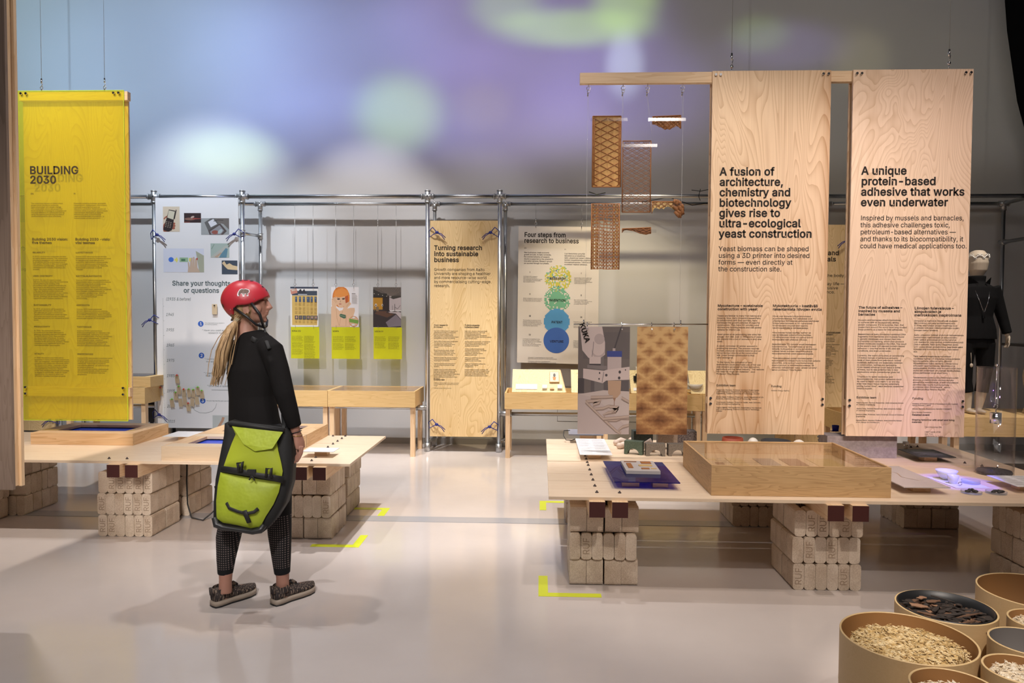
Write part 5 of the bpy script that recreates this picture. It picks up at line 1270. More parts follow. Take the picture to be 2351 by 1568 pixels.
text('body_text', PB, '''Simpukat ja merirokot kiinnittyvät alustaan
äärimmäisen vahvalla proteiiniseoksella.
Ei ihme, että tutkijat ympäri maailmaa ovat
jo pitkään tutkineet niiden proteiineja uusien
liimojen raaka-aineena.

Aalto-yliopiston tutkijat yhdistivät tietopankeista
hankkimiaan merirokkojen ja simpukoiden
DNA-pätkiä ja kloonasivat ne Escherichia
coli-bakteeriin, joka tuottaa proteiinimolekyylejä
DNA:n pohjalta. Näin syntyi maailman paras
100-prosenttinen proteiiniliima, joka toimii sekä
kuivissa että kosteissa oloissa ja jopa veden
alla.

Tällä hetkellä maailmassa kulutetaan
vuodessa huimat 19 miljoonaa tonnia erilaisia
kiinnitysaineita, jotka on tehty lähinnä
öljypohjaisista raaka-aineista. Liimoja kuluu
erityisesti rakentamisessa, tekstiileissä ja
pakkauksissa. Bioliima voisi korvata niistä osan,
mutta sen potentiaali on uusissa sovelluksissa,
joissa perinteiset liimat eivät toimi.

"Vedenkestävyyden ja bioyhteensopivuuden
ansiosta proteiiniliimalla voidaan korjata
esimerkiksi koralliriuttoja, ja tulevaisuudessa
parantaa jopa suuria kudosvaurioita —
ja pelastaa siten ihmishenkiä", sanoo
väitöskirjatutkija Helena Aspelin.''', 146, 560.5, 5.33, 5, pl, INK, fit=109, res=1, bold=.004)
text('column_heading', PB, 'Exhibition team', 22, 735, 6.5, 6.4, pl, INK, fit=44, bold=.015)
text('column_heading', PB, 'Funding', 146, 736, 6.5, 6.4, pl, INK, fit=23.5, bold=.015)
text('body_text', PB, '''Helena Aspelin, Doctoral Researcher, Aalto University School
of Chemical Engineering

Jianhui Feng, Doctoral Researcher, Aalto University School
of Chemical Engineering

Markus Linder, Professor, Aalto University School of Chemical
Engineering

Barbara Pollini, Assistant Professor, Aalto University School
of Art, Design and Architecture''', 22, 746, 4.45, 3.9, pl, INK, fit=106, res=1, bold=.006)
text('body_text', PB, '''Academy of Finland's Centre of Excellence in Life-Inspired
Hybrid Materials (LIBER)

Circular Materials Bioeconomy Network (CIMANET)

Novo Nordisk Foundation''', 146, 747, 3.9, 3.9, pl, INK, fit=100, res=1, bold=.006)
text('column_heading', PB, 'Related event', 146, 773, 6.5, 6.4, pl, INK, fit=39, bold=.015)
text('column_heading', PB, 'Shaping tomorrow with smart and living\nmaterials', 146, 784, 5.2, 5, pl, INK, fit=94, bold=.02)
text('body_text', PB, 'Talk & Workshop (EN)', 175, 800, 5, 4.6, pl, INK, fit=37, res=1)
text('body_text', PB, '2 OCT | 14:00-17:00', 175, 811, 5, 4.6, pl, INK, fit=35, res=1, bold=.02)
text('body_text', PB, 'Väre, F102\nOtaniementie 14, Espoo', 175, 816, 4.6, 4.4, pl, INK, fit=40, res=1)

# ---- the yellow acrylic board
S56 = 5.6/1680
YB = thing('hanging_board', 'yellow acrylic hanging board headed BUILDING 2030 in front of a plywood sheet', 'sign', (-3.65, 5.63, .76))
part('acrylic_sheet', slab(-4.070, -3.232, 5.600, 5.606, .760, 3.327), YEL, YB)
mb = MB().box((-4.0725, 5.5995, .760), (-4.0702, 5.6065, 3.327)).box((-3.2318, 5.5995, .760), (-3.2295, 5.6065, 3.327)).box((-4.0725, 5.5995, 3.327), (-3.2295, 5.6065, 3.3293)).box((-4.0725, 5.5995, .7577), (-3.2295, 5.6065, .76))
part('acrylic_edge', mb, YELE, YB)
part('rear_sheet', slab(-4.070, -3.225, 5.655, 5.670, .762, 3.322), PLYP, YB)
part('batten', slab(-4.067, -3.205, 5.609, 5.653, 3.256, 3.322), PINE, YB); part('batten', slab(-4.067, -3.215, 5.609, 5.653, .95, 1.02), PINE, YB)
for x in (-4.04, -4.0, -3.305, -3.265): stud(YB, x, 5.60, 3.305)
for x in (-4.045, -3.26):
    for z in (.97, 1.02): stud(YB, x, 5.60, z)
for x in (-3.90, -3.397):
    mb = MB().tube([(x, 5.63, 3.322), (x, 5.63, 3.345)], .004, 6).tube([(x+.01*math.sin(a), 5.63, 3.358+.012*math.cos(a)) for a in [k*PI/6 for k in range(13)]], .003, 6)
    mb.tube([(x, 5.63, 3.37), (x+.006, 5.63, 3.385), (x, 5.63, 3.40)], .0035, 6).tube([(x, 5.63, 3.395), (x, 5.63, 3.43)], .006, 8)
    part('eye_hook', mb, CHROME, YB); part('wire', MB().tube([(x, 5.63, 3.42), (x, 5.63, 8.9)], .0018, 6), WIRE, YB)
pl = P(-4.07, 3.327, S56, 5.5990)
text('heading', YB, 'BUILDING\n2030', 25, 192, 22, 24, pl, INKB, fit=117, bold=.026, res=4)
text('caption', YB, 'EN', 27, 240, 4, 5, pl, INKB, bold=.015); text('caption', YB, 'FI', 130, 240, 4, 5, pl, INKB, bold=.015)
text('body_text', YB, '''The consortium focuses on three critical
global trends: the digital revolution,
rapid urbanization and climate change.
The construction sector can prepare for
these trends by increasing its ecological and
industrial efficiency in construction and by
using the planning and production data of
construction projects more effectively.''', 27, 262, 4.3, 4.2, pl, INKB, fit=84, res=1, bold=.004)
text('body_text', YB, '''Konsortio keskittyy kolmeen globaaliin
megatrendiin: digitaaliseen murrokseen,
nopeaan kaupungistumiseen ja
ilmastonmuutokseen. Rakennusala voi
varautua näihin muutoksiin parantamalla
rakentamisen ekologista ja teollista
tehokkuutta sekä hyödyntämällä
rakennushankkeiden suunnittelu- ja
tuotantodataa entistä paremmin.''', 130, 262, 4.3, 4.2, pl, INKB, fit=80, res=1, bold=.004)
text('column_heading', YB, 'Building 2030 vision:\nfive themes', 28, 347, 8.1, 8, pl, INKB, fit=86, bold=.024)
text('column_heading', YB, 'Building 2030 -visio:\nviisi teemaa', 132, 347, 8.1, 8, pl, INKB, fit=84, bold=.024)
SEC = [(377, 'RELIABILITY', 'LUOTETTAVUUS', 'In 2030, construction companies are seen\nas highly reliable partners. The construction\nprocess is transparent and understandable\nto all parties, and the end products are of\nhigh quality, finished on time and on budget.\nConstruction is predictable – surprising or\nunforeseen cost overruns and delays are\navoided.', 'Vuonna 2030 rakennusyritykset nähdään\nluotettavina kumppaneina. Rakentamisprosessi\non läpinäkyvä ja ymmärrettävä kaikille\nosapuolille, lopputuotteet ovat laadukkaita,\nvalmistuvat ajoissa ja pysyvät budjetissa.\nRakentaminen on ennakoitavaa. Yllättäviltä\nkustannusten ja kestojen ylityksiltä\nvältytään.'),
 (432, 'USER-CENTRICITY', 'KÄYTTÄJÄLÄHTÖISYYS', 'In 2030, the user of a space receives\nreal-time information about the environmental\nfactors affecting the building, while\nthe building is also capable of estimating its\nperformance and anticipating maintenance\nneeds. Real estate adapts to the activities\nof its user. Buildings and the entire built\nenvironment are designed with a user-centric\napproach and are planned for long-term\nsecurity. Buildings can be flexibly modified to\nsupport the user’s business operations.', 'Vuonna 2030 rakennusten käyttäjillä on\nreaaliaikaista tietoa ympäristöolosuhteista.\nRakennus osaa myös arvioida omaa\nsuorituskykyään ja ennakoida\nhuoltotarpeensa. Kiinteistö mukautuu\nkäyttäjän toimintaan, rakennettu ympäristö\nsuunnitellaan käyttäjälähtöisesti ja\nturvalliseksi pitkäksi aikaa. Rakennus\nmuuntuu joustavasti ja muokkaa\ntilaa, joka tukee käyttäjän\nliiketoimintaa.'),
 (500, 'SUSTAINABILITY', 'KESTÄVYYS', 'By 2030, all decisions will be guided by\nsustainable development. Recyclable and\nsafe materials are used in construction.\nThe amount of construction waste has been\ndiminished and carbon dioxide emissions\nhave been reduced by half compared to 2018\nlevels.', 'Vuonna 2030 kaikki päätökset\ntehdään kestävän kehityksen ehdoilla.\nRakentamisessa käytetään kierrätettäviä\nja turvallisia materiaaleja. Rakennusjätteen\nmäärä on vähentynyt ja hiilidioksidipäästöt\npuolittuneet vuoden 2018 tasosta.'),
 (551, 'PRODUCTIVITY', 'TUOTTAVUUS', 'By 2030, the productivity problem\nin construction has been addressed in\nplanning, at building sites and throughout\nthe entire delivery chain. Best practices\nare disseminated effectively. As being\namong the first to achieve broad-based\nsolutions to the productivity problem, Finnish\ncompanies enjoy significant export and\ninternationalization opportunities.', 'Vuonna 2030 rakentamisen\ntuottavuusongelmat on ratkaistu niin\nsuunnittelussa, työmailla kuin koko\ntoimitusketjussakin. Parhaat käytännöt\nomaksutaan tehokkaasti. Yritykset,\nensimmäisinä laaja-alaisesti\ntuottavuusongelman ratkaisseina,\nhyötyvät merkittävistä vienti- ja\nkansainvälistymismahdollisuuksista.'),
 (615, 'VITALITY', 'INNOSTAVUUS', 'In 2030, the construction field will be\nappealing to young international experts and\nstart-up companies. Individuals from various\ndisciplines will collaborate effectively within\nthe construction sector. Employers will be\nviewed as inspiring, employing innovative\nmanagement and production models.\nIn this field, employers motivate one another\nto engage in responsible, research-based\nexperiments, the results of which are\nefficiently funnelled into future projects.', 'Vuonna 2030 rakennusala houkuttelee nuoria\nkansainvälisiä osaajia ja startup-yrityksiä.\nEri alojen ammattilaiset tekevät tehokasta\nyhteistyötä. Työnantajat hyödyntävät\ninnovatiivisia johtamis- ja tuotantomalleja\nja haastavat toisensa\nkannustavasti vastuullisiin, tutkimukseen\nperustuviin kokeiluihin, joiden tulokset\nhyödynnetään tehokkaasti tulevissa\nprojekteissa.')]
for v, a, b, c, d in SEC:
    text('section_heading', YB, a, 29, v, 4, 5, pl, INKB, fit={'RELIABILITY': 30, 'USER-CENTRICITY': 47, 'SUSTAINABILITY': 43, 'PRODUCTIVITY': 39, 'VITALITY': 23}[a], bold=.02)
    text('section_heading', YB, b, 132.5, v, 4, 5, pl, INKB, fit={'LUOTETTAVUUS': 41, 'KÄYTTÄJÄLÄHTÖISYYS': 61, 'KESTÄVYYS': 31, 'TUOTTAVUUS': 35, 'INNOSTAVUUS': 38}[b], bold=.02)
    text('body_text', YB, c, 29, v+9, 4.3, 4.2, pl, INKB, fit=84, res=1, bold=.004); text('body_text', YB, d, 132.5, v+9, 4.3, 4.2, pl, INKB, fit=84, res=1, bold=.004)

# ---- board cut by the left edge of the frame
LB = thing('hanging_board', 'wooden hanging board seen edge-on at the left border of the picture', 'sign', (-2.9, 3.53, .72))
part('front_sheet', slab(-3.42, -2.605, 3.50, 3.518, .725, 4.2), timber('grey_board_z', (.16, .11, .08), (.27, .20, .16), 'z'), LB)
part('rear_sheet', slab(-3.42, -2.612, 3.568, 3.585, .735, 4.2), PLYP, LB)
part('batten', slab(-2.67, -2.606, 3.5185, 3.545, .74, 4.2), PINEZ, LB)
part('edge_board', slab(-2.67, -2.592, 3.5455, 3.566, .735, 4.2), PINEZ, LB)
# ================================================================== yeast samples and photos hanging from the rail
YST = mat('yeast_gold', (.50, .25, .06), .55); YSD = mat('yeast_brown', (.26, .105, .035), .6); YSP = mat('yeast_pale', (.62, .42, .16), .55); YSR = mat('yeast_rust', (.36, .14, .04), .6)
def gold():
    N, L, b = nodes(YST); v = coords(N, L, (60, 60, 6)); n = noise(N, L, v, 1, 3, .6)
    L.new(ramp(N, L, n, [(.3, (.44, .20, .04)), (.7, (.66, .38, .11))]), b.inputs['Base Color'])
gold()
def lattice(mb, x0, x1, z0, z1, px, pz, y, r, ph=0, skip=None, wob=0, rnd=None):
    s = pz/px; n = int((z1-z0+(x1-x0)*s)/pz)+2
    for sg in (1, -1):
        for k in range(-n, n+1):
            c = z0+k*pz+ph; pts = []
            m = 18
            for i in range(m+1):
                x = x0+(x1-x0)*i/m; z = c+sg*s*(x-(x0 if sg > 0 else x0))
                if z0 <= z <= z1: pts.append((x, y+(rnd.uniform(-wob, wob) if rnd else 0), z+(rnd.uniform(-wob, wob) if rnd else 0)))
                else:
                    if len(pts) > 1: mb.tube(pts, r, 5)
                    pts = []
            if len(pts) > 1: mb.tube(pts, r, 5)
def wire(par, pts, nm='fishing_line', m=None, r=.0008): part(nm, MB().tube(pts, r, 5), m or mat('clear_line', (.6, .6, .6), .2), par)
def bar(par, x0, x1, z, y=5.322): part('acrylic_bar', MB().box((x0, y, z-.011), (x1, y+.003, z+.011)), BARM, par)
rs = random.Random(5)
a = thing('yeast_sample', 'solid golden yeast sheet with raised diamond ribs, upper left of the hanging samples', 'sample', (.47, 5.35, 2.533), group=None)
part('sheet', slab(.370, .570, 5.345, 5.350, 2.535, 3.038), YST, a)
mb = MB(); lattice(mb, .372, .568, 2.54, 3.03, .103, .052, 5.343, .0032, .02); part('diamond_ribs', mb, YSR, a)
mb = MB()
for p, q in (((.369, 2.533), (.369, 3.04)), ((.571, 2.533), (.571, 3.04)), ((.369, 2.535), (.571, 2.535)), ((.369, 3.04), (.571, 3.04)), ((.381, 2.55), (.381, 3.02)), ((.559, 2.55), (.559, 3.02))): mb.tube([(p[0], 5.343, p[1]), (q[0], 5.343, q[1])], .0045, 6)
part('border', mb, YSR, a); bar(a, .352, .615, 3.012); wire(a, [(.335, 5.372, 3.19), (.345, 5.325, 3.012)]); wire(a, [(.587, 5.372, 3.19), (.587, 5.325, 3.0)])
a = thing('yeast_sample', 'open brown lattice yeast sheet, second of the tall hanging samples', 'sample', (.687, 5.35, 2.352))
mb = MB(); lattice(mb, .588, .786, 2.357, 2.86, .066, .036, 5.347, .0021, 0, None, .0012, rs); lattice(mb, .588, .786, 2.357, 2.86, .066, .036, 5.349, .0017, .013, None, .002, rs); part('lattice', mb, YSD, a)
mb = MB()
for p, q in (((.586, 2.354), (.586, 2.863)), ((.788, 2.354), (.788, 2.863)), ((.586, 2.354), (.788, 2.354)), ((.586, 2.863), (.788, 2.863))): mb.tube([(p[0], 5.347, p[1]), (q[0], 5.347, q[1])], .0042, 6)
part('border', mb, YSD, a); bar(a, .575, .83, 2.826); wire(a, [(.583, 5.372, 3.19), (.582, 5.325, 2.826)]); wire(a, [(.763, 5.372, 3.19), (.80, 5.325, 2.826)])
a = thing('yeast_sample', 'tall rust-brown yeast grid with torn cells, lower left hanging sample', 'sample', (.463, 5.35, 1.938))
mb = MB()
for i in range(20):
    z = 1.945+i*.0247
    mb.tube([(.367+.2*k/8, 5.347, z+.004*math.sin(k*.8)*(1 if 7 < i < 16 else .3)+rs.uniform(-.0015, .0015)) for k in range(9)], .0036, 5)
    for k in range(9):
        x = .379+k*.0216
        if 9 < i < 15 and 2 < k < 6 and rs.random() < .6: continue
        if i < 19: mb.tube([(x-.010, 5.347, z+.002), (x-.004, 5.347, z+.014), (x, 5.347, z+.0235)], .0022, 4); mb.tube([(x+.010, 5.347, z+.002), (x+.004, 5.347, z+.014), (x, 5.347, z+.0235)], .0022, 4)
for k in (0, 2, 4, 5, 7, 9): mb.tube([(.367+k*.0222, 5.348, 1.94), (.367+k*.0222, 5.348, 2.416)], .0028 if 0 < k < 9 else .0048, 5)
part('grid', mb, YSR, a)
mb = MB()
for i in range(19):
    z = 1.957+i*.0247
    for x in (.380, .402, .53, .551):
        if rs.random() < .85: mb.ellip((x, 5.350, z), (.0095, .001, .0095), 10, 6)
part('membrane', mb, YSP, a)['kind'] = 'stuff'; bar(a, .35, .58, 2.392); wire(a, [(.333, 5.372, 3.19), (.33, 5.34, 2.3), (.327, 5.372, 1.56)]); wire(a, [(.587, 5.36, 2.36), (.575, 5.325, 2.392)])
def ragged(nm, lab, x0, x1, zt0, zt1, low, m, m2, px, pz, crumple=0):
    a = thing('yeast_fragment', lab, 'sample', ((x0+x1)/2, 5.35, min(low)))
    n = len(low)-1; mb = MB(); vs = []; 
    for i in range(n+1):
        x = x0+(x1-x0)*i/n; zt = zt0+(zt1-zt0)*i/n+rs.uniform(-.002, .002)
        for k in range(5): vs.append((x+rs.uniform(-.002, .002), 5.35+rs.uniform(-.004, .004), zt+(low[i]-zt)*k/4))
    fs = [(i*5+k, (i+1)*5+k, (i+1)*5+k+1, i*5+k+1) for i in range(n) for k in range(4)]
    o = len(vs); vs += [(x, y+.003, z) for x, y, z in vs[:]]; fs += [tuple(q+o for q in f[::-1]) for f in fs[:]]
    mb.add(vs, fs); part('torn_sheet', mb, m, a, fix=False)
    mb = MB(); s = pz/px
    for sg in (1, -1):
        for k in range(-6, 14):
            pts = []
            for i in range(n+1):
                x = x0+(x1-x0)*i/n; z = min(low)+k*pz+sg*s*(x-x0); zt = zt0+(zt1-zt0)*i/n
                if low[i] < z < zt: pts.append((x, 5.345, z))
                elif len(pts) > 1: mb.tube(pts, .0022, 4); pts = []
                else: pts = []
            if len(pts) > 1: mb.tube(pts, .0022, 4)
    mb.tube([(x0, 5.345, zt0), (x1, 5.345, zt1)], .0035, 5); mb.tube([(x0, 5.345, zt0), (x0, 5.345, low[0])], .003, 5); mb.tube([(x1, 5.345, zt1), (x1, 5.345, low[-1])], .003, 5)
    part('ribs', mb, m2, a); return a
a = ragged('f', 'small dark brown torn yeast fragment at the upper right of the samples', .797, .999, 3.036, 3.044, [2.982, 2.98, 2.975, 2.965, 2.96, 2.952, 2.944, 2.95, 2.944, 2.955, 2.96, 2.97, 2.965, 2.95], YSD, YSR, .03, .03)
bar(a, .765, 1.03, 3.010); wire(a, [(.763, 5.372, 3.19), (.768, 5.325, 3.01)]); wire(a, [(1.008, 5.372, 3.19), (1.01, 5.325, 3.01)]); wire(a, [(1.02, 5.372, 3.19), (1.012, 5.372, 1.56)])
a = ragged('f', 'golden torn yeast fragment with a crumpled brown end, right of the samples', .80, .985, 2.43, 2.428, [2.345, 2.38, 2.385, 2.38, 2.375, 2.385, 2.375, 2.39, 2.395, 2.392, 2.385, 2.375, 2.36, 2.34], YSP, YSR, .045, .03)
mb = MB()
for k in range(16):
    x, z = rs.uniform(.965, 1.02), rs.uniform(2.33, 2.425)
    mb.tube([(x-.02, 5.34+rs.uniform(-.01, .01), z+.02), (x, 5.325+rs.uniform(-.012, .01), z+rs.uniform(-.01, .01)), (x+.015, 5.345, z-.022)], [(.010, .003), (.014, .004), (.007, .003)], 7)
part('crumpled_end', mb, YSD, a); bar(a, .57, 1.03, 2.405)
a = ragged('f', 'thin brown torn yeast strip hanging lowest of the small fragments', .588, .794, 2.234, 2.243, [2.205, 2.222, 2.226, 2.222, 2.22, 2.218, 2.214, 2.207, 2.20, 2.198, 2.194, 2.192, 2.197, 2.199], YSD, YSR, .05, .02)
bar(a, .585, .83, 2.214)

ROD = thing('steel_rod', 'thin steel rod hung below the yeast samples carrying two long photos', 'rod', (.73, 5.372, 1.545))
part('rod', MB().tube([(.245, 5.372, 1.54), (1.225, 5.372, 1.547)], .004, 8), CHROME, ROD)
for x in (.318, 1.022): part('wire_clip', MB().tube([(x, 5.372, 1.535), (x, 5.372, 1.575)], .005, 8), CHROME, ROD)
PH1 = thing('hanging_photo', 'long hanging photo of a white robot arm printing loops, hung on rings from the rod', 'photo', (.465, 5.35, .74))
part('photo_sheet', slab(.278, .652, 5.345, 5.351, .740, 1.526), mat('photo_base', (.5, .42, .40), .45), PH1)
PH2 = thing('hanging_photo', 'long hanging close-up photo of amber ribbed yeast material, hung from the rod', 'photo', (.89, 5.35, .742))
for t, xs in ((PH1, (.343, .595)), (PH2, (.81, .972))):
    for x in xs:
        mb = MB().tube([(x, 5.372+.014*math.cos(k), 1.530+.028*math.sin(k)) for k in [i*PI/6 for i in range(13)]], .0035, 6).ellip((x, 5.338, 1.508), (.008, .008, .008), 10, 8); part('hanging_ring', mb, CHROME, t)
W1 = (.56, .46, .44); W2 = (.42, .34, .33); DK = (.06, .05, .055); MID = (.20, .17, .17); BG = (.14, .115, .11)
sh = [(rc(0, 0, 1, .62), BG), (rc(.1, .05, 1, .30), (.12, .10, .10)), (rc(0, .48, .12, .62), DK), (rc(.25, .50, .98, .62), (.10, .085, .09)), (rc(.32, .25, .5, .6), (.16, .14, .14)),
      ([(0, .63), (.5, .59), (1, .60), (1, 1), (0, 1)], (.50, .42, .40)), ([(0, .63), (.35, .66), (1, .95), (1, 1), (0, 1)], (.46, .38, .37)),
      ([(.03, 0), (.46, 0), (.52, .15), (.52, .26), (.38, .31), (.2, .29), (.08, .22)], W1), (ell(.39, .22, .13, .075), W2), (ell(.39, .20, .125, .07), W1), (band([(.27, .28), (.29, .2), (.30, .14)], .006), MID), (ell(.41, .115, .10, .05), W2), (rc(.22, .28, .44, .355), W1), (rc(.22, .345, .44, .36), DK),
      (band([(.83, 0), (.77, .1), (.70, .21)], .012), DK), (rc(.67, .20, .72, .23), W2), (rc(.56, .225, .85, .28), (.04, .06, .24)), (rc(.57, .28, .84, .40), (.46, .38, .37)), ([(.18, .355), (.56, .365), (.56, .40), (.18, .385)], MID),
      ([(.10, .39), (.50, .41), (.56, .40), (1, .37), (1, .49), (.55, .5), (.48, .525), (.10, .48)], W1), (band([(.5, .42), (.47, .52)], .006), MID), (ell(.42, .43, .015, .01, 8), DK), (ell(.41, .485, .015, .01, 8), DK), (ell(.55, .45, .025, .013, 8), DK), (ell(.81, .42, .025, .015, 8), DK), (ell(.80, .475, .025, .015, 8), DK), (ell(.92, .4, .012, .008, 8), DK),
      ([(.58, .50), (.84, .50), (.83, .62), (.76, .66), (.66, .66), (.59, .62)], (.44, .29, .20)), ([(.68, .66), (.74, .66), (.715, .70)], (.30, .17, .11)), (band([(.71, .69), (.71, .75)], .006), (.25, .14, .09))]
loops = [[(.15, .70), (.38, .69), (.46, .68), (.42, .71), (.3, .73), (.3, .77), (.5, .76), (.6, .74), (.7, .745), (.78, .76), (.74, .79), (.6, .80), (.5, .82), (.58, .87), (.75, .87), (.85, .85), (1, .85)], [(.15, .70), (.3, .77), (.5, .86), (.75, .97), (.84, 1)], [(.62, .745), (.8, .75), (.75, .78), (.66, .79)], [(.5, .86), (.7, .85), (.92, .84), (1, .835)], [(.85, .99), (.8, .96), (.88, .93), (1, .915)], [(.25, .66), (.55, .655), (.68, .65)], [(.85, .66), (1, .70)]]
for k, l in enumerate(loops): sh += [(band(l, .016), (.26, .19, .16)), (band([(x, y-.003) for x, y in l], .010), (.44, .34, .29))]
picture('photo_print', PH1, lambda u, v, h: (.278+u*.374, 5.3448-h, 1.526-v*.786), sh, None, (.30, .25, .24))
plk = lambda u, v: (.278+u, 5.3380, 1.526-v)
def rotp(u0, v0, ang):
    c, s = math.cos(ang), math.sin(ang)
    return lambda u, v: plk(u0+u*c-v*s, v0+u*s+v*c)
text('arm_lettering', PH1, 'KUKA', 0, 0, .1, .04, rotp(.008, -.018, 1.25), INK, fit=.145, bold=.03)
def amber():
    m = mat('amber_photo', (.5, .3, .13), .4); N, L, b = nodes(m)
    tc = N.new('ShaderNodeTexCoord'); sp = N.new('ShaderNodeSeparateXYZ')
    nz = N.new('ShaderNodeTexNoise'); nz.inputs['Scale'].default_value = 14; nz.inputs['Detail'].default_value = 3
    L.new(tc.outputs['Object'], nz.inputs['Vector'])
    mx_ = N.new('ShaderNodeVectorMath'); mx_.operation = 'MULTIPLY_ADD'; L.new(nz.outputs['Color'], mx_.inputs[0]); mx_.inputs[1].default_value = (.035, 0, .035); L.new(tc.outputs['Object'], mx_.inputs[2])
    L.new(mx_.outputs[0], sp.inputs[0]); X, Z = sp.outputs[0], sp.outputs[2]
    # cells grow towards the bottom of the picture
    g = mathn(N, L, 'POWER', mathn(N, L, 'ADD', mathn(N, L, 'MULTIPLY', Z, .9), 1.0), 1.6)
    u = mathn(N, L, 'MULTIPLY', mathn(N, L, 'MULTIPLY', X, g), 4.9); v = mathn(N, L, 'MULTIPLY', mathn(N, L, 'POWER', mathn(N, L, 'ADD', Z, .9), 1.5), 5.0)
    def tri(s): return mathn(N, L, 'ABSOLUTE', mathn(N, L, 'SUBTRACT', mathn(N, L, 'FRACT', s), .5))
    t = mathn(N, L, 'MAXIMUM', tri(mathn(N, L, 'ADD', u, v)), tri(mathn(N, L, 'SUBTRACT', u, v)))
    st = mathn(N, L, 'SINE', mathn(N, L, 'MULTIPLY', Z, 210)); n2 = noise(N, L, tc.outputs['Object'], 40, 4, .65)
    low = mathn(N, L, 'MULTIPLY', mathn(N, L, 'ADD', Z, .35), .75)
    h = mathn(N, L, 'ADD', mathn(N, L, 'MULTIPLY', mathn(N, L, 'SUBTRACT', t, .25), 1.5), mathn(N, L, 'MULTIPLY', st, .05))
    h = mathn(N, L, 'ADD', mathn(N, L, 'ADD', h, mathn(N, L, 'MULTIPLY', n2, .55)), low)
    L.new(ramp(N, L, h, [(.0, (.12, .045, .018)), (.45, (.30, .14, .055)), (.8, (.50, .29, .12)), (1, (.60, .38, .17))]), b.inputs['Base Color'])
    return m
part('photo_sheet', slab(.705, 1.071, 5.345, 5.351, .742, 1.528), amber(), PH2)

# ================================================================== things on the right table
T0 = .5785
BX = thing('display_box', 'large oak box with a flat glass top on the right table', 'box', (1.49, 4.62, T0))
x0, x1, y0, y1, z0, z1, e = .985, 1.995, 4.20, 5.03, T0, .752, .012
part('side_board', slab(x0, x1, y0, y0+e, z0, z1), BOXW, BX); part('side_board', slab(x0, x1, y1-e, y1, z0, z1), BOXW, BX)
BOXWY = timber('oak_veneer_y', (.38, .22, .09), (.62, .40, .20), 'y', .5, 70, .9)
part('side_board', slab(x0, x0+e, y0+e, y1-e, z0, z1), BOXWY, BX); part('side_board', slab(x1-e, x1, y0+e, y1-e, z0, z1), BOXWY, BX)
part('base_board', slab(x0+e, x1-e, y0+e, y1-e, z0, z0+.09), timber('oak_inside', (.50, .33, .16), (.68, .48, .26), 'x', .5, 60, .6), BX)
part('glass_lid', slab(x0+e, x1-e, y0+e, y1-e, z1-.012, z1-.006), GLASS, BX)
zb = z0+.0905
for k, (a, b, w_, d_) in enumerate(((1.10, 4.78, .05, .05), (1.12, 4.64, .05, .05), (1.14, 4.5, .06, .06), (1.22, 4.62, .10, .22), (1.25, 4.40, .10, .12), (1.40, 4.62, .12, .22), (1.44, 4.40, .08, .1), (1.57, 4.62, .12, .22), (1.62, 4.40, .10, .12), (1.75, 4.55, .16, .3))):
    single('flat_exhibit', slab(a, a+w_, b, b+d_, zb, zb+.004), [YSP, YSD, mat('grey_brown_sample', (.30, .22, .16), .7)][k % 3], ['small pale plate at the back left', 'small brown plate in the middle of the left column', 'small grey-brown plate at the front left', 'long pale plate, first of the back row', 'short brown plate, first of the front row', 'long grey-brown plate, second of the back row', 'small pale plate, second of the front row', 'long brown plate, third of the back row', 'short grey-brown plate, third of the front row', 'largest pale plate at the right'][k]+' inside the glass-topped box', 'sample', 'sample plates inside the glass-topped box')
def flatsheet(t, nm, pts, z, th, m, lab=None):
    return part(nm, MB().hexa([(x, y, z) for x, y in pts], [(x, y, z+th) for x, y in pts]), m, t, label=lab)
def rect(xa, ya, xb, yb): return [(xa, ya), (xb, ya), (xb, yb), (xa, yb)]
def info_sheet(x0, y0, x1, y1, lab, cols=2, m=WHITEP, lines=True, z=.618, cat='info sheet', wood=PINE, nm='info_sheet'):
    t = thing(nm, lab, cat, ((x0+x1)/2, (y0+y1)/2, T0))
    part('wooden_foot', slab((x0+x1)/2-.05, (x0+x1)/2+.04, y0+.08, y0+.16, T0, z), wood, t)
    flatsheet(t, 'sheet', rect(x0, y0, x1, y1), z, .004, m)
    if lines:
        rl = random.Random(lab); wds = 'yeast biomass material printed panel sample surface growth sheet fibre strong water light test research process block wall'.split()
        W_, H_ = x1-x0, y1-y0
        for c in range(cols):
            L_ = []
            for b in range(5):
                for k in range(4):
                    s = ''
                    while len(s) < 30: s += rl.choice(wds)+' '
                    L_.append(s[:rl.randint(26, 34)])
                L_.append('')
            uu = x0+W_*(.06+.48*c)
            text('printed_text', t, '\n'.join(L_), 0, 0, H_*.92/25, .01, (lambda uu: (lambda u, v: (uu+u, y1-H_*.06-v, z+.0048)))(uu), INK, fit=W_*.40, res=1, bold=.01)
    return t
info_sheet(.287, 5.166, .517, 5.846, 'white text sheet on a wooden foot, back left of the right table')
t = thing('glass_frame', 'small glass plate with a black wire loop, back left of the right table', 'frame', (.40, 5.98, T0))
part('glass_plate', MB().hexa([(.235, 5.88, .64), (.515, 5.88, .64), (.515, 6.02, .66), (.235, 6.02, .66)], [(.235, 5.88, .65), (.515, 5.88, .65), (.515, 6.02, .67), (.235, 6.02, .67)]), mat('grey_glass', (.25, .26, .33), .08), t)
part('wooden_foot', slab(.33, .43, 5.9, 6.0, T0, .645), PINE, t)
part('wire_loop', MB().tube([(.25, 5.98, .665), (.20, 5.97, .665), (.195, 5.93, .63), (.215, 5.9, .60), (.26, 5.89, .60), (.30, 5.9, .61)], .0035, 6), BLACK, t)

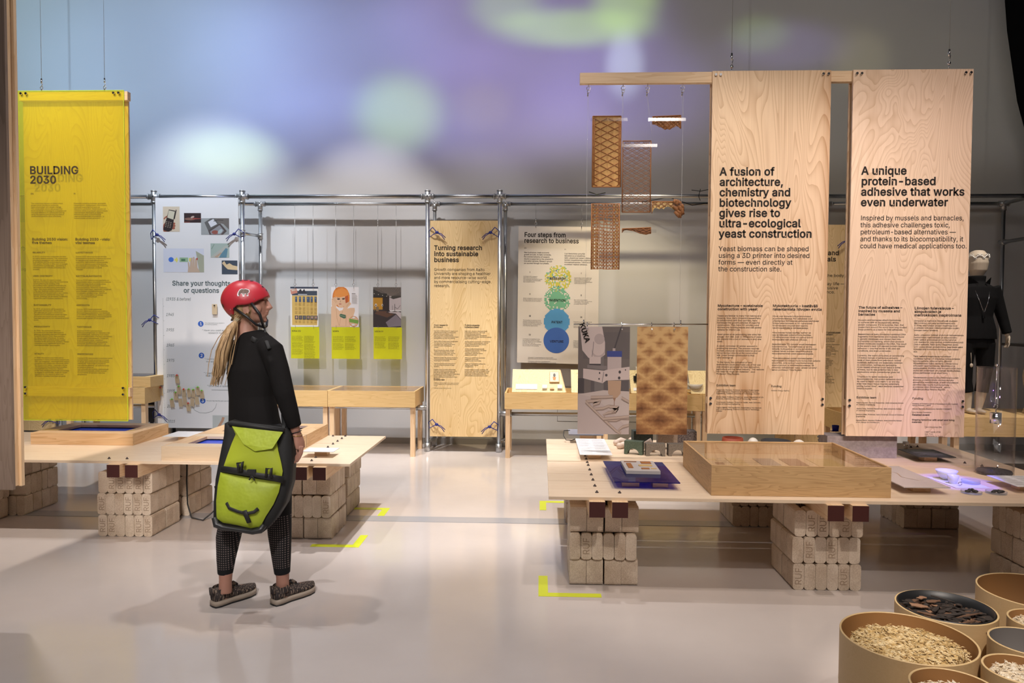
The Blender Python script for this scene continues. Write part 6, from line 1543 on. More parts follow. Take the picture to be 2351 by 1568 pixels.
def arch(x, y, w_, h_, d_, rz, m, lab, rx=None):
    t = thing('arch_block', lab, 'block', (x, y, T0), rz)
    r = w_*.33 if rx is None else rx
    pts = [(-w_/2, 0), (-w_/2, h_), (w_/2, h_), (w_/2, 0), (r, 0)]+[(r*math.cos(a), r*.98*math.sin(a)) for a in [PI*k/12 for k in range(1, 12)]]+[(-r, 0)]
    part('block_body', MB().prism(pts, 'y', -d_/2, d_/2), m, t, world=False); return t
def speck(nm, c1, c2, sc=140):
    m = mat(nm, c1, .8); N, L, b = nodes(m); v = coords(N, L, (1, 1, 1)); n = noise(N, L, v, sc, 3, .7)
    L.new(ramp(N, L, n, [(.35, c2), (.65, c1)]), b.inputs['Base Color']); bump(N, L, b, n, .3, .003); return m
GRN = speck('green_block', (.13, .17, .12), (.06, .09, .065)); GBR = speck('grey_brown_block', (.24, .20, .16), (.13, .11, .09)); DGR = speck('dark_green_block', (.055, .075, .07), (.03, .04, .04)); TAB = speck('tan_block', (.42, .33, .26), (.25, .19, .15)); DSP = speck('speckled_block', (.20, .16, .15), (.04, .03, .03), 90)
arch(.705, 5.45, .135, .098, .07, -.35, GRN, 'green arched block at the front left of the block group')
arch(.852, 5.40, .140, .090, .07, 0, GBR, 'grey-brown arched block, middle of the front row')
arch(1.015, 5.41, .140, .088, .07, .03, GBR, 'grey-brown arched block at the front right beside the glass-topped box', .045)
arch(.80, 5.72, .15, .135, .09, .1, DGR, 'dark green arched block behind the green one')
arch(.99, 5.70, .15, .12, .08, 0, TAB, 'tan arched block in the second row')
arch(1.135, 5.74, .16, .135, .12, 0, DSP, 'black speckled block at the right of the second row', .001)
CER = mat('pale_ceramic', (.70, .55, .45), .4)
for i, (pts, lab) in enumerate(((((.61, 5.80, .60), (.65, 5.84, .61), (.70, 5.80, .605)), 'pale knobbly ceramic form, leftmost behind the arches'), (((.62, 5.66, .60), (.67, 5.70, .605), (.70, 5.64, .60)), 'pale ceramic form just behind the green arch'), (((.735, 5.86, .61), (.79, 5.84, .64), (.83, 5.8, .62)), 'pinkish ceramic form between the dark green block and the left ones'), (((.79, 5.56, .62), (.835, 5.56, .655), (.86, 5.54, .60)), 'curved cream ceramic form leaning through the arches'))):
    single('ceramic_form', MB().tube(pts, [.022, .027, .018], 14).ellip(pts[0], (.026, .026, .024), 14, 10).ellip(pts[2], (.02, .02, .018), 14, 10), CER, lab, 'ceramic')
# blue acrylic sheet with sample board
t = thing('blue_acrylic_sheet', 'transparent blue acrylic sheet on two wooden feet, front left of the right table', 'acrylic sheet', (.63, 4.6, T0))
flatsheet(t, 'sheet', [(.443, 4.315), (.828, 4.300), (.823, 4.905), (.430, 4.925)], .620, .006, BLUEA)
part('wooden_foot', slab(.50, .60, 4.38, 4.46, T0, .620), PINE, t); part('wooden_foot', slab(.68, .77, 4.37, 4.45, T0, .620), PINE, t)
t = thing('sample_board', 'pale board with brown sample pieces lying on the blue acrylic sheet', 'board', (.64, 4.68, .627))
flatsheet(t, 'board', [(.538, 4.525), (.748, 4.515), (.750, 4.835), (.538, 4.845)], .627, .020, mat('grey_pale_board', (.50, .46, .45), .6))
for k, (a, b, c, d, m) in enumerate(((.56, 4.58, .60, .0, 0), (.555, 4.79, .08, .012, 1), (.66, 4.74, .065, .06, 0), (.635, 4.66, .085, .04, 2), (.64, 4.57, .05, .03, 0), (.70, 4.58, .035, .015, 2))):
    if k == 0: part('sample_piece', slab(.562, .592, 4.60, 4.74, .6475, .652), YSR, t)
    else: part('sample_piece', slab(a, a+c, b, b+d, .6475, .651), [YSR, YSD, YSP][m], t)
# concrete block, pebbles, blue cup
CON = speck('concrete', (.36, .31, .31), (.26, .22, .22), 30)
single('concrete_block', MB().hexa([(2.10, 5.40, T0), (2.60, 5.40, T0), (2.60, 5.56, T0), (2.10, 5.56, T0)], [(2.10, 5.40, .737), (2.60, 5.40, .737), (2.60, 5.57, .737), (2.10, 5.57, .737)]), CON, 'grey concrete block standing under the second hanging board', 'block')
mb = MB()
for k in range(26):
    x, y = rs.uniform(2.02, 2.30), rs.uniform(5.66, 5.85); r = rs.uniform(.010, .02)
    mb.ellip((x, y, T0+r*.82+rs.choice((0, 0, .03))*(1 if x > 2.12 else 0)+(.05 if x > 2.18 else 0)), (r*1.3, r, r*.8), 8, 6)
o = single('pebble_heap', mb, speck('pebble', (.35, .33, .33), (.10, .10, .10), 30), 'small heap of grey pebbles behind the concrete block', 'pebbles'); o['kind'] = 'stuff'
single('blue_cup', MB().lathe([(.001, 0), (.022, 0), (.026, .045), (.0245, .045), (.0205, .003), (.001, .003)], (2.245, 5.62, .738), 24).box((2.215, 5.60, .738), (2.275, 5.66, .7385)), BLUEA, 'small transparent blue cup by the pebbles behind the concrete block', 'cup')
# vessels behind the glass-topped box
def cone(x, y, r0, r1, h, m, lab, nm='clay_cone', z=T0):
    single(nm, MB().lathe([(.001, 0), (r0, 0), (r1, h), (r1-.01, h), (r0-.012, .01), (.001, .01)], (x, y, z), 32), m, lab, 'vessel')
cone(1.39, 5.30, .088, .072, .155, mat('terracotta', (.30, .055, .025), .6), 'red-brown tapered vessel behind the glass-topped box')
cone(1.665, 5.20, .112, .100, .155, mat('charcoal_felt', (.035, .035, .04), .8), 'charcoal tapered vessel behind the glass-topped box')
single('white_pebble_form', MB().ellip((1.53, 5.28, T0+.08), (.05, .04, .08), 16, 10), mat('porcelain', (.75, .72, .66), .3), 'white rounded form between the red-brown and charcoal vessels', 'ceramic')
single('white_pebble_form', MB().ellip((1.84, 5.24, T0+.078), (.058, .05, .078), 16, 10), mat('porcelain', (.75, .72, .66), .3), 'white rounded form right of the charcoal vessel', 'ceramic')
single('small_dish', MB().lathe([(.001, 0), (.03, 0), (.05, .02), (.048, .02), (.028, .004), (.001, .004)], (2.0, 5.25, T0), 24), mat('porcelain', (.75, .72, .66), .3), 'small white dish behind the right rear corner of the glass-topped box', 'dish')
# steel bolt
t = thing('steel_bolt', 'upright steel bolt with a nut behind the dark print', 'bolt', (2.86, 5.80, T0))
part('bolt_shank', MB().tube([(2.86, 5.80, T0), (2.86, 5.80, .622)], .014, 14), CHROME, t)
hexp = lambda r: [(2.86+r*math.cos(k*PI/3), 5.80+r*math.sin(k*PI/3)) for k in range(6)]
part('bolt_head', MB().prism(hexp(.024), 'z', .616, .634), CHROME, t)
# dark print, clear print
t = info_sheet(2.672, 5.228, 2.928, 5.53, 'dark grey landscape print on a wooden foot behind the acrylic tube', lines=False, m=mat('dark_print', (.06, .06, .055), .3), z=.620)
picture('print_image', t, lambda u, v, h: (2.675+u*.25, 5.527-v*.296, .6242+h), [([(.1, .3), (.5, .15), (.9, .3), (.7, .5), (.2, .6)], (.12, .12, .10)), ([(.3, .6), (.8, .55), (.95, .8), (.4, .9)], (.09, .09, .085)), (band([(.1, .8), (.4, .6), (.9, .62)], .02), (.2, .19, .17))], None)
t = thing('clear_print', 'pale translucent map sheet on a wooden foot in front of the concrete block', 'print', (2.26, 4.57, T0))
flatsheet(t, 'sheet', [(2.105, 4.277), (2.370, 4.280), (2.366, 4.88), (2.10, 4.88)], .620, .005, mat('pale_translucent_sheet', (.72, .66, .66), .25, Transmission_Weight=.25))
part('wooden_foot', slab(2.20, 2.30, 4.36, 4.44, T0, .620), PINE, t)
mb = MB(); mb.add([(x, y, .6255) for x, y in band([(2.13, 4.80), (2.2, 4.72), (2.25, 4.66), (2.22, 4.55), (2.28, 4.45)], .003)], [list(range(10))]); part('drawn_line', mb, flat((.45, .30, .2)), t, fix=False)
info_sheet(2.79, 4.35, 3.02, 4.645, 'white text sheet on a wooden foot at the right edge beside the acrylic tube', z=.618)
# blue-lit adhesive samples
t = single('sample_sheet', MB().hexa([(2.506, 4.468, T0), (2.71, 4.48, T0), (2.705, 4.778, T0), (2.484, 4.764, T0)], [(2.506, 4.468, T0+.003), (2.71, 4.48, T0+.003), (2.705, 4.778, T0+.003), (2.484, 4.764, T0+.003)]), WHITEP, 'white sheet glowing blue under the show light, with cups on it', 'sheet')
PORC = mat('white_porcelain', (.80, .80, .80), .3)
def cup(x, y, r0, r1, h, lab, nm, cat):
    single(nm, MB().lathe([(.001, 0), (r0, 0), (r0+(r1-r0)*.55, h*.4), (r1, h), (r1-.003, h), (r0+(r1-r0)*.5-.003, h*.42), (r0-.003, .004), (.001, .004)], (x, y, T0+.003), 32), PORC, lab, cat)
cup(2.575, 4.70, .025, .064, .058, 'wide white bowl lit blue, behind the small cup', 'bowl', 'bowl')
cup(2.552, 4.585, .020, .033, .052, 'small white cup lit blue, in front of the wide bowl', 'cup', 'cup')
PETRI = acrylic('petri_plastic', (.93, .95, .98), edge=((.8, .85, .95), .12))
def petri(x, y, r, h, lab, z=T0+.003):
    t = thing('petri_dish', lab, 'dish', (x, y, z))
    part('dish', MB().lathe([(.001, 0), (r, 0), (r, h), (r-.002, h), (r-.002, .002), (.001, .002)], (x, y, z), 36), PETRI, t)
    return t
petri(2.668, 4.60, .052, .020, 'clear round dish on the blue-lit sheet')
single('steel_ring', MB().tube([(2.555+.010*math.cos(a), 4.515, T0+.016+.010*math.sin(a)) for a in [k*PI/8 for k in range(17)]], .003, 8), CHROME, 'small steel ring standing before the small cup', 'ring')
MUS = speck('mussel_shell', (.10, .09, .085), (.03, .028, .03), 60)
for x, y, lab in ((2.525, 4.345, 'clear dish holding dark mussels, nearest the front edge'), (2.67, 4.35, 'clear dish holding small dark mussels, right of the other one')):
    petri(x, y, .055, .014, lab, T0)
    for k in range(4):
        xx, yy = x+rs.uniform(-.03, .03), y+rs.uniform(-.02, .02)
        e_ = Euler((rs.uniform(-.3, .3), rs.uniform(-.3, .3), rs.uniform(0, 3)))
        single('mussel', MB().ellip((xx, yy, T0+.013), (.022, .010, .009), 12, 8, 0, e_), MUS, 'dark mussel shell in the '+('left' if x < 2.6 else 'right')+' one of the two clear round dishes', 'mussel', 'mussels in the '+('left' if x < 2.6 else 'right')+' clear dish')
# acrylic tube
TB = thing('acrylic_tube', 'tall clear acrylic tube with a steel weight hanging inside, right end of the table', 'tube', (2.99, 4.90, T0))
part('tube_wall', MB().lathe([(.112, .002), (.112, .70), (.108, .70), (.108, .002), (.112, .002)], (2.99, 4.90, T0), 48), GLASS, TB)
part('tube_lid', MB().lathe([(.001, .70), (.113, .70), (.113, .706), (.001, .706)], (2.99, 4.90, T0), 48), GLASS, TB)
part('lid_knob', MB().lathe([(.001, 0), (.006, 0), (.010, .010), (.001, .018)], (2.99, 4.90, T0+.706), 14), CHROME, TB)
part('tube_base', MB().lathe([(.001, .003), (.100, .003), (.104, .015), (.098, .026), (.001, .028)], (2.99, 4.90, T0), 40), speck('dark_gravel', (.09, .08, .09), (.03, .028, .03), 80), TB)
WT = thing('steel_weight', 'shiny steel weight with a hook hanging inside the acrylic tube', 'weight', (2.99, 4.90, T0+.335))
part('weight_body', MB().lathe([(.001, 0), (.033, 0), (.033, .068), (.001, .068)], (2.99, 4.90, T0+.335), 28), CHROME, WT)
part('hook', MB().tube([(2.99, 4.90, T0+.402), (2.99, 4.90, T0+.425), (3.006, 4.90, T0+.44), (3.0, 4.90, T0+.458), (2.98, 4.90, T0+.455), (2.976, 4.90, T0+.44)], .0035, 8), CHROME, WT)
part('wire', MB().tube([(2.985, 4.90, T0+.456), (2.99, 4.90, T0+.70)], .0016, 6), CHROME, WT)

# ================================================================== things on the left table
SCRN = mat('blue_screen_glass', (.04, .08, .50), .35, Emission_Color=(.03, .06, .45, 1), Emission_Strength=.22)
def screen_box(x0, y0, x1, y1, h, ox, oy, lab, m, my_):
    t = thing('screen_box', lab, 'box', ((x0+x1)/2, (y0+y1)/2, T0)); z = T0+h
    part('side_board', slab(x0, x1, y0, y0+.02, T0, z), m, t); part('side_board', slab(x0, x1, y1-.02, y1, T0, z), m, t)
    part('side_board', slab(x0, x0+.02, y0+.02, y1-.02, T0, z), my_, t); part('side_board', slab(x1-.02, x1, y0+.02, y1-.02, T0, z), my_, t)
    fr = .002
    part('top_rail', slab(x0+.02, x1-.02, y0+.02, y0+oy, z-.02, z), m, t); part('top_rail', slab(x0+.02, x1-.02, y1-oy, y1-.02, z-.02, z), m, t)
    part('top_rail', slab(x0+.02, x0+ox, y0+oy, y1-oy, z-.02, z), my_, t); part('top_rail', slab(x1-ox, x1-.02, y0+oy, y1-oy, z-.02, z), my_, t)
    part('screen', slab(x0+ox-.02, x1-ox+.02, y0+oy-.02, y1-oy+.02, z-.036, z-.031), SCRN, t)
    part('screen_surround', slab(x0+.03, x1-.03, y0+.03, y1-.03, z-.055, z-.038), BLACK, t)
    return t
screen_box(-3.97, 5.535, -3.155, 6.08, .092, .13, .12, 'pine box with a sunken blue screen on the left table below the yellow sheet', timber('pine_frame_x', (.55, .30, .12), (.78, .54, .31), 'x', .5, 30, 1), timber('pine_frame_y', (.55, .30, .12), (.78, .54, .31), 'y', .5, 30, 1))
screen_box(-2.64, 4.985, -1.79, 5.53, .10, .13, .12, 'pale box with a sunken blue screen directly behind the woman', BOXW2, timber('pine_frame_y', (.55, .30, .12), (.78, .54, .31), 'y'))
screen_box(-2.64, 5.54, -1.79, 6.10, .10, .13, .12, 'pine box with a sunken blue screen behind the pale one', timber('pine_frame_x', (.55, .30, .12), (.78, .54, .31), 'x'), timber('pine_frame_y', (.55, .30, .12), (.78, .54, .31), 'y'))
t = info_sheet(-1.80+.105, 5.150, -1.472, 5.307, 'small white card on a wooden foot beside the woman hand', lines=False, z=.618)
t = info_sheet(-3.02, 5.72, -2.74, 5.98, 'white card on a wooden foot between the two screen boxes', lines=False, z=.618)

# ================================================================== round bentwood tubs in the foreground
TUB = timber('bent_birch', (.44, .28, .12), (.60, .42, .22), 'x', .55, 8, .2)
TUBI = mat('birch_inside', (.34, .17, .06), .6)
def tub(x, y, r, lab, h=.40, inner=TUBI):
    t = thing('round_tub', lab, 'tub', (x, y, 0))
    th = .0075
    part('outer_wall', MB().lathe([(r, 0), (r, h)], (x, y, 0), 72), TUB, t)
    part('rim', MB().lathe([(r, h), (r-.001, h+.002), (r-th+.001, h+.002), (r-th, h)], (x, y, 0), 72), mat('birch_rim', (.62, .44, .22), .5), t)
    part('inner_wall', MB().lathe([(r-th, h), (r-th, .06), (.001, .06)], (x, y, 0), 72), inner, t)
    part('hoop_seam', MB().lathe([(r+.0006, h*.5), (r+.0012, h*.5+.001), (r+.0006, h*.5+.002)], (x, y, 0), 72), mat('birch_rim', (.62, .44, .22), .5), t)
    part('base', MB().lathe([(r-.001, .0), (.001, .0)], (x, y, .001), 48), TUB, t)
    return t
TA = (1.389, 2.770, .234)
tub(*TA, 'large round birch tub filled with straw, at the front left of the tubs')
tub(1.692, 3.072, .188, 'round birch tub with a black liner full of bark')
tub(2.195, 3.270, .230, 'large empty round birch tub behind the others at the right edge')
tub(2.003, 2.950, .118, 'small round birch tub with white growth, right of the bark tub')
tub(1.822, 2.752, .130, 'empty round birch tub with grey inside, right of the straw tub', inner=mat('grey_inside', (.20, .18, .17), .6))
tub(1.655, 2.528, .119, 'small round birch tub with white growth at the bottom right corner')
tub(1.355, 2.395, .133, 'round birch tub with pale growth, cut by the bottom edge')
def straw(nm, c1, c2, c3):
    m = mat(nm, c1, .9, spec=.1); N, L, b = nodes(m); v = coords(N, L, (1, 1, 1))
    n = noise(N, L, v, 55, 5, .7, .8); n2 = noise(N, L, v, 14, 2, .5)
    t = mathn(N, L, 'ADD', mathn(N, L, 'MULTIPLY', n, .8), mathn(N, L, 'MULTIPLY', n2, .2))
    L.new(ramp(N, L, t, [(.33, c3), (.45, c2), (.6, c1)]), b.inputs['Base Color']); bump(N, L, b, n, .9, .012); return m
STRW = straw('straw_mycelium', (.88, .72, .44), (.60, .40, .16), (.16, .09, .04)); WHM = straw('white_mycelium', (.92, .84, .70), (.72, .56, .36), (.22, .15, .09))
from mathutils import noise as MN_
def cake(x, y, r, zt, lab, m, seed, cut=None, fl=420):
    mb = MB(); n, k = 72, 22; vs = [(x, y, zt)]; 
    for i in range(1, k+1):
        for j in range(n):
            a = 2*PI*j/n; rr_ = r*i/k
            edge_ = 1+.035*MN_.noise(Vector((math.cos(a)*3+seed, math.sin(a)*3, 0)))
            px_, py_ = x+rr_*edge_*math.cos(a), y+rr_*edge_*math.sin(a)
            z = zt+.010*MN_.noise(Vector((px_*22, py_*22, seed)))+.008*MN_.noise(Vector((px_*60, py_*60, seed)))-.018*(i/k)**8
            if cut and (px_-x)*cut[0]+(py_-y)*cut[1] > r*cut[2]: z -= .05
            vs.append((px_, py_, z))
    fs = [(0, 1+j, 1+(j+1) % n) for j in range(n)]
    for i in range(k-1):
        for j in range(n):
            j2 = (j+1) % n; fs.append((1+i*n+j, 1+(i+1)*n+j, 1+(i+1)*n+j2, 1+i*n+j2))
    o = len(vs); vs += [(vx, vy, zt-.10) for vx, vy, vz in vs[1+(k-1)*n:1+k*n]]
    for j in range(n): fs.append((1+(k-1)*n+j, o+j, o+(j+1) % n, 1+(k-1)*n+(j+1) % n))
    mb.add(vs, fs, 0, False)
    rf = random.Random(seed)
    for q in range(fl):      # loose chips and flakes on top
        a = rf.uniform(0, 2*PI); d = r*math.sqrt(rf.random())*.99
        cx_, cy_ = x+d*math.cos(a), y+d*math.sin(a); s_ = rf.uniform(.004, .012); b_ = rf.uniform(0, PI)
        z = zt+.010*MN_.noise(Vector((cx_*22, cy_*22, seed)))+rf.uniform(-.002, .006)-.016*(d/r)**8
        dx, dy = s_*math.cos(b_), s_*math.sin(b_); w_ = rf.uniform(.2, .5); tz = rf.uniform(-.003, .004)
        mb.add([(cx_-dx, cy_-dy, z), (cx_+dy*w_, cy_-dx*w_, z+.003), (cx_+dx, cy_+dy, z+tz), (cx_-dy*w_, cy_+dx*w_, z+.002)], [(0, 1, 2, 3)])
    o = single('mycelium_block', mb, m, lab, 'mycelium', fix=False); o['kind'] = 'stuff'
cake(1.396, 2.765, .205, .372, 'golden straw block grown inside the large front tub', STRW, 1, (.75, -.66, .80), 900)
cake(2.003, 2.950, .104, .385, 'white growth filling the small tub right of the bark', WHM, 5, None, 200)
cake(1.658, 2.526, .104, .382, 'white growth filling the small bottom right tub', WHM, 7, None, 250)
cake(1.355, 2.392, .115, .375, 'pale growth filling the tub cut by the bottom edge', WHM, 9, None, 250)
# black liner with bark
LIN = thing('black_liner', 'black plastic liner standing in the bark tub', 'liner', (1.69, 3.07, .2))
part('liner_wall', MB().lathe([(.177, .385), (.179, .405), (.174, .405), (.168, .36), (.165, .30), (.001, .30)], (1.69, 3.07, 0), 64), BLACK, LIN)
mb = MB(); rf = random.Random(21)
BRK = [mat('bark_dark', (.028, .020, .016), .8), mat('bark_brown', (.13, .065, .035), .8), mat('bark_tan', (.26, .14, .08), .8)]
def chip(mb, cx, cy, cz, s_, mi=0, w0=.4):
    a = rf.uniform(0, PI); t_ = rf.uniform(-.5, .5); dx, dy, dz = s_*math.cos(a), s_*math.sin(a), s_*t_*.5
    w_ = s_*rf.uniform(w0*.5, w0)
    v = []
    for k in range(5):
        f = (k-2)/2; ww = w_*(1-.35*abs(f)**1.5)*rf.uniform(.5, 1.35); c_ = s_*.10*(1-f*f)*rf.uniform(.3, 1.6)
        v += [(cx+dx*f-math.sin(a)*ww, cy+dy*f+math.cos(a)*ww, cz+dz*f), (cx+dx*f, cy+dy*f, cz+dz*f+c_), (cx+dx*f+math.sin(a)*ww, cy+dy*f-math.cos(a)*ww, cz+dz*f)]
    fs = []
    for k in range(4):
        for q in range(2): fs.append((k*3+q, k*3+q+1, k*3+q+4, k*3+q+3))
    o = len(v); v += [(a_, b_, c_-.003) for a_, b_, c_ in v[:]]; fs += [tuple(i+o for i in f[::-1]) for f in fs[:]]
    mb.add(v, fs, mi)
for k in range(620):
    a = rf.uniform(0, 2*PI); d = .160*math.sqrt(rf.random())
    chip(mb, 1.69+d*math.cos(a), 3.07+d*math.sin(a), .358+rf.uniform(-.03, .014)+.012*(1-(d/.16)**2), rf.uniform(.012, .036), rf.choices((0, 1, 2), (9, 2.4, .7))[0], rf.choice((.25, .5, 1.1)))
mb.lathe([(.166, .33), (.001, .335)], (1.69, 3.07, 0), 40, 0)
o = single('bark_mulch', mb, BRK, 'dark shredded bark filling the black liner', 'bark', fix=False); o['kind'] = 'stuff'
for k, (x, y, z, s_, mi, w0) in enumerate(((1.60, 3.10, .375, .038, 2, 1.0), (1.655, 3.19, .375, .035, 2, .8), (1.69, 3.16, .372, .03, 1, .8), (1.60, 3.04, .365, .04, 1, .8), (1.72, 3.10, .372, .055, 0, .35), (1.78, 3.13, .37, .045, 0, .4), (1.70, 3.03, .368, .05, 0, .5), (1.76, 3.02, .37, .06, 1, .12), (1.72, 2.96, .366, .045, 1, .25), (1.79, 2.98, .366, .05, 0, .4), (1.64, 3.0, .366, .045, 0, .4), (1.66, 3.08, .372, .06, 0, .3), (1.80, 3.05, .368, .045, 0, .35), (1.74, 2.92, .36, .035, 1, .5), (1.68, 2.93, .36, .03, 2, .4), (1.81, 2.93, .362, .03, 1, .4), (1.58, 3.15, .372, .03, 0, .4), (1.74, 3.18, .375, .05, 0, .3))):
    mb = MB(); chip(mb, x, y, z+.018, s_*.9, 0, w0*.65)
    single('bark_piece', mb, BRK[mi], 'curled piece of bark lying on the bark mulch in the black liner', 'bark', 'larger bark pieces on the mulch', fix=False)
# ================================================================== the visitor
PR = thing('person', 'person in a red cycling helmet, black top and leggings, seen from behind looking right', 'person', (-1.55, 3.98, 0))
CLO = mat('black_jersey', (.012, .011, .011), .9, spec=.12)
HAIR = mat('blond_hair', (.42, .27, .13), .55)
def hairm():
    N, L, b = nodes(HAIR); v = coords(N, L, (70, 70, 5), False); n = noise(N, L, v, 1, 4, .6)
    L.new(ramp(N, L, n, [(.3, (.20, .115, .05)), (.7, (.56, .38, .20))]), b.inputs['Base Color'])
hairm()
def legm():
    m = mat('perforated_leggings', (.012, .012, .013), .75, spec=.2); N, L, b = nodes(m)
    tc = N.new('ShaderNodeTexCoord'); sp = N.new('ShaderNodeSeparateXYZ'); L.new(tc.outputs['Object'], sp.inputs[0])
    def cell(s, per, w): return mathn(N, L, 'LESS_THAN', mathn(N, L, 'ABSOLUTE', mathn(N, L, 'SUBTRACT', mathn(N, L, 'FRACT', mathn(N, L, 'DIVIDE', s, per)), .5)), w)
    c = mathn(N, L, 'MULTIPLY', cell(sp.outputs[0], .0115, .24), cell(sp.outputs[2], .0125, .24))
    lo = mathn(N, L, 'LESS_THAN', sp.outputs[2], .50); hi = mathn(N, L, 'GREATER_THAN', sp.outputs[2], .205)
    c = mathn(N, L, 'MULTIPLY', c, mathn(N, L, 'MULTIPLY', lo, hi))
    mx = N.new('ShaderNodeMix'); mx.data_type = 'RGBA'; L.new(c, mx.inputs['Factor']); mx.inputs['A'].default_value = (.010, .010, .011, 1); mx.inputs['B'].default_value = (.17, .13, .12, 1)
    L.new(mx.outputs['Result'], b.inputs['Base Color']); return m
LEG = legm()
V = Vector
c40, s40 = math.cos(math.radians(38)), math.sin(math.radians(38))
RX = (c40, -s40, 0)       # the visitor's right-hand direction
k = .00237
# ---- body
mb = MB()
HC = V((-1.613, 3.99, 1.653))
fz = V((.985, .17, 0)).normalized(); sd = V((.17, -.985, 0)).normalized()
def H(f, s, z): return HC+fz*f+sd*s+V((0, 0, z))
er = Euler((0, 0, math.atan2(fz.y, fz.x)))
mb.ellip(H(-.012, 0, .022), (.097, .077, .088), 24, 16, 0, er)
mb.ellip(H(.040, 0, -.012), (.062, .060, .085), 20, 14, 0, er)
mb.ellip(H(.045, 0, -.058), (.053, .047, .042), 20, 12, 0, er)      # jaw
mb.ellip(H(.083, 0, -.083), (.017, .018, .015), 14, 10, 0, er)      # chin
mb.ellip(H(.090, 0, .042), (.014, .040, .012), 14, 10, 0, er)       # brow
mb.tube([H(.096, 0, .028), H(.108, 0, .006), H(.120, 0, -.014), H(.108, 0, -.022)], [.0085, .010, .0125, .010], 12)   # nose
for s in (-1, 1): mb.ellip(H(.104, s*.010, -.019), (.010, .007, .0075), 10, 8, 0, er)
mb.ellip(H(.098, 0, -.037), (.0125, .020, .0065), 14, 8, 0, er); mb.ellip(H(.0955, 0, -.050), (.0125, .019, .0070), 14, 8, 0, er)
for s in (-1, 1):
    mb.ellip(H(.086, s*.031, .018), (.012, .015, .009), 12, 8, 0, er)
    ea = H(.005, s*.077, -.020)
    mb.tube([ea+fz*(.016*math.sin(a))+V((0, 0, .030*math.cos(a)))-sd*s*.004 for a in [.5+j*PI*1.55/9 for j in range(10)] for a in [-a+.9]], .0055, 8)
    mb.ellip(H(.006, s*.073, -.020), (.015, .007, .024), 12, 10, 0, er); mb.ellip(H(.012, s*.076, -.046), (.008, .006, .009), 10, 8, 0, er)
    mb.ellip(H(.052, s*.050, -.020), (.030, .018, .030), 14, 10, 0, er)
mb.tube([H(.0, 0, -.02), (-1.62, 4, 1.562), (-1.628, 4, 1.509), (-1.619, 4, 1.436)], [.054, .052, .060, .075], 20)   # neck
# trunk
TR = [((-1.601, 4, 1.47), .085, .062), ((-1.586, 3.99, 1.413), .165, .085), ((-1.587, 3.98, 1.292), .170, .105), ((-1.587, 3.97, 1.149), .145, .095), ((-1.578, 3.97, 1.028), .158, .105), ((-1.562, 3.97, 0.907), .180, .125), ((-1.561, 3.98, 0.808), .170, .12)]
mb.tube([t[0] for t in TR], [(t[1], t[2]) for t in TR], 24, ref=RX)
# right arm and hand
mb.tube([(-1.449, 3.88, 1.411), (-1.399, 3.85, 1.304), (-1.357, 3.83, 1.178), (-1.326, 3.84, 1.072), (-1.307, 3.86, 0.976)], [.052, .045, .040, .033, .024], 14)
mb.tube([(-1.307, 3.86, 0.98), (-1.295, 3.86, 0.945), (-1.286, 3.86, 0.91), (-1.282, 3.86, 0.882)], [(.024, .020), (.030, .018), (.034, .017), (.030, .014)], 14, ref=(.5, .86, 0))
def fing(pts, r): mb.tube(pts, r, 9); mb.ellip(pts[-1], (r[-1],)*3, 10, 8)
fing([(-1.26, 3.825, 0.903), (-1.264, 3.82, 0.864), (-1.276, 3.822, 0.838), (-1.29, 3.828, 0.818)], [.0095, .0088, .0080, .0068])
fing([(-1.272, 3.846, 0.894), (-1.28, 3.84, 0.855), (-1.295, 3.842, 0.829), (-1.308, 3.846, 0.809)], [.0095, .0088, .0080, .0068])
fing([(-1.284, 3.868, 0.89), (-1.297, 3.864, 0.853), (-1.312, 3.866, 0.829), (-1.325, 3.868, 0.814)], [.0092, .0085, .0078, .0066])
fing([(-1.296, 3.888, 0.891), (-1.31, 3.888, 0.858), (-1.323, 3.89, 0.838), (-1.333, 3.892, 0.823)], [.0082, .0075, .0070, .0060])
fing([(-1.308, 3.875, 0.943), (-1.324, 3.882, 0.911), (-1.328, 3.886, 0.881), (-1.322, 3.888, 0.86)], [.0125, .0105, .0092, .0075])
# left arm held in front of the body
mb.tube([(-1.71, 4.07, 1.408), (-1.724, 4.15, 1.254), (-1.712, 4.2, 1.109), (-1.68, 4.24, 1.054), (-1.635, 4.26, 1.039)], [.050, .044, .038, .032, .024], 14)
mb.ellip((-1.61, 4.27, 1.032), (.045, .026, .018), 14, 10)
for j in range(4): mb.tube([(-1.577, 4.25, 1.046), (V((-1.558, 4.27, 1.048))+V((0, 0, .018-.015*j)))[:], (V((-1.54, 4.25, 1.036))+V((-.01, .012, .012-.015*j)))[:]], [.009, .008, .007], 7)
mb.tube([(-1.617, 4.26, 1.044), (-1.592, 4.25, 1.066), (-1.575, 4.26, 1.07)], [.011, .010, .008], 7)
